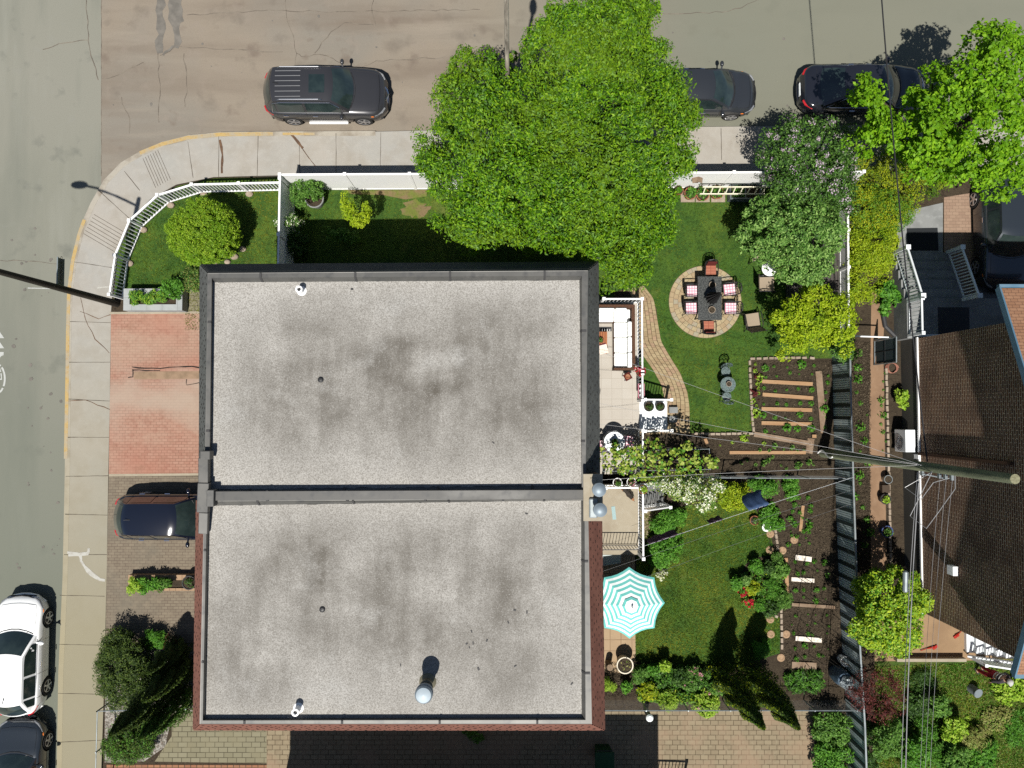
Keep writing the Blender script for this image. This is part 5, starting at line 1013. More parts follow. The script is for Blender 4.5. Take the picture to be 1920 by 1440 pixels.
for i in range(4): an = .5+math.pi/4+i*math.pi/2; b = MB(); b.tube((q.x+.15*math.cos(an), q.y+.15*math.sin(an), DZ), (q.x+.12*math.cos(an), q.y+.12*math.sin(an), DZ+.47), .012); b.build('leg', m_black, sd_)
b = MB(); b.lathe([(.02, 0), (.1, .02), (.085, .03), (.02, .012)], (q.x, q.y, DZ+.503), 16); tag(b.build('dish', m_clay, None, True), 'small clay dish on the dark red side table', 'dish')
fb = T('hanging_basket', 'red flowers in a basket hung on the white deck railing', 'flower basket', W(1202, 697, DZ+.8)); q = W(1203, 697, DZ+1.0); b = MB(); b.lathe([(.1, 0), (.2, .16), (.19, .17), (.02, .15)], (q.x, q.y, DZ+.7), 16); b.build('basket', m_wick, fb, True)
P, N = puff(np.array([[q.x+random.uniform(-.22, .22), q.y+random.uniform(-.14, .14), DZ+.95+random.uniform(-.05, .1)] for _ in range(9)]), .1, 16); leafobj('flowers', P, N, .085, [m_redp, m_plant_pink, L_dark], [4, 1, 1], fb, .9)
tr = T('railing_planter', 'wine red railing tray holding three small white rimmed pots', 'planter', W(1203, 733, DZ)); q = W(1203, 733, DZ+.75); b = MB(); L_ = .5
b.bx(q.x-.13, q.y-.27, DZ+.6, q.x+.11, q.y+.27, DZ+.62); [b.bx(x, q.y-.27, DZ+.62, x+.015, q.y+.27, DZ+.74) for x in (q.x-.13, q.x+.095)]; [b.bx(q.x-.115, y, DZ+.62, q.x+.095, y+.015, DZ+.74) for y in (q.y-.27, q.y+.255)]; b.build('tray', m_wine, tr)
b = MB(); b.bx(q.x-.135, q.y-.275, DZ+.742, q.x-.105, q.y+.275, DZ+.752); b.bx(q.x+.09, q.y-.275, DZ+.742, q.x+.115, q.y+.275, DZ+.752); [b.bx(q.x-.105, y, DZ+.742, q.x+.09, y+.015, DZ+.752) for y in (q.y-.275, q.y+.26)]; b.build('rim', m_plant_pink, tr)
for k in (-1, 0, 1): b = MB(); b.lathe([(.055, 0), (.075, .14), (.066, .14), (.05, .06)], (q.x-.01, q.y+k*.17, DZ+.622), 16); b.build('pot', [m_white], tr, True)
# round table with flowered cloth, pink chairs
def chair(label, px, py, rz, kind, group, z=None, name='garden_chair', cushm=None, proto={}):
    z = YZ+.02 if z is None else z; q = W(px, py, z+.45); q.z = z; key = (kind, cushm.name if cushm else '')
    if key in proto:
        return dup(proto[key], q, rz, label, group)
    t = T(name, label, 'chair', (0, 0, 0), 0, group); lm = m_bistro if kind == 'bistro' else m_black
    if kind in ('ornate', 'bistro'):
        s = .46 if kind == 'ornate' else .36
        if kind == 'ornate': b = MB(); b.cbx(0, 0, .42, s+.04, s, .025)
        else: b = MB(); b.lathe([(s*.5, .42), (s*.5, .44), (.01, .445)], (0, 0, 0), 20)
        b.build('seat', lm if kind == 'bistro' else m_tablem, t, world=False)
        for x in (-1, 1):
            for y in (-1, 1): b = MB(); b.path([(x*s*.42, y*s*.42, .42), (x*s*.44, y*s*.44, .2), (x*s*.52, y*s*.5, 0)], .014, 6); b.build('leg', lm, t, world=False)
        b = MB(); xb = -s*.5; hb = .92 if kind == 'ornate' else .86
        b.path([(xb, -s*.48, .42), (xb-.06, -s*.5, .72), (xb-.1, -s*.3, hb-.04), (xb-.11, 0, hb), (xb-.1, s*.3, hb-.04), (xb-.06, s*.5, .72), (xb, s*.48, .42)], .022, 6)
        for yy in (-.14, 0, .14): b.path([(xb-.02+.0, yy+.085*math.cos(a*math.pi/6), .64+.085*math.sin(a*math.pi/6)) for a in range(13)], .012, 4); b.path([(xb-.01, yy, .43), (xb-.05, yy, .56)], .012, 4); b.path([(xb-.06, yy, .73), (xb-.1, yy*.8, hb-.02)], .012, 4)
        for yy in (-.07, .07): b.path([(xb-.07+.0, yy+.06*math.cos(a*math.pi/6), .78+.06*math.sin(a*math.pi/6)) for a in range(13)], .012, 4)
        b.build('backrest', lm, t, world=False)
        if kind == 'ornate':
            for y in (-1, 1): b = MB(); b.path([(xb-.04, y*s*.52, .66), (0, y*s*.54, .68), (s*.46, y*s*.54, .64), (s*.5, y*s*.54, .56), (s*.44, y*s*.5, .42)], .02, 6); b.build('armrest', m_black, t, world=False)
        if cushm: b = MB(); b.cbx(.01, 0, .447, s-.02, s-.03, .05); o = b.build('cushion', cushm, t, world=False, bevel=.02)
        if cushm is m_stripe:
            b = MB(); b.bar((xb+.03, 0, .5), (xb-.03, 0, .8), s-.1, .04); b.build('back_cushion', m_wine if False else pmat('dark_red_back', A(120, 48, 44)), t, world=False)
    else:   # beige sling lounge chair
        for y in (-1, 1):
            b = MB(); b.path([(.28, y*.29, 0), (.3, y*.29, .3), (.26, y*.29, .38), (-.3, y*.29, .33), (-.52, y*.29, .95)], .016, 6); b.build('side_frame', m_black, t, world=False)
            b = MB(); b.path([(-.36, y*.3, .5), (-.2, y*.32, .62), (.2, y*.32, .6), (.3, y*.32, .52), (.34, y*.3, 0)], .02, 6); b.build('armrest', m_black, t, world=False)
            b = MB(); b.path([(-.3, y*.29, .33), (-.4, y*.29, 0)], .016, 6); b.build('leg', m_black, t, world=False)
        R = [[(x, y, z_-.03*(1-(y/.28)**2)) for y in (-.28, -.14, 0, .14, .28)] for x, z_ in ((.27, .385), (.1, .36), (-.28, .335), (-.36, .5), (-.52, .95))]
        b = MB(); b.loft(R, closed=False, cap=False); b.build('sling', m_sling, t, True, False, 60)
    t.location = q; t.rotation_euler = (0, 0, rz); proto[key] = t; return t
rt = T('round_table', 'round deck table under a white blue-flowered cloth', 'table', W(1152, 829, DZ)); q = W(1152, 829, DZ+.76); b = MB(); b.lathe([(.25, 0), (.04, .04), (.04, .72)], (q.x, q.y, DZ), 16); b.build('pedestal', m_black, rt); b = MB(); b.lathe([(.38, .725), (.38, .75), (.01, .75)], (q.x, q.y, DZ), 30); b.build('tabletop', m_white, rt)
b = MB(); n = 40; R = [[(q.x+r*(1+w*math.cos(9*2*math.pi*k/n))*math.cos(2*math.pi*k/n), q.y+r*(1+w*math.cos(9*2*math.pi*k/n))*math.sin(2*math.pi*k/n), DZ+z) for k in range(n)] for r, w, z in ((.43, .05, .55), (.405, .02, .68), (.39, 0, .765), (.01, 0, .768))]; b.loft(R); tag(b.build('tablecloth', m_floral, None, True, True, 50), 'white cloth with blue flowers on the round deck table', 'tablecloth')
pot('dark metal pot with plant in the middle of the flowered tablecloth', 1153, 829, DZ+.77, .13, .2, m_dgrey, L_dark, 50, .08)
gp_ = 'pink check chairs round the flowered table'
chair('pink check cushioned chair between flowered table and house wall', 1130, 836, 0, 'ornate', gp_, DZ, cushm=m_check); chair('pink check cushioned chair between flowered table and deck railing', 1178, 828, math.pi, 'ornate', gp_, DZ, cushm=m_check)
# dining set
dt = T('dining_table', 'black cast metal dining table on the round paver patio', 'table', W(1331, 562, YZ)); q0, q1 = W(1309, 600, YZ+.76), W(1353, 518, YZ+.76); b = MB(); b.bx(q0.x, q0.y, YZ+.73, q1.x, q1.y, YZ+.76); b.build('tabletop', m_tablem, dt, bevel=.012)
b = MB(); b.bx(q0.x+.05, q0.y+.05, YZ+.66, q1.x-.05, q1.y-.05, YZ+.728); b.build('apron', m_black, dt)
for x in (q0.x+.1, q1.x-.1):
    for y in (q0.y+.12, q1.y-.12): b = MB(); b.path([(x, y, YZ+.66), (x, y, YZ+.3), (x+.05*(1 if x > q0.x+.3 else -1), y, YZ+.018)], .025, 6); b.build('leg', m_black, dt)
gs = 'pink check chairs at the black dining table'
for lab, px, py, rz in (('pink check chair on the path side of the dining table, nearer the tree', 1297, 546, 0), ('pink check chair on the path side of the dining table, beside the lower pot', 1295, 578, .02), ('pink check chair on the lawn side of the dining table, nearer the white fence', 1368, 543, math.pi+.1), ('pink check chair on the lawn side of the dining table, nearer the beige lounge chair', 1370, 578, math.pi)): chair(lab, px, py, rz, 'ornate', gs, cushm=m_check)
chair('coral striped chair at the tree end of the dining table', 1332, 507, -math.pi/2, 'ornate', 'coral striped end chairs', cushm=m_stripe); chair('coral striped chair at the garden end of the dining table', 1328, 613, math.pi/2, 'ornate', 'coral striped end chairs', cushm=m_stripe)
pot('round white rimmed pot of earth on the dining table beside the folded parasol', 1336, 534, YZ+.76, .13, .13, m_stone); pot('round white rimmed pot of earth on the dining table, garden end', 1335, 581, YZ+.76, .13, .13, m_stone)
pr = T('folded_parasol', 'closed black parasol standing through the black dining table', 'parasol', W(1330, 562, YZ)); q = W(1330, 562, YZ+.76); b = MB(); b.tube((q.x, q.y, YZ+.02), (q.x, q.y, YZ+2.35), .02); b.build('pole', m_black, pr)
b = MB(); n = 24; b.loft([[(q.x+r*(1+(.3 if k % 2 else -.15))*math.cos(2*math.pi*k/n), q.y+r*(1+(.3 if k % 2 else -.15))*math.sin(2*math.pi*k/n), YZ+z) for k in range(n)] for r, z in ((.2, 1.05), (.19, 1.2), (.11, 1.7), (.05, 2.25), (.02, 2.33))]); b.build('canopy', pmat('black_canvas', (.012, .012, .013), [], .95), pr)
gl = 'beige sling chairs on the upper lawn'
chair('beige sling chair standing free beside the round patio', 1412, 600, math.pi/2+.15, 'lounge', gl, YZ); chair('beige sling chair dappled with shade next to the white round table', 1440, 532, 0, 'lounge', gl, YZ); chair('beige sling chair half hidden under the pear tree', 1425, 476, math.pi, 'lounge', gl, YZ)
wt_ = T('round_table', 'small white round table under the pear tree edge', 'table', W(1442, 505, YZ)); q = W(1443, 503, YZ+.7); b = MB(); b.lathe([(.3, .68), (.31, .7), (.3, .72), (.01, .72)], (q.x, q.y, YZ), 28); b.build('tabletop', m_white, wt_, True)
for i in range(3): an = i*2.1; b = MB(); b.tube((q.x+.26*math.cos(an), q.y+.26*math.sin(an), YZ), (q.x+.2*math.cos(an), q.y+.2*math.sin(an), YZ+.68), .015); b.build('leg', m_white, wt_)
bt_ = T('bistro_table', 'round verdigris bistro table on the upper lawn', 'table', W(1364, 722, YZ)); q = W(1365, 721, YZ+.7); b = MB(); b.lathe([(.3, .68), (.3, .71), (.01, .712)], (q.x, q.y, YZ), 28); b.build('tabletop', m_bistro, bt_)
for i in range(3): an = .4+i*2.1; b = MB(); b.path([(q.x+.26*math.cos(an), q.y+.26*math.sin(an), YZ), (q.x+.05*math.cos(an), q.y+.05*math.sin(an), YZ+.35), (q.x+.2*math.cos(an), q.y+.2*math.sin(an), YZ+.68)], .012, 6); b.build('leg', m_bistro, bt_)
chair('verdigris bistro chair on the patio side of the bistro table', 1361, 696, -math.pi/2, 'bistro', 'verdigris bistro chairs', YZ); chair('verdigris bistro chair on the vine side of the bistro table', 1363, 744, math.pi/2, 'bistro', 'verdigris bistro chairs', YZ)
pot('small pot of earth on the verdigris bistro table', 1367, 720, YZ+.712, .1, .12, m_stone)
# striped parasol of the lower garden
us = T('striped_parasol', 'open octagonal parasol with teal and white rings', 'parasol', W(1186, 1135, YZ)); uz = 2.3; q = W(1183, 1135, uz+.3); q.z = YZ; RU = M_(66, uz); ua = math.radians(90)
def ring8(r, z, sub=4):
    out = []
    for k in range(8):
        a0 = ua+k*math.pi/4; a1 = a0+math.pi/4
        for s in range(sub):
            f = s/sub; x = r*(math.cos(a0)*(1-f)+math.cos(a1)*f); y = r*(math.sin(a0)*(1-f)+math.sin(a1)*f); k2 = 1-.07*(4*f*(1-f))*(r/RU)
            out.append((q.x+x*k2, q.y+y*k2, z-.03*4*f*(1-f)*(r/RU)))
    return out
fr = [1, .93, .86, .785, .715, .64, .57, .495, .425, .35, .24]; zf = lambda f: uz+.52*(1-f)-.06*f*f
b = MB()
for i in range(len(fr)-1): b.loft([ring8(RU*fr[i], zf(fr[i])), ring8(RU*fr[i+1], zf(fr[i+1]))], 0 if i % 2 == 0 else 1, cap=False)
can = b.build('canopy', [m_teal, m_canvas], us); b = MB(); b.loft([ring8(RU*.26, zf(.24)+.015), ring8(RU*.19, zf(.15)+.015)], 0, cap=False); b.loft([ring8(RU*.19, zf(.15)+.015), ring8(RU*.1, zf(.08)+.015)], 1, cap=False); b.loft([ring8(RU*.1, zf(.08)+.015), ring8(RU*.06, zf(.04)+.015), ring8(RU*.002, zf(0)+.02)], 1); b.build('vent_cap', [m_teal, m_canvas], can)
b = MB(); b.tube((q.x, q.y, YZ), (q.x, q.y, zf(0)+.12), .022); b.ell((q.x, q.y, zf(0)+.14), (.035, .035, .05), 8); b.build('pole', m_white, us)
for k in range(8): b = MB(); a0 = ua+k*math.pi/4; b.bar((q.x, q.y, zf(0)-.03), (q.x+RU*.97*math.cos(a0), q.y+RU*.97*math.sin(a0), zf(.97)-.03), .02, .012); b.build('rib', m_white, us)
b = MB(); b.lathe([(.28, 0), (.28, .06), (.06, .12), (.04, .3)], q, 20); b.build('base', m_gconc, us)
# lower raised balcony, railings, awning
bz_ = 1.3; bl = T('balcony', 'plain concrete balcony of the red-brown edged house', 'balcony', W(1160, 970, 0)); p0, p1 = W(1085, 1040, bz_), W(1199, 908, bz_); b = MB(); b.bx(p0.x, p0.y, bz_-.18, p1.x, p1.y, bz_); b.build('balcony_slab', m_conc, bl)
for x, y in ((p1.x-.2, p0.y+.2), (p1.x-.2, p1.y-.2)): b = MB(); b.cbx(x, y, YZ-.02, .2, .2, bz_-.18-YZ+.02); b.build('pier', m_conc, bl)
railing('balcony_railing', 'white balcony railing running beside the dog', [(p1.x-.05, p1.y-.03, bz_), (p1.x-.05, p0.y+.05, bz_)], 1.0, m_white, bal=.11)
yb = W(1160, 1022, bz_).y; railing('balcony_railing', 'thin black balcony railing at the parasol end', [(W(1124, 1000, bz_).x, yb, bz_), (p1.x-.12, yb, bz_)], .95, m_black, r=.014, balr=.008, posr=.014, bal=.11)
railing('balcony_railing', 'white balcony railing along the vine end', [(W(1130, 1000, bz_).x, p1.y-.04, bz_), (p1.x-.1, p1.y-.04, bz_)], .95, m_white, r=.025, bal=.13)
gs_ = T('balcony_steps', 'grey slotted steps going down from the concrete balcony', 'steps', W(1230, 930, 0)); ys0, ys1 = W(1200, 946, .8).y, W(1200, 908, .8).y
for k in range(6): b = MB(); zt = bz_-.05-k*.2; [b.bx(p1.x+.03+k*.19+.035*i, ys0, zt-.03, p1.x+.03+k*.19+.035*i+.02, ys1, zt) for i in range(5)]; b.build('tread', m_gconc, gs_)
for y in (ys0-.02, ys1+.02): b = MB(); b.bar((p1.x+.03, y, bz_-.1), (p1.x+.03+6*.19, y, .12), .04, .2); b.build('stringer', m_white, gs_)
railing('stair_handrail', 'white handrail of the grey slotted steps, lawn side', [(p1.x+.05, ys0-.06, bz_-.05), (p1.x+1.2, ys0-.06, .2)], .95, m_white, bal=.13, r=.022)
railing('stair_handrail', 'thin dark handrail of the grey slotted steps, blossom side', [(p1.x+.05, ys1+.05, bz_-.05), (p1.x+1.2, ys1+.05, .2)], .9, m_whitem, bal=.13, r=.02)
aw = T('awning', 'pale translucent awning panel under the balcony edge by the striped parasol', 'awning', W(1146, 1048, 1.0)); a0, a1 = W(1120, 1064, 1.15), W(1165, 1041, 1.2); b = MB(); b.add([(a0.x, a0.y, 1.05), (a1.x, a0.y+.15, 1.05), (a1.x, a1.y, 1.14), (a0.x, a1.y, 1.14), (a0.x, a0.y, 1.03), (a1.x, a0.y+.15, 1.03), (a1.x, a1.y, 1.12), (a0.x, a1.y, 1.12)], [(0, 1, 2, 3), (7, 6, 5, 4), (0, 4, 5, 1), (1, 5, 6, 2), (2, 6, 7, 3), (3, 7, 4, 0)]); b.build('panel', pmat('pale_panel', A(222, 232, 228), [(5, 3, A(200, 214, 212), .45, .65, .7)], .5), aw)
for x in (a0.x+.1, a1.x-.05): b = MB(); b.tube((x, a1.y-.05, YZ), (x, a1.y-.05, 1.1), .02); b.build('support', m_galv, aw)
b = MB(); q = W(1151, 962, bz_+.02); b.cbx(q.x, q.y, bz_+.002, .14, .5, .01, .1); tag(b.build('towel', pmat('pale_blue_cloth', A(196, 224, 224))), 'pale blue narrow cloth lying on the concrete balcony', 'cloth')
pot('terracotta pot with yellow-green plant on the end of the balcony rail', 1206, 918, bz_+.75, .16, .28, m_clay, L_lime, 60, .12); pot('white box with pink flower at the vine end of the balcony', 1184, 904, bz_, .17, .3, m_white, [m_plant_pink, L_mid], 60, .1, name='flower_pot'); pot('white box of sparse seedlings at the vine end of the balcony', 1158, 905, bz_, .17, .26, m_white, L_mid, 30, .1)
# pots and stump by the lower flower bed
pot('large round cream planter on the tan slabs', 1172, 1248, YZ, .31, .62, pmat('cream_planter', A(236, 224, 202, 1.25), [(5, 3, A(214, 196, 170), .5, .7, .6)]), L_dry, 16, .12)
b = MB(); q = W(1144, 1252, YZ+.6); b.lathe([(.13, 0), (.125, .6), (.01, .605)], (q.x, q.y, YZ), 18); tag(b.build('wooden_post', pmat('cut_wood', A(176, 150, 124), [(14, 3, A(140, 116, 92), .4, .6, .8)], .9), None, True, True, 40), 'short cut wooden post beside the cream planter', 'post')
wb_ = T('bollard_light', 'white capped garden light on the white pipe fence, in the tan paving', 'garden light', W(1214, 1334, YZ)); q = W(1218, 1346, .95); b = MB(); b.lathe([(.1, 0), (.1, .8)], (q.x, q.y, YZ), 16); b.build('light_post', m_poleg, wb_); b = MB(); b.lathe([(.13, .8), (.14, .86), (.1, .92), (.01, .94)], (q.x, q.y, YZ), 20); b.build('light_cap', m_canvas, wb_, True)
gb = T('wheeled_bin', 'dark green wheeled bin in the shade on the tan paving', 'bin', W(1130, 1416, YZ)); q0, q1 = W(1113, 1445, 1.0), W(1154, 1410, 1.0); b = MB(); cx, cy = (q0.x+q1.x)/2, (q0.y+q1.y)/2; b.loft([[(cx+sx_*k, cy+sy_*k, z) for sx_, sy_ in ((-.34, -.32), (.34, -.32), (.34, .32), (-.34, .32))] for k, z in ((.8, YZ), (1, 1.0))]); b.build('bin_body', m_bing, gb)
b = MB(); b.cbx(cx, cy, 1.0, .74, .72, .06); b.build('lid', m_bing, gb, bevel=.02); b = MB(); b.tube((cx-.3, cy+.38, .98), (cx+.3, cy+.38, .98), .02); b.build('handle', m_dgrey, gb)
railing('ramp_railing', 'white and dark railing at the very edge of the tan paving', [W(1226, 1450, .12), W(1283, 1452, .12)], 1.0, m_whitem, r=.03, balr=.014)
# planters
pl = T('planter_box', 'long pale concrete planter box with leafy plants by the corner lawn', 'planter', W(288, 562, YZ)); q0, q1 = W(231, 582, .65), W(342, 541, .65); b = MB(); w_ = .24
b.bx(q0.x, q0.y, YZ-.02, q1.x, q0.y+w_, .65); b.bx(q0.x, q1.y-w_, YZ-.02, q1.x, q1.y, .65); b.bx(q0.x, q0.y+w_+.002, YZ-.02, q0.x+w_, q1.y-w_-.002, .648); b.bx(q1.x-w_, q0.y+w_+.002, YZ-.02, q1.x, q1.y-w_-.002, .648); b.build('planter_walls', pmat('pale_grey_block', A(205, 208, 206), brick=(.6, .6, .008, A(208, 210, 208), A(198, 202, 202), A(160, 160, 158), 0, 0), layers=[(3, 4, A(186, 188, 186), .45, .65, .6)]), pl)
b = MB(); b.bx(q0.x+w_, q0.y+w_, .3, q1.x-w_, q1.y-w_, .58); b.build('soil', m_soil, pl)
lp_ = T('low_planter', 'low brick strip planter with plants on the brown driveway', 'planter', W(300, 1092, YZ)); q0, q1 = W(240, 1108, .42), W(366, 1078, .42); b = MB(); b.bx(q0.x, q1.y-.2, YZ-.02, q1.x, q1.y, .42); b.bx(q0.x, q0.y, YZ-.02, q0.x+.12, q1.y-.202, .418); b.bx(q0.x+.122, q0.y, YZ-.02, q1.x, q0.y+.1, .4); b.build('planter_walls', pmat('tan_block', A(204, 168, 134), brick=(.25, .5, .01, A(208, 172, 138), A(192, 156, 122), A(140, 112, 88), 0, 0)), lp_); b = MB(); b.bx(q0.x+.12, q0.y+.1, YZ-.01, q1.x, q1.y-.2, .34); b.build('soil', m_soil, lp_)
pot('dark round pot at the house end of the low driveway planter', 354, 1093, .3, .26, .35, m_dgrey, L_dark, 50, .12)
sp_ = pot('large round pale pot with a leafy bush in the fence corner', 589, 372, YZ, .36, .55, m_gconc, None, name='large_pot')
# pots and cold frame along the white fence
for i, (x, y, r, lab) in enumerate(((1274, 357, .16, 'clay pot under the big tree edge, first of the row by the white fence'), (1295, 362, .24, 'clay pot of leafy greens second in the row by the white fence'), (1318, 364, .25, 'clay pot of leafy greens third in the row by the white fence'), (1345, 360, .26, 'clay pot of leafy greens next to the cold frame'))): pot(lab, x, y, YZ+.05, r, .36, m_clay, [L_mid, L_bed], 90, .13, 1.2, group='clay pots by the white fence')
for i, x in enumerate((1289, 1317, 1346)): b = MB(); q = W(x, 369, YZ); b.cbx(q.x, q.y, YZ-.01, .56, .45, .055); tag(b.build('paving_slab', m_stone), ('pale slab under the first clay pots by the white fence', 'pale slab under the third clay pot by the white fence', 'pale slab under the clay pot next to the cold frame')[i], 'slab', 'slabs under the clay pots')
cf = T('cold_frame', 'grey framed planting box with greens below the white fence', 'planting box', W(1398, 360, YZ)); q0, q1 = W(1369, 373, .55), W(1428, 344, .55); b = MB(); w_ = .05
for z0, z1 in ((YZ-.02, .55),): b.bx(q0.x, q0.y, z0, q1.x, q0.y+w_, z1); b.bx(q0.x, q1.y-w_, z0, q1.x, q1.y, z1); b.bx(q0.x, q0.y+w_+.001, z0, q0.x+w_, q1.y-w_-.001, z1-.003); b.bx(q1.x-w_, q0.y+w_+.001, z0, q1.x, q1.y-w_-.001, z1-.003); b.bx((q0.x+q1.x)/2-.02, q0.y+w_+.001, .4, (q0.x+q1.x)/2+.02, q1.y-w_-.001, .53)
b.build('box_frame', pmat('grey_frame', A(120, 130, 132), [], .6), cf); b = MB(); b.bx(q0.x+w_, q0.y+w_, YZ-.01, q1.x-w_, q1.y-w_, .38); b.build('soil', m_soil, cf)
P, N = puff(np.array([[q0.x+.15+random.random()*.45, q0.y+.12+random.random()*.4, .45] for _ in range(14)]), .09, 18); leafobj('greens', P, N, .1, L_bed, None, cf)
ld = T('ladder', 'cream ladder hung sideways on the white fence', 'ladder', W(1375, 345, .9)); yl = W(1375, 351, .9).y-.12; l0, l1 = W(1316, 340, 1.2).x, W(1438, 340, 1.2).x; mcr = pmat('cream_paint', A(240, 232, 208, 1.2), [(8, 3, A(206, 180, 140), .6, .75, .7)])
for yy_, zz_ in ((yl, 1.3), (yl-.14, .86)): b = MB(); b.bar((l0, yy_, zz_), (l1, yy_, zz_), .03, .1); b.build('rail', mcr, ld)
for i in range(9): b = MB(); x = l0+.12+i*(l1-l0-.2)/8; b.bar((x, yl, 1.27), (x, yl-.14, .88), .04, .03); b.build('rung', mcr, ld)

bh = T('birdhouse', 'weathered brown birdhouse with sloped roof on the white fence', 'birdhouse', W(1306, 345, 1.3)); q = W(1308, 333, 1.45); b = MB(); b.cbx(q.x, q.y, 1.1, .2, .2, .3); b.build('box', pmat('brown_wood', A(150, 124, 104), [(5, 4, A(120, 96, 80), .4, .65, .8)], .9), bh); b = MB(); b.bar((q.x-.19, q.y-.02, 1.37), (q.x+.02, q.y+.0, 1.53), .36, .02); b.bar((q.x+.21, q.y-.02, 1.37), (q.x+.0, q.y, 1.54), .36, .02); b.build('roof', m_woodg, bh)
# planks on the beds
def plank(label, a, c, w, z=YZ+.06, m=None, th=.04, group='planks lying on the soil'):
    b = MB(); p, q = W(*a, z), W(*c, z); b.bar(p-Vector((0, 0, th/2)), q-Vector((0, 0, th/2)), w, th); return tag(b.build('plank', m or m_wood, None, bevel=.004), label, 'plank', group)
for i, (a, c, l) in enumerate((((1429, 715), (1524, 720), 'first pale plank across the upper planting bed, counted from the lawn chairs side'), ((1430, 739.5), (1525, 746.5), 'second pale plank across the upper planting bed, slightly askew'), ((1428, 766.5), (1523, 769), 'third pale plank across the upper planting bed, with a knot'), ((1428, 793), (1522, 795.5), 'fourth pale plank across the upper planting bed, nearest the vine'))): plank(l, a, c, .15)
plank('long grey plank lying beside the slatted fence in the upper bed', (1535, 696), (1545, 812), .26, m=m_woodg); plank('grey plank lying slanted at the vine end of the upper bed', (1414, 814), (1515, 831), .2, m=m_woodg); plank('short grey plank at the utility pole foot', (1521, 822), (1517, 850), .28, YZ+.03, m=m_woodg); plank('small orange block at the utility pole side of the bed', (1523, 818), (1531, 818), .13, YZ+.1); plank('long pale plank between the soil strips beside the vine', (1368, 848.5), (1511, 848.5), .13); plank('short pale plank poking out of the vine', (1322, 822), (1326, 832), .12)
plank('narrow pale plank standing lengthwise among seedlings of the lower bed', (1506, 948), (1501, 996), .12); plank('pale plank edging the flower bed lengthwise', (1474, 1046), (1477, 1124), .14)
mpw = pmat('whitewashed_plank', A(240, 228, 214, 1.25), [(8, 3, A(206, 186, 166), .5, .7, .7)], .9)
plank('white plank across the lower bed near the stepping stones', (1492, 1045), (1522, 1049), .2, m=mpw); plank('white plank across the lower bed beside the red flowers', (1484, 1086), (1527, 1089), .16, m=mpw); plank('long pale plank across the lower bed crossed by stake shadows', (1485, 1133.5), (1566, 1139), .13, m=m_woodg); plank('white and tan plank across the lower bed toward the barrels', (1492, 1197), (1541, 1201), .18, m=mpw); plank('wide tan plank across the lower bed next to the rain barrel', (1485, 1247), (1531, 1249), .26, m=m_woodg)
b = MB(); q = [W(x, y, .4) for x, y in ((1406, 676), (1412, 810))]
for pts, lab in (([(1405, 674), (1405, 700), (1407, 740), (1409, 780), (1412, 810)], 'low stone edging between upper lawn and planting bed'), ([(1404, 673), (1440, 672), (1500, 671), (1528, 672)], 'low stone edging at the yellow tree end of the planting bed'), ([(1300, 813), (1340, 814), (1380, 813), (1412, 813)], 'low stone edging between upper lawn and vine soil strip'), ([(1452, 990), (1456, 1020), (1459, 1045)], 'low edging beside stepping stones at the lower lawn'), ([(1463, 1128), (1464, 1170), (1465, 1218)], 'low edging between lower lawn and staked bed'), ([(1430, 1145), (1444, 1152), (1462, 1157)], 'short slanted edging at the red flower bed')):
    b = MB()
    for a, c in zip(pts, pts[1:]):
        p, q = W(*a, YZ), W(*c, YZ); n = max(1, int((q-p).length/.2))
        for i in range(n): m = p.lerp(q, (i+.5)/n); t_ = (q-p); b.cbx(m.x, m.y, YZ-.01, .18, .09, random.uniform(.09, .13), math.atan2(t_.y, t_.x)+random.uniform(-.1, .1))
    tag(b.build('stone_edging', m_stone), lab, 'edging')
for i, (x, y, lab) in enumerate(((1444, 1001, 'stepping stone at the white bowl corner of the lower lawn'), (1489, 1012, 'stepping stone in the soil beside the seedlings'), (1443, 1031, 'stepping stone in the lower lawn above the flower bed'), (1467, 1032, 'stepping stone in the soil just past the low edging'), (1444, 1161, 'stepping stone with a rosette below the red flower bed'), (1445, 1189, 'mottled stepping stone in the lower lawn near the cedars'), (1474, 1189, 'speckled stepping stone in the soil across the edging'), (1464, 1233, 'tan stepping stone nearest the cedars'))):
    b = MB(); q = W(x, y, YZ); r = .155; b.lathe([(r, -.02), (r, .025), (r*.9, .035), (r*.55, .035), (r*.5, .028), (.01, .03)], q, 22); tag(b.build('stepping_stone', pmat('cast_stone', A(214, 178, 142), [(16, 3, A(184, 148, 116), .4, .6, .8)], .95) if i == 0 else MATS['cast_stone'], None, True), lab, 'stepping stone', 'round stepping stones')
bu = T('bucket', 'white bucket standing by the slatted fence', 'bucket', W(1578, 1228, YZ)); q = W(1586, 1241, YZ+.45); b = MB(); b.lathe([(.15, 0), (.19, .45), (.2, .45), (.18, .43), (.14, .04)], (q.x, q.y, YZ), 22); b.build('bucket_body', m_white, bu, True); b = MB(); b.path([(q.x+.19*math.cos(a*math.pi/8), q.y-.02, YZ+.44+.12*math.sin(a*math.pi/8)) for a in range(9)], .006, 5); b.build('handle', m_galv, bu)
for i in range(3): b = MB(); b.tube((q.x-.1, q.y, YZ+.05), (q.x+.1+i*.05, q.y-.15, YZ+.8), .008); b.build('stick', m_woodg, bu)
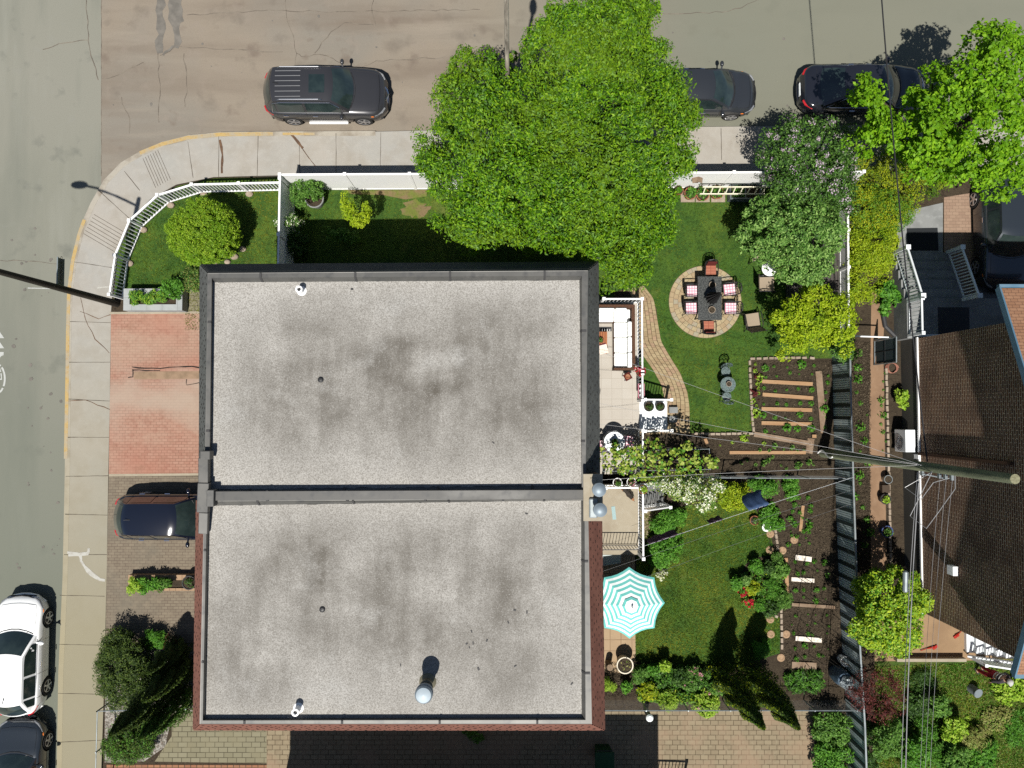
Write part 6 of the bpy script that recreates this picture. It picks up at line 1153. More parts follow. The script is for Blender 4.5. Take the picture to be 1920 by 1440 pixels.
rb = T('rain_barrel', 'grey-blue rain barrel with crumpled foil cover beside the red maple', 'barrel', W(1570, 1262, YZ)); q = W(1578, 1270, .7); b = MB(); b.lathe([(.27, 0), (.31, .25), (.32, .5), (.3, .85), (.27, .92), (.02, .93)], (q.x, q.y, YZ), 24); b.build('barrel_body', m_binb, rb, True); b = MB(); R = [[(q.x+.05+r*(1+random.uniform(-.15, .15))*math.cos(2*math.pi*k/14), q.y-.06+r*(1+random.uniform(-.15, .15))*math.sin(2*math.pi*k/14), YZ+z+random.uniform(-.04, .04)) for k in range(14)] for r, z in ((.29, .86), (.27, 1.0), (.18, 1.08), (.05, 1.1))]; b.loft(R); b.build('foil_cover', m_galv, rb)
bb_ = T('bucket', 'grey plastic tub lying in rough grass below the person', 'tub', W(1822, 1293, YZ)); q0, q1 = W(1822, 1291, .2), W(1834, 1300, .5); b = MB(); b.path([q0-Vector((0, 0, .08)), q1], [.17, .17], 20); b.build('tub_body', pmat('grey_plastic', A(150, 154, 156), [], .5), bb_, True); b = MB(); b.path([q1, q1+(q1-q0).normalized()*.02], [.185, .185], 20); b.build('rim', m_galv, bb_)
for lab, pts in (('red long-handled tool lying by the tan patio corner', [(1812, 1172), (1800, 1186), (1792, 1192)]), ('red tool lying flat on the tan patio under the yellow-green tree', [(1726, 1220), (1738, 1216), (1752, 1213)])):
    b = MB(); b.path([W(*p, YZ+.05) for p in pts], [.015, .015, .05], 6); b.cbx(W(*pts[2], YZ).x, W(*pts[2], YZ).y, YZ+.004, .22, .1, .06, .6); tag(b.build('garden_tool', pmat('red_plastic', A(205, 52, 36), [], .5)), lab, 'garden tool')
bw = T('bird_bath', 'small white bowl beside the stepping stones and seedlings', 'bowl', W(1437, 990, YZ)); q = W(1437, 989, YZ+.2); b = MB(); b.lathe([(.08, 0), (.1, .1), (.17, .2), (.15, .2), (.02, .14)], (q.x, q.y, YZ), 18); b.build('bowl', m_white, bw, True)
rp = pot('reddish clay trough among plants below the blue towel', 1415, 976, YZ, .18, .2, m_clay, L_mid, 30, .1)
# stakes and seedlings
stk = MB(); stk.tube((0, 0, 0), (0, 0, 1.5), .013, .011, 5); so_ = stk.build('garden_stake', pmat('dark_stake', A(92, 84, 76), [], .9)); tag(so_, 'thin dark garden stake standing in the lower planted bed', 'stake', 'stakes in the lower bed'); so_.location = W(1490, 1058, YZ-.02)
for k, (x, y) in enumerate([(1507, 1060), (1526, 1062), (1548, 1070), (1489, 1078), (1503, 1080), (1550, 1095), (1560, 1105), (1498, 1110), (1520, 1114), (1540, 1120), (1495, 1155), (1520, 1160), (1540, 1166), (1494, 1180), (1517, 1184), (1556, 1186), (1492, 1222), (1516, 1226), (1538, 1228), (1556, 1234), (1560, 1150), (1549, 1210)]):
    c = so_.copy(); COL.objects.link(c); c.location = W(x, y, YZ-.02); c.rotation_euler = (random.uniform(-.06, .06), random.uniform(-.06, .06), 0)
def seedling_proto(lab, group, cols):
    P, N = puff(np.array([[0, 0, .07], [.04, .02, .1]]), .09, 9, .6); o = leafobj('seedling', P, N, .1, cols, None, None, .5); return tag(o, lab, 'seedling', group)
def scatter(proto, pts):
    first = True
    for x, y in pts:
        c = proto if first else proto.copy(); first = False
        if c is not proto: COL.objects.link(c)
        c.location = W(x, y, YZ); c.rotation_euler = (0, 0, random.random()*6.28); s = random.choice((.45, .6, .8, 1, 1.3, 1.6))*random.uniform(.8, 1.2); x += random.uniform(-3.5, 3.5); y += random.uniform(-3, 3); c.location = W(x, y, YZ); c.scale = (s, s, s)
s1 = seedling_proto('small green seedling in the soil of the upper planting bed', 'seedlings of the upper bed', L_bed)
scatter(s1, [(1432+i*22+random.uniform(-3, 3), y+random.uniform(-2, 2)) for y in (688, 704, 731, 757, 781, 806) for i in range(5)]+[(1549, 704+i*16) for i in range(7)])
s2 = seedling_proto('yellow-green lettuce in the border row next to the upper lawn', 'lettuces along the upper lawn', L_lime)
scatter(s2, [(1417+random.uniform(-5, 6), 684+i*11) for i in range(11)]+[(1372, 828), (1390, 824), (1430, 830), (1402, 826), (1352, 832)])
s3 = seedling_proto('dark red lettuce in the border row next to the upper lawn', 'red lettuces along the upper lawn', pmat('red_lettuce', A(110, 44, 44)))
scatter(s3, [(1410+random.uniform(0, 14), 690+i*15) for i in range(8)])
s4 = seedling_proto('small seedling in the soil strip between plank and white pipe fence', 'seedlings of the middle strip', L_mid)
scatter(s4, [(1385+i*13+random.uniform(-4, 4), 860+random.uniform(-4, 22)) for i in range(12)]+[(1425+i*14, 842+random.uniform(-3, 3)) for i in range(7)])
s5 = seedling_proto('small green seedling in the soil of the lower staked bed', 'seedlings of the lower bed', L_bed)
scatter(s5, [(1490+i*19+random.uniform(-4, 4), y+random.uniform(-4, 4)) for y in (1056, 1073, 1102, 1122, 1152, 1170, 1188, 1215, 1232) for i in range(4)]+[(1484+(i % 3)*16+random.uniform(-4, 4), 935+(i//3)*12) for i in range(24)])
s6 = seedling_proto('weedy green tuft in the dry earth beside the slatted fence', 'weeds along the slatted fence', L_bed)
scatter(s6, [(1604+random.uniform(-2, 22), y) for y in range(690, 1050, 22)]+[(1655+random.uniform(-3, 3), y) for y in range(700, 860, 16)])
# pots along the garden walk by the brick house
for x, y, r, lab, m, fo in ((1666, 899, .16, 'pale round pot of earth on the garden walk under the utility pole', m_galv, None), (1661, 936, .2, 'dark pot with grass on the garden walk, middle of the row', m_dgrey, L_lime), (1664, 997, .22, 'blue glazed pot on the garden walk near the yellow-green tree', pmat('blue_glaze', A(90, 110, 170), [], .3), L_mid)): pot(lab, x, y, YZ, r, .35, m, fo, 60, .12)
b = MB(); q = W(1665, 905, YZ); mr_ = pmat('square_pot', A(96, 80, 66)); b = MB(); q = W(1662, 917, .4); b.cbx(q.x, q.y, YZ, .3, .3, .26); tag(b.build('square_pot', mr_), 'square brown pot on the garden walk between two round ones', 'pot')
b = MB()
for i in range(9): q = W(1660+i*.6, 640+i*58, YZ); 
pts = [(1660, 690), (1662, 760), (1664, 850), (1667, 1000), (1670, 1070)]
for a, c in zip(pts, pts[1:]):
    p, q = W(*a, YZ), W(*c, YZ); n = int((q-p).length/.24)
    for i in range(n): m = p.lerp(q, (i+.5)/n); b.cbx(m.x, m.y, YZ-.01, .09, .21, random.uniform(.08, .12), random.uniform(-.08, .08))
tag(b.build('brick_edging', m_stone), 'pinkish brick edging between garden walk and brick house soil', 'edging')
hs = MB(); hs.path([W(1672, 690, YZ+.03)+Vector((.28*math.cos(i*.5)*(1-.01*i), .2*math.sin(i*.5), .01*i/10)) for i in range(50)], .016, 5); tag(hs.build('garden_hose', pmat('pink_hose', A(190, 130, 110), [], .5)), 'coiled pinkish garden hose by the mesh gate', 'hose')
bp = MB(); bp.path([W(1655, 560, YZ+.08), W(1656, 590, YZ+.08), W(1660, 612, YZ+.08), W(1680, 632, YZ+.08)], .09, 8); tag(bp.build('bed_border', m_dgrey), 'curved dark border of the small bed by the porch steps', 'border')
# stones at the globe shrub
for i, (x, y, r, lab) in enumerate(((455, 467, .14, 'pinkish round rock to the right of the globe shrub'), (439, 481, .17, 'mossy pale rock beside the globe shrub'), (426, 491, .13, 'pale flat rock at the house side of the globe shrub'), (402, 493, .12, 'small pale rock nearest the house eaves by the globe shrub'))):
    b = MB(); q = W(x, y, YZ+.06); b.ell((q.x, q.y, YZ+.05), (r, r*.8, r*.6), 10); tag(b.build('garden_rock', m_stone, None, True), lab, 'rock', 'rocks round the globe shrub')
# ---------------------------------------------------------------- trees and shrubs
BIG = [(985, 35), (1010, 12), (1075, 0), (1130, -14), (1190, -18), (1227, 0), (1228, 62), (1256, 68), (1258, 120), (1288, 128), (1318, 158), (1300, 185), (1312, 215), (1300, 240), (1308, 300), (1290, 322), (1266, 340), (1275, 365), (1262, 400), (1270, 425), (1255, 455), (1228, 470), (1235, 490), (1205, 520), (1185, 548), (1150, 542), (1128, 548), (1125, 500), (1095, 480), (1060, 478), (1020, 460), (985, 462), (950, 450), (905, 468), (868, 462), (840, 445), (812, 430), (806, 405), (832, 385), (805, 360), (812, 335), (775, 318), (768, 285), (795, 268), (800, 240), (818, 215), (808, 160), (838, 128), (850, 98), (905, 85), (922, 75), (935, 105), (962, 130), (972, 95), (985, 80)]
tree('ash_tree', 'huge dense green tree spreading over sidewalk, white fence and lawn', 'tree', (1062, 372), BIG, 4.6, 8.2, 1.9, 1300, .31, 68, .15, [L_ash, L_mid], [6, 1], .28, .38, ntip=16, inset=7, under=110, hole=.95)
MAP_ = [(1858, 28), (1890, 40), (1925, 42), (1960, 160), (1960, 330), (1925, 352), (1895, 340), (1880, 372), (1850, 368), (1830, 345), (1800, 352), (1770, 330), (1740, 345), (1700, 335), (1690, 300), (1660, 280), (1640, 268), (1625, 290), (1595, 270), (1605, 240), (1640, 235), (1612, 205), (1592, 180), (1610, 140), (1635, 132), (1640, 160), (1660, 200), (1690, 215), (1700, 180), (1735, 160), (1730, 110), (1760, 128), (1790, 105), (1792, 80), (1815, 90), (1830, 50)]
tree('maple_tree', 'bright yellow-green maple overhanging street, black sedan and driveway', 'tree', (1722, 330), MAP_, 4.6, 7.0, 2.4, 430, .27, 32, .17, L_maple, None, .17, .62, ntip=26, inset=2, squash=.5, under=16, hole=.65)
LIL = [(1428, 250), (1470, 236), (1520, 228), (1570, 225), (1600, 240), (1605, 300), (1600, 360), (1590, 405), (1550, 372), (1500, 372), (1455, 368), (1440, 330), (1425, 290)]
tree('lilac_tree', 'lilac with pale pinkish blossoms leaning over the white fence end', 'tree', (1512, 330), LIL, 2.6, 3.8, 1.0, 170, .3, 60, .13, [L_dark, L_mid], [2, 1], .07, .5, blossom=(L_lilac, .5, .065), under=20)
PEAR = [(1395, 385), (1430, 362), (1470, 372), (1510, 375), (1560, 390), (1585, 430), (1575, 468), (1548, 480), (1555, 505), (1530, 515), (1540, 530), (1500, 525), (1470, 520), (1455, 495), (1425, 490), (1400, 470), (1385, 440), (1402, 415)]
tree('pear_tree', 'mid green leafy pear tree between white round table and timber deck', 'tree', (1480, 455), PEAR, 2.3, 3.9, .9, 190, .26, 56, .15, L_pear, None, .09, .45, under=25)
YT = [(1442, 585), (1470, 572), (1490, 560), (1515, 540), (1540, 530), (1560, 560), (1600, 560), (1605, 600), (1600, 640), (1592, 668), (1560, 650), (1530, 645), (1500, 658), (1470, 668), (1460, 650), (1478, 630), (1455, 610)]
tree('yellow_tree', 'small yellow-leaved tree at the end of the planting bed', 'tree', (1522, 606), YT, 1.9, 3.2, .8, 120, .24, 46, .13, L_yel, None, .06, .5, under=12)
shrub('leafy_shrub', 'bright green bush at the fence end beside the mesh gate', circ(1590, 655, 24, 20), .9, 1.7, 34, .2, 50, .12, L_mid)
# golden ground shrubs along the east boundary
JUN = [(1605, 290), (1660, 300), (1700, 330), (1760, 340), (1755, 362), (1720, 390), (1690, 410), (1684, 450), (1668, 500), (1650, 540), (1630, 560), (1600, 560), (1596, 500), (1592, 440), (1600, 390), (1596, 340)]
for lab, pl_, mats in (('dark green spreading juniper below the maple', [(1600, 285), (1660, 280), (1770, 285), (1785, 345), (1740, 375), (1650, 350), (1600, 340)], [L_fir, L_jun]), ('yellow-green spreading shrub in the middle of the east boundary', [(1596, 345), (1650, 352), (1735, 362), (1712, 405), (1690, 430), (1600, 430)], [L_bed, L_jun]), ('golden spreading shrub alongside the white fence top', [(1594, 432), (1684, 432), (1668, 500), (1640, 560), (1598, 562)], [L_jun, L_yel])):
    shrub('spreading_shrub', lab, pl_, .5, 1.3, 130, .24, 56, .11, mats, [1, 3], 'spreading shrubs of the east boundary', .35, .35)
shrub('leafy_plant', 'broad-leaved bright green plant beside the porch steps', circ(1668, 560, 22, 30), .4, .8, 26, .16, 26, .22, L_bed)
shrub('leafy_plant', 'fresh lime green plant against the brick house foundation', circ(1696, 745, 15, 17), .4, .75, 18, .13, 24, .2, L_lime)
shrub('globe_shrub', 'large round clipped yellow-green globe shrub on the corner lawn', circ(382, 435, 67, 63, 24, .02), 1.1, 2.3, 480, .15, 56, .095, L_globe, None, None, .42, .55)
shrub('leafy_bush', 'leafy green bush growing from the large pale corner pot', [(545, 350), (560, 335), (585, 328), (605, 345), (600, 365), (580, 385), (550, 385), (540, 370)], 1.0, 1.6, 46, .17, 40, .12, L_mid, base=.6)
shrub('variegated_bush', 'pale variegated bush at the end of the white fence panel', circ(541, 418, 24, 20), .8, 1.4, 40, .15, 40, .08, [L_mid, L_white], [4, 1])
shrub('shaded_bush', 'dark bush in the house shadow behind the variegated bush', circ(548, 460, 28, 26), .6, 1.2, 40, .18, 36, .12, L_dark)
tree('young_tree', 'young yellow-leaved tree with thin bare twigs at the house shadow edge', 'tree', (648, 412), [(640, 362), (655, 375), (668, 395), (690, 378), (692, 400), (686, 428), (668, 425), (655, 415), (642, 395)], 1.8, 2.4, .3, 46, .14, 30, .1, L_yel, None, .03, .5, ntip=8)
shrub('shaded_bush', 'small dark bush in deep shade near the young yellow tree', [(610, 425), (640, 430), (680, 440), (660, 455), (620, 448)], .6, 1.0, 30, .16, 24, .13, L_mid)
shrub('leafy_bush', 'rounded green bush overhanging the planter box end', circ(320, 541, 19, 19), .9, 1.2, 40, .15, 40, .1, L_bed, base=.5)
shrub('grey_bush', 'grey-green bush between planter box and house eaves', circ(360, 524, 24, 22), .6, 1.1, 46, .16, 40, .09, [L_dark, L_mid, L_dry])
for i, x in enumerate((250, 262, 275, 288, 302)): shrub('leafy_plant', 'strappy green plant in the long planter box', circ(x, 557, 8, 11), .75, .95, 9, .1, 26, .2, [L_bed, L_mid, L_lime], None, 'strappy plants in the long planter box', .2, base=.56)
for x, y, m, lab in ((252, 1100, L_lime, 'lime green plant at the sidewalk end of the low planter'), (268, 1098, L_bed, 'mounded green plant second in the low planter'), (290, 1094, L_bed, 'tall strappy plant in the middle of the low planter'), (308, 1096, L_mid, 'strappy plant near the dark pot in the low planter')): shrub('leafy_plant', lab, circ(x, y, 13, 12), .55, .8, 14, .12, 34, .16, m, None, 'plants in the low driveway planter', .3, base=.36)
shrub('evergreen_shrub', 'wide dark evergreen shrub overhanging the sidewalk', [(205, 1190), (240, 1182), (268, 1205), (285, 1250), (290, 1290), (262, 1325), (215, 1330), (190, 1290), (184, 1240)], .7, 1.5, 170, .24, 80, .12, L_fir, asp=.35)
shrub('evergreen_shrub', 'low dark evergreen shrub at the foot of the cedars by the sidewalk', [(205, 1370), (240, 1358), (280, 1368), (290, 1395), (262, 1424), (215, 1428), (194, 1400)], .6, 1.2, 120, .22, 80, .12, [L_fir, L_bed], [3, 1], asp=.3)
shrub('grass_clump', 'bright green grassy clump in the pebble bed', circ(287, 1200, 19, 17), .45, .7, 24, .14, 40, .22, L_bed, asp=.14)
shrub('dark_heather', 'small dark purple-leaved shrub by the house eaves at the pebble bed', circ(318, 1206, 14, 14), .4, .7, 18, .12, 36, .09, [L_dark, L_redm])
gcd = 'cedars beside the house front'
cone_tree('tallest cedar in front of the house, leaning tip over the sidewalk shrub', (330, 1278), 4.6, .85, 8000, .11, L_fir, group=gcd); cone_tree('slim cedar closest to the house eaves', (352, 1248), 3.4, .65, 5200, .11, L_fir, group=gcd); cone_tree('cedar nearest the brown driveway', (340, 1215), 2.6, .6, 4200, .11, L_fir, group=gcd); cone_tree('cedar beside the beige slab paving', (352, 1306), 3.6, .75, 5600, .11, [L_fir, L_mid], group=gcd)
gce = 'cedars at the end of the lower flower bed'
cone_tree('tall cedar of the pair nearer the pink flowers', (1350, 1262), 4.9, .72, 7600, .12, [L_fir, L_jun], group=gce, wts=[3, 1])
cone_tree('tall cedar of the pair nearer the staked bed', (1404, 1262), 4.9, .78, 8200, .12, [L_fir, L_jun], group=gce, wts=[3, 1])
# vine, blossom tree and lower garden
VN = [(1128, 838), (1165, 836), (1215, 828), (1262, 838), (1300, 828), (1345, 838), (1350, 872), (1300, 882), (1262, 900), (1210, 905), (1180, 898), (1130, 880)]
vp = T('grape_arbour', 'grape vine trained over thin white pipes between deck and soil strips', 'vine', W(1240, 866, YZ)); vz = 2.2
b = MB(); g4 = [W(x, y, vz) for x, y in ((1130, 846), (1330, 842), (1332, 880), (1130, 884))]
for p, q in zip(g4, g4[1:]+g4[:1]): b.tube(p, q, .01)
for f in (.25, .5, .75): b.tube(g4[0].lerp(g4[1], f), g4[3].lerp(g4[2], f), .008)
b.tube(g4[0].lerp(g4[3], .5), g4[1].lerp(g4[2], .5), .008)
for f in (.36, .68, 1): [b.tube((p.x, p.y, YZ-.02), p, .02) for p in (g4[0].lerp(g4[1], f), g4[3].lerp(g4[2], f))]
b.build('pipe_frame', m_galv, vp)
b = MB()
for i in range(12): p = g4[0].lerp(g4[1], random.random()).lerp(g4[3].lerp(g4[2], random.random()), random.random()); q = p+Vector((random.uniform(-1, 1), random.uniform(-.5, .5), random.uniform(-.1, .2))); b.path([p, p.lerp(q, .5)+Vector((0, .12, .1)), q], .012, 5)
q = W(1285, 862, YZ); b.path([q, q+Vector((.1, .05, 1.1)), q+Vector((-.3, 0, 2.1)), q+Vector((-1.4, .1, 2.3))], [.05, .045, .035, .015], 6); b.build('vine_stems', BARK, vp)
Cn = clumps(VN, vz, vz+.35, .25, 110); P, N = puff(Cn, .18, 6, .6, .9); leafobj('vine_leaves', P, N, .16, [L_vine, L_bed], [3, 1], vp, .85)
BLO = [(1218, 905), (1245, 893), (1290, 897), (1335, 893), (1352, 905), (1366, 915), (1342, 930), (1345, 945), (1315, 960), (1290, 948), (1265, 930), (1235, 918)]
tree('blossom_tree', 'small tree covered in cream white blossom beside the grey slotted steps', 'tree', (1268, 892), BLO, 2.0, 2.8, .5, 120, .2, 26, .09, [L_mid, L_vine], None, .05, .5, blossom=(L_white, .95, .085))
shrub('yellow_shrub', 'yellow-green feathery shrub between blossom tree and blue towel', [(1345, 915), (1370, 908), (1398, 915), (1405, 935), (1385, 950), (1350, 952)], .6, 1.2, 60, .19, 44, .11, [L_jun, L_yel])
shrub('leafy_bush', 'green bush behind the blue towel at the white pipe fence', [(1400, 905), (1425, 898), (1450, 900), (1458, 920), (1430, 930)], .5, .9, 40, .18, 40, .11, L_bed)
shrub('herb_patch', 'bright green herb patch at the white pipe fence beside the soil', [(1470, 898), (1495, 896), (1495, 920), (1486, 938), (1472, 925)], .35, .55, 36, .13, 40, .1, L_bed)
shrub('leafy_bush', 'green strawberry patch along the clothesline below the blue towel', [(1430, 950), (1452, 942), (1462, 970), (1470, 990), (1440, 996), (1428, 980)], .3, .5, 50, .15, 36, .12, L_bed)
shrub('lily_bed', 'lush green leafy clump beside the purple towel and paver path', [(1222, 985), (1245, 962), (1272, 955), (1285, 965), (1275, 985), (1250, 1005), (1225, 1010)], .5, .9, 60, .18, 44, .14, L_bed, asp=.3)
shrub('lily_bed', 'lush green leafy clump nearest the striped parasol', [(1212, 1015), (1245, 1008), (1268, 1002), (1278, 1020), (1262, 1050), (1240, 1068), (1222, 1055)], .5, .95, 70, .18, 46, .14, L_bed, asp=.3)
shrub('grass_clump', 'dry pale plant at the foot of the leafy clumps by the parasol', circ(1240, 1078, 10, 9), .3, .4, 8, .08, 20, .1, [L_dry, L_white])
shrub('flower_bed_plant', 'mixed low planting filling the soil of the round flower bed', [(1392, 1078), (1415, 1060), (1455, 1050), (1470, 1075), (1472, 1138), (1440, 1142), (1408, 1118)], .2, .45, 130, .12, 16, .12, [L_bed, L_dark, L_mid, L_jun, L_redm], [3, 2, 2, 1, .6], None, .4, .3)
shrub('flower_bed_plant', 'mixed dark planting along the lawn edge of the lower flower bed', [(1205, 1252), (1250, 1246), (1300, 1254), (1345, 1262), (1350, 1300), (1290, 1298), (1225, 1290)], .3, .7, 170, .13, 20, .14, [L_dark, L_bed, L_mid], [3, 2, 1], None, .4, .5)
shrub('flower_bed_plant', 'mixed leafy planting along the white pipe fence of the lower bed', [(1195, 1296), (1250, 1296), (1330, 1300), (1335, 1312), (1270, 1320), (1200, 1312)], .25, .6, 120, .13, 20, .14, [L_bed, L_lime, L_jun, L_mid], [2, 1, 1, 2], None, .4, .4)
FL = 'plants in the round flower bed'
for lab, x, y, r, m, bl in (('round dense green plant at the stepping stone end of the flower bed', 1420, 1062, 13, L_bed, None), ('green plant at the lawn point of the flower bed', 1382, 1094, 12, L_bed, None), ('grey-green plant beside the red flowers', 1398, 1088, 10, L_pear, None), ('yellowish plant in the middle of the flower bed', 1412, 1104, 13, L_jun, None), ('large leafy plant in the centre of the flower bed', 1446, 1106, 22, L_bed, None), ('sprawling leafy plant along the pale plank of the flower bed', 1462, 1070, 16, L_mid, None), ('leafy plant beside the lower edging of the flower bed', 1470, 1125, 16, L_mid, None), ('small bright green plant below the red flowers', 1424, 1136, 11, L_bed, None), ('mixed green and brown plant at the slanted edging', 1446, 1142, 15, L_dark, None), ('dark leafy plant behind the round dense one', 1444, 1066, 13, L_dark, None), ('leafy plant at the plank end of the flower bed', 1458, 1046, 11, L_mid, None)):
    shrub('flower_bed_plant', lab, circ(x, y, r), .35, .75, int(r*3.2), .1, 22, random.uniform(.08, .15), m, None, FL, random.choice((.25, .45, .6)), .35)
for lab, x, y in (('cluster of red flowers at the lawn edge, upper cluster', 1396, 1110), ('cluster of red flowers at the lawn edge, lower cluster', 1406, 1128)): shrub('red_flowers', lab, circ(x, y, 13, 10), .35, .55, 26, .09, 14, .1, L_bed, None, 'red flowers in the round bed', blossom=(m_redp, .95, .13))
LB = 'plants in the lower flower bed'
for lab, x, y, r, m, bl in (('grassy green tuft against the house at the lower bed', 1142, 1284, 13, L_lime, None), ('bushy green plant beside the cream planter', 1200, 1266, 16, L_mid, None), ('green plant third along the lower flower bed', 1226, 1258, 14, L_bed, None), ('yellow-green plant at the lawn side of the lower flower bed', 1248, 1252, 12, L_lime, None), ('dark bush in the middle of the lower flower bed', 1275, 1270, 18, L_dark, None), ('pink flowering plant nearer the lawn in the lower bed', 1304, 1264, 14, L_mid, (m_plant_pink, .4, .1)), ('pink flowering plant beside the white pipe fence', 1292, 1284, 12, L_mid, (m_plant_pink, .3, .1)), ('olive plant in front of the cream planter toward the fence', 1216, 1296, 16, L_jun, None), ('lime leafy plant overhanging the white pipe fence', 1252, 1312, 18, L_lime, None), ('large leafy plant spilling over the white pipe fence near the cedars', 1325, 1318, 24, L_lime, (m_plant_pink, .12, .08)), ('green plant between the pink flowers and the cedars', 1345, 1290, 14, L_mid, (m_plant_pink, .2, .09)), ('small green clump in the bare soil of the lower bed', 1175, 1288, 8, L_bed, None)):
    shrub('flower_bed_plant', lab, circ(x, y, r), .4, .9, int(r*3), .11, 22, random.uniform(.09, .16), m, None, LB, random.choice((.25, .45, .6)), .45, blossom=bl)
shrub('grass_clump', 'spiky ornamental grass in the cedar shadow by the stepping stones', circ(1428, 1215, 16, 14), .5, .9, 26, .13, 36, .26, L_bed, asp=.1)
shrub('grass_clump', 'dark grassy weeds between tan paving and lower bed', [(1470, 1262), (1540, 1262), (1545, 1300), (1480, 1300)], .25, .45, 50, .16, 34, .2, [L_dark, L_bed], asp=.2)
tree('garden_tree', 'rounded yellow-green tree between slatted fence and tan patio', 'tree', (1640, 1120), [(1605, 1095), (1640, 1070), (1680, 1066), (1715, 1078), (1745, 1128), (1725, 1160), (1728, 1205), (1690, 1225), (1650, 1222), (1610, 1205), (1594, 1170), (1612, 1140)], 2.2, 3.8, 1.1, 210, .22, 44, .13, [L_lime, L_yel, L_bed], [3, 2, 1], .08, .6, under=25)
tree('red_maple', 'wispy dark red small maple beside the rain barrel', 'tree', (1618, 1278), [(1605, 1265), (1640, 1252), (1680, 1258), (1700, 1290), (1690, 1330), (1660, 1350), (1625, 1345), (1600, 1320), (1585, 1290)], 1.6, 2.5, .9, 105, .2, 18, .12, L_redm, None, .05, .28, ntip=14)
shrub('dense_bush', 'dense green bush in the strip beside the tan paving end', [(1530, 1345), (1560, 1338), (1590, 1350), (1592, 1390), (1560, 1400), (1532, 1385)], .7, 1.2, 70, .2, 46, .13, L_mid)
shrub('dense_bush', 'lower dense green bush in the strip beside the tan paving end, cut by the frame', [(1530, 1400), (1590, 1402), (1594, 1450), (1530, 1450)], .7, 1.2, 60, .2, 46, .13, L_bed)
UN = 'undergrowth shrubs in the shaded corner'
for lab, pl_, zE, zT, m, n in (('bushy sapling beside the slatted fence in the shaded corner', [(1640, 1365), (1680, 1352), (1700, 1370), (1690, 1410), (1650, 1430), (1632, 1405)], .9, 1.8, L_mid, 70), ('leafy sapling under the steel cable', [(1690, 1395), (1730, 1380), (1750, 1420), (1720, 1450), (1690, 1440)], .8, 1.6, L_bed, 60), ('bright grassy shrub below the power wires', [(1770, 1350), (1815, 1345), (1820, 1370), (1790, 1395), (1770, 1385)], .5, .9, L_lime, 46), ('small leafy shrub beside the end of the wires', [(1745, 1310), (1775, 1305), (1778, 1335), (1750, 1345)], .6, 1.1, L_mid, 34), ('mixed weedy shrub in the corner of the picture', [(1820, 1390), (1870, 1395), (1860, 1440), (1815, 1440)], .3, .6, L_bed, 50), ('long grass tuft near the person', [(1865, 1280), (1925, 1272), (1925, 1310), (1875, 1320)], .25, .45, L_lime, 46), ('dry brownish brush beside the grassy shrub', [(1800, 1372), (1850, 1365), (1845, 1400), (1805, 1405)], .4, .7, L_dry, 40), ('low leafy shrub in the shade under the low concrete wall', [(1700, 1262), (1745, 1258), (1760, 1285), (1715, 1300)], .2, .45, L_dark, 44), ('dark weedy patch between the red maple and the power wires', [(1700, 1300), (1745, 1298), (1750, 1335), (1705, 1350)], .25, .6, L_dark, 50), ('yellowish weedy patch in front of the grey tub', [(1840, 1330), (1900, 1325), (1905, 1370), (1850, 1375)], .15, .3, L_dry, 50), ('green weedy patch at the right frame edge below the long grass', [(1880, 1340), (1935, 1330), (1935, 1400), (1890, 1395)], .15, .35, L_bed, 56), ('bright sapling below the dry brush near the bottom edge', [(1770, 1395), (1815, 1400), (1805, 1445), (1765, 1440)], .7, 1.3, L_mid, 50), ('dark bushy growth beside the slatted fence at the bottom edge', [(1612, 1360), (1640, 1355), (1645, 1445), (1615, 1445)], .4, .8, L_dark, 50), ('leafy undergrowth at the bottom edge under the wires', [(1720, 1340), (1760, 1360), (1765, 1440), (1735, 1445)], .5, .9, L_bed, 50)):
    shrub('undergrowth_shrub', lab, pl_, zE, zT, n, .17, 34, random.uniform(.12, .2), m, None, UN, random.choice((.2, .4, .55)), (zT-YZ)*.75)
shrub('climbing_plant', 'trailing ivy at the shaded foot of the gravel roofed house', [(868, 1372), (900, 1370), (912, 1392), (895, 1394)], .4, .7, 16, .12, 20, .13, L_mid)
# ---------------------------------------------------------------- person and dog
def skin(name, J, E, mat, parent, sub=2):
    me = bpy.data.meshes.new(name); ks = list(J); ix = {k: i for i, k in enumerate(ks)}; me.from_pydata([J[k][0] for k in ks], [(ix[a], ix[c]) for a, c in E], [])
    o = bpy.data.objects.new(name, me); COL.objects.link(o); md = o.modifiers.new('skin', 'SKIN'); md.use_smooth_shade = True
    for i, k in enumerate(ks):
        r = J[k][1]; me.skin_vertices[0].data[i].radius = r if isinstance(r, tuple) else (r, r); me.skin_vertices[0].data[i].use_root = i == 0
    s = o.modifiers.new('sub', 'SUBSURF'); s.levels = s.render_levels = sub
    dg = bpy.context.evaluated_depsgraph_get(); m2 = bpy.data.meshes.new_from_object(o.evaluated_get(dg)); bpy.data.objects.remove(o)
    m2.materials.clear(); m2.materials.append(mat); o = bpy.data.objects.new(name, m2); COL.objects.link(o); o.parent = parent; return o
pp = W(1833, 1252, YZ); pe = T('person', 'person in red trousers, dark white-banded jumper and white cap by the back steps', 'person', (0, 0, 0))
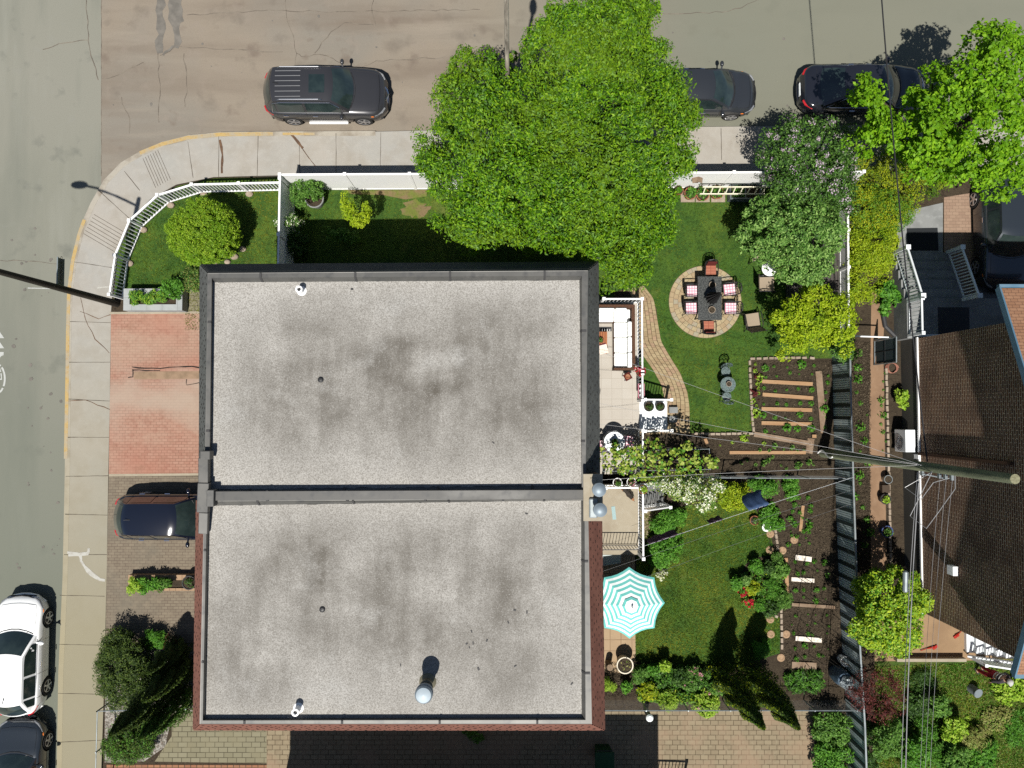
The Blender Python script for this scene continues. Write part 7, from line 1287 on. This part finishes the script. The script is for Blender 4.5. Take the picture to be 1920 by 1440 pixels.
# local frame: facing -Y; standing, leaning slightly
J = {'pelvis': ((0, 0, .95), (.15, .10)), 'waist': ((0, -.01, 1.08), (.135, .09)), 'chest': ((0, -.02, 1.3), (.17, .11)), 'neck': ((0, -.02, 1.47), .055), 'head': ((0, -.04, 1.6), (.078, .092)), 'crown': ((0, -.03, 1.69), (.06, .07)), 'nose': ((0, -.145, 1.585), .014)}
E = [('pelvis', 'waist'), ('waist', 'chest'), ('chest', 'neck'), ('neck', 'head'), ('head', 'crown'), ('head', 'nose')]
for s, sg in (('l', 1), ('r', -1)):
    J.update({s+'hip': ((sg*.1, 0, .88), .095), s+'knee': ((sg*.11, -.03, .5), .058), s+'ankle': ((sg*.11, .02, .09), .04), s+'toe': ((sg*.12, -.15, .035), .032), s+'sh': ((sg*.2, -.02, 1.4), .06), s+'elbow': ((sg*.27, -.02, 1.13), .042), s+'wrist': ((sg*.27, -.15, .93), .028), s+'palm': ((sg*.27, -.19, .86), (.034, .018))})
    E += [('pelvis', s+'hip'), (s+'hip', s+'knee'), (s+'knee', s+'ankle'), (s+'ankle', s+'toe'), ('chest', s+'sh'), (s+'sh', s+'elbow'), (s+'elbow', s+'wrist'), (s+'wrist', s+'palm')]
    for f in range(4):
        ox = sg*(.27+(f-1.5)*.019); ln = (.085, .095, .09, .07)[f]
        J[f'{s}f{f}a'] = ((ox, -.205, .815), .0085); J[f'{s}f{f}b'] = ((ox, -.21-.012, .815-ln*.45), .008); J[f'{s}f{f}c'] = ((ox, -.205, .815-ln*.9), .007); E += [(s+'palm', f'{s}f{f}a'), (f'{s}f{f}a', f'{s}f{f}b'), (f'{s}f{f}b', f'{s}f{f}c')]
    J[s+'ta'] = ((sg*.232, -.19, .865), .01); J[s+'tb'] = ((sg*.215, -.215, .825), .009); E += [(s+'palm', s+'ta'), (s+'ta', s+'tb')]
skin('body', J, E, m_skin, pe)
JT = {'pelvis': ((0, 0, .97), (.17, .12)), 'top': ((0, -.005, 1.06), (.155, .11))}; ET = [('pelvis', 'top')]
for s, sg in (('l', 1), ('r', -1)): JT.update({s+'h': ((sg*.1, 0, .86), .115), s+'k': ((sg*.11, -.03, .5), .08), s+'a': ((sg*.11, .015, .12), .062)}); ET += [('pelvis', s+'h'), (s+'h', s+'k'), (s+'k', s+'a')]
skin('trousers', JT, ET, m_redc, pe)
JJ = {'w': ((0, -.005, 1.02), (.175, .125)), 'c': ((0, -.02, 1.28), (.195, .13)), 'n': ((0, -.02, 1.44), (.09, .08))}; EJ = [('w', 'c'), ('c', 'n')]
for s, sg in (('l', 1), ('r', -1)): JJ.update({s+'s': ((sg*.2, -.02, 1.39), .078), s+'e': ((sg*.275, -.02, 1.13), .06), s+'w': ((sg*.272, -.13, .96), .045)}); EJ += [('c', s+'s'), (s+'s', s+'e'), (s+'e', s+'w')]
skin('jumper', JJ, EJ, m_jump, pe)
b = MB()
for z, rx, ry in ((1.06, .2, .152), (1.2, .208, .157), (1.33, .215, .15)):
    n = 28; b.loft([[(r*rx*math.cos(2*math.pi*k/n), -.015+r*ry*math.sin(2*math.pi*k/n), z+dz) for k in range(n)] for r, dz in ((.93, -.018), (1.0, -.015), (1.0, .015), (.93, .018))], cap=False)
b.build('jumper_band', m_capw, pe, True, False)
b = MB(); b.lathe([(.105, 1.63), (.112, 1.66), (.1, 1.72), (.06, 1.765), (.01, 1.775)], (0, -.035, 0), 20); b.add([(-.09, -.1, 1.645), (.09, -.1, 1.645), (.07, -.2, 1.63), (0, -.215, 1.628), (-.07, -.2, 1.63), (-.09, -.1, 1.655), (.09, -.1, 1.655), (.07, -.2, 1.64), (0, -.215, 1.638), (-.07, -.2, 1.64)], [(4, 3, 2, 1, 0), (5, 6, 7, 8, 9), (0, 1, 6, 5), (1, 2, 7, 6), (2, 3, 8, 7), (3, 4, 9, 8), (4, 0, 5, 9)]); b.build('cap', m_capw, pe, True, False)
b = MB(); b.ell((0, 0, 1.58), (.092, .09, .085), 12); b.build('hair', m_hair, pe, True, False)
b = MB(); [b.ell((sg*.033, -.123, 1.605), (.012, .006, .008), 8) for sg in (1, -1)]; b.bar((-.025, -.125, 1.535), (.025, -.125, 1.535), .004, .007); b.build('eyes_and_mouth', m_black, pe, False, False)
b = MB(); [b.ell((sg*.088, -.035, 1.59), (.012, .022, .032), 8) for sg in (1, -1)]; b.build('ears', m_skin, pe, True, False)
b = MB(); [b.loft([[(sg*.115+x*.5, y, z) for x, y in ((-.08, .07), (.08, .07), (.09, -.1), (.05, -.2), (-.05, -.2), (-.09, -.1))] for z in (0, .06)]) for sg in (1, -1)]; b.build('shoes', m_dgrey, pe, False, False)
pe.location = pp; pe.rotation_euler = (0, .1, .5)
dg_ = T('dog', 'small grey-backed dog with tan legs standing on the concrete balcony', 'dog', (0, 0, 0))
JD = {'hip': ((-.17, 0, .25), (.085, .085)), 'mid': ((-.03, 0, .26), (.082, .09)), 'chest': ((.12, 0, .25), (.09, .1)), 'neck': ((.22, 0, .31), .058), 'head': ((.3, 0, .35), (.055, .055)), 'muz': ((.38, 0, .32), .03), 'nose': ((.41, 0, .315), .018), 'tail1': ((-.25, 0, .3), .022), 'tail2': ((-.31, 0, .38), .014)}
ED = [('hip', 'mid'), ('mid', 'chest'), ('chest', 'neck'), ('neck', 'head'), ('head', 'muz'), ('muz', 'nose'), ('hip', 'tail1'), ('tail1', 'tail2')]
for s, sg in (('l', 1), ('r', -1)):
    JD.update({s+'k': ((-.13, sg*.075, .15), .04), s+'hk': ((-.23, sg*.08, .09), .022), s+'hp': ((-.21, sg*.08, .015), .024), s+'el': ((.11, sg*.075, .14), .032), s+'wr': ((.125, sg*.075, .07), .022), s+'fp': ((.145, sg*.075, .015), .025)})
    ED += [('hip', s+'k'), (s+'k', s+'hk'), (s+'hk', s+'hp'), ('chest', s+'el'), (s+'el', s+'wr'), (s+'wr', s+'fp')]
    JD.update({s+'ear': ((.27, sg*.055, .42), .018)}); ED += [('head', s+'ear')]
db = skin('body', JD, ED, m_dog, dg_); db.data.materials.append(m_dogt)
for p in db.data.polygons:
    c = p.center
    if c.z < .16 or c.x > .27: p.material_index = 1
b = MB(); [b.ell((.34, sg*.035, .365), (.008, .008, .008), 8) for sg in (1, -1)]; b.ell((.425, 0, .318), (.012, .014, .01), 8); b.build('eyes_and_nose', m_black, dg_, True, False)
dq = W(1177, 924, bz_+.25); dg_.location = (dq.x, dq.y, bz_); dg_.rotation_euler = (0, 0, -math.radians(52)); dg_.scale = (.95, 1.05, .9)
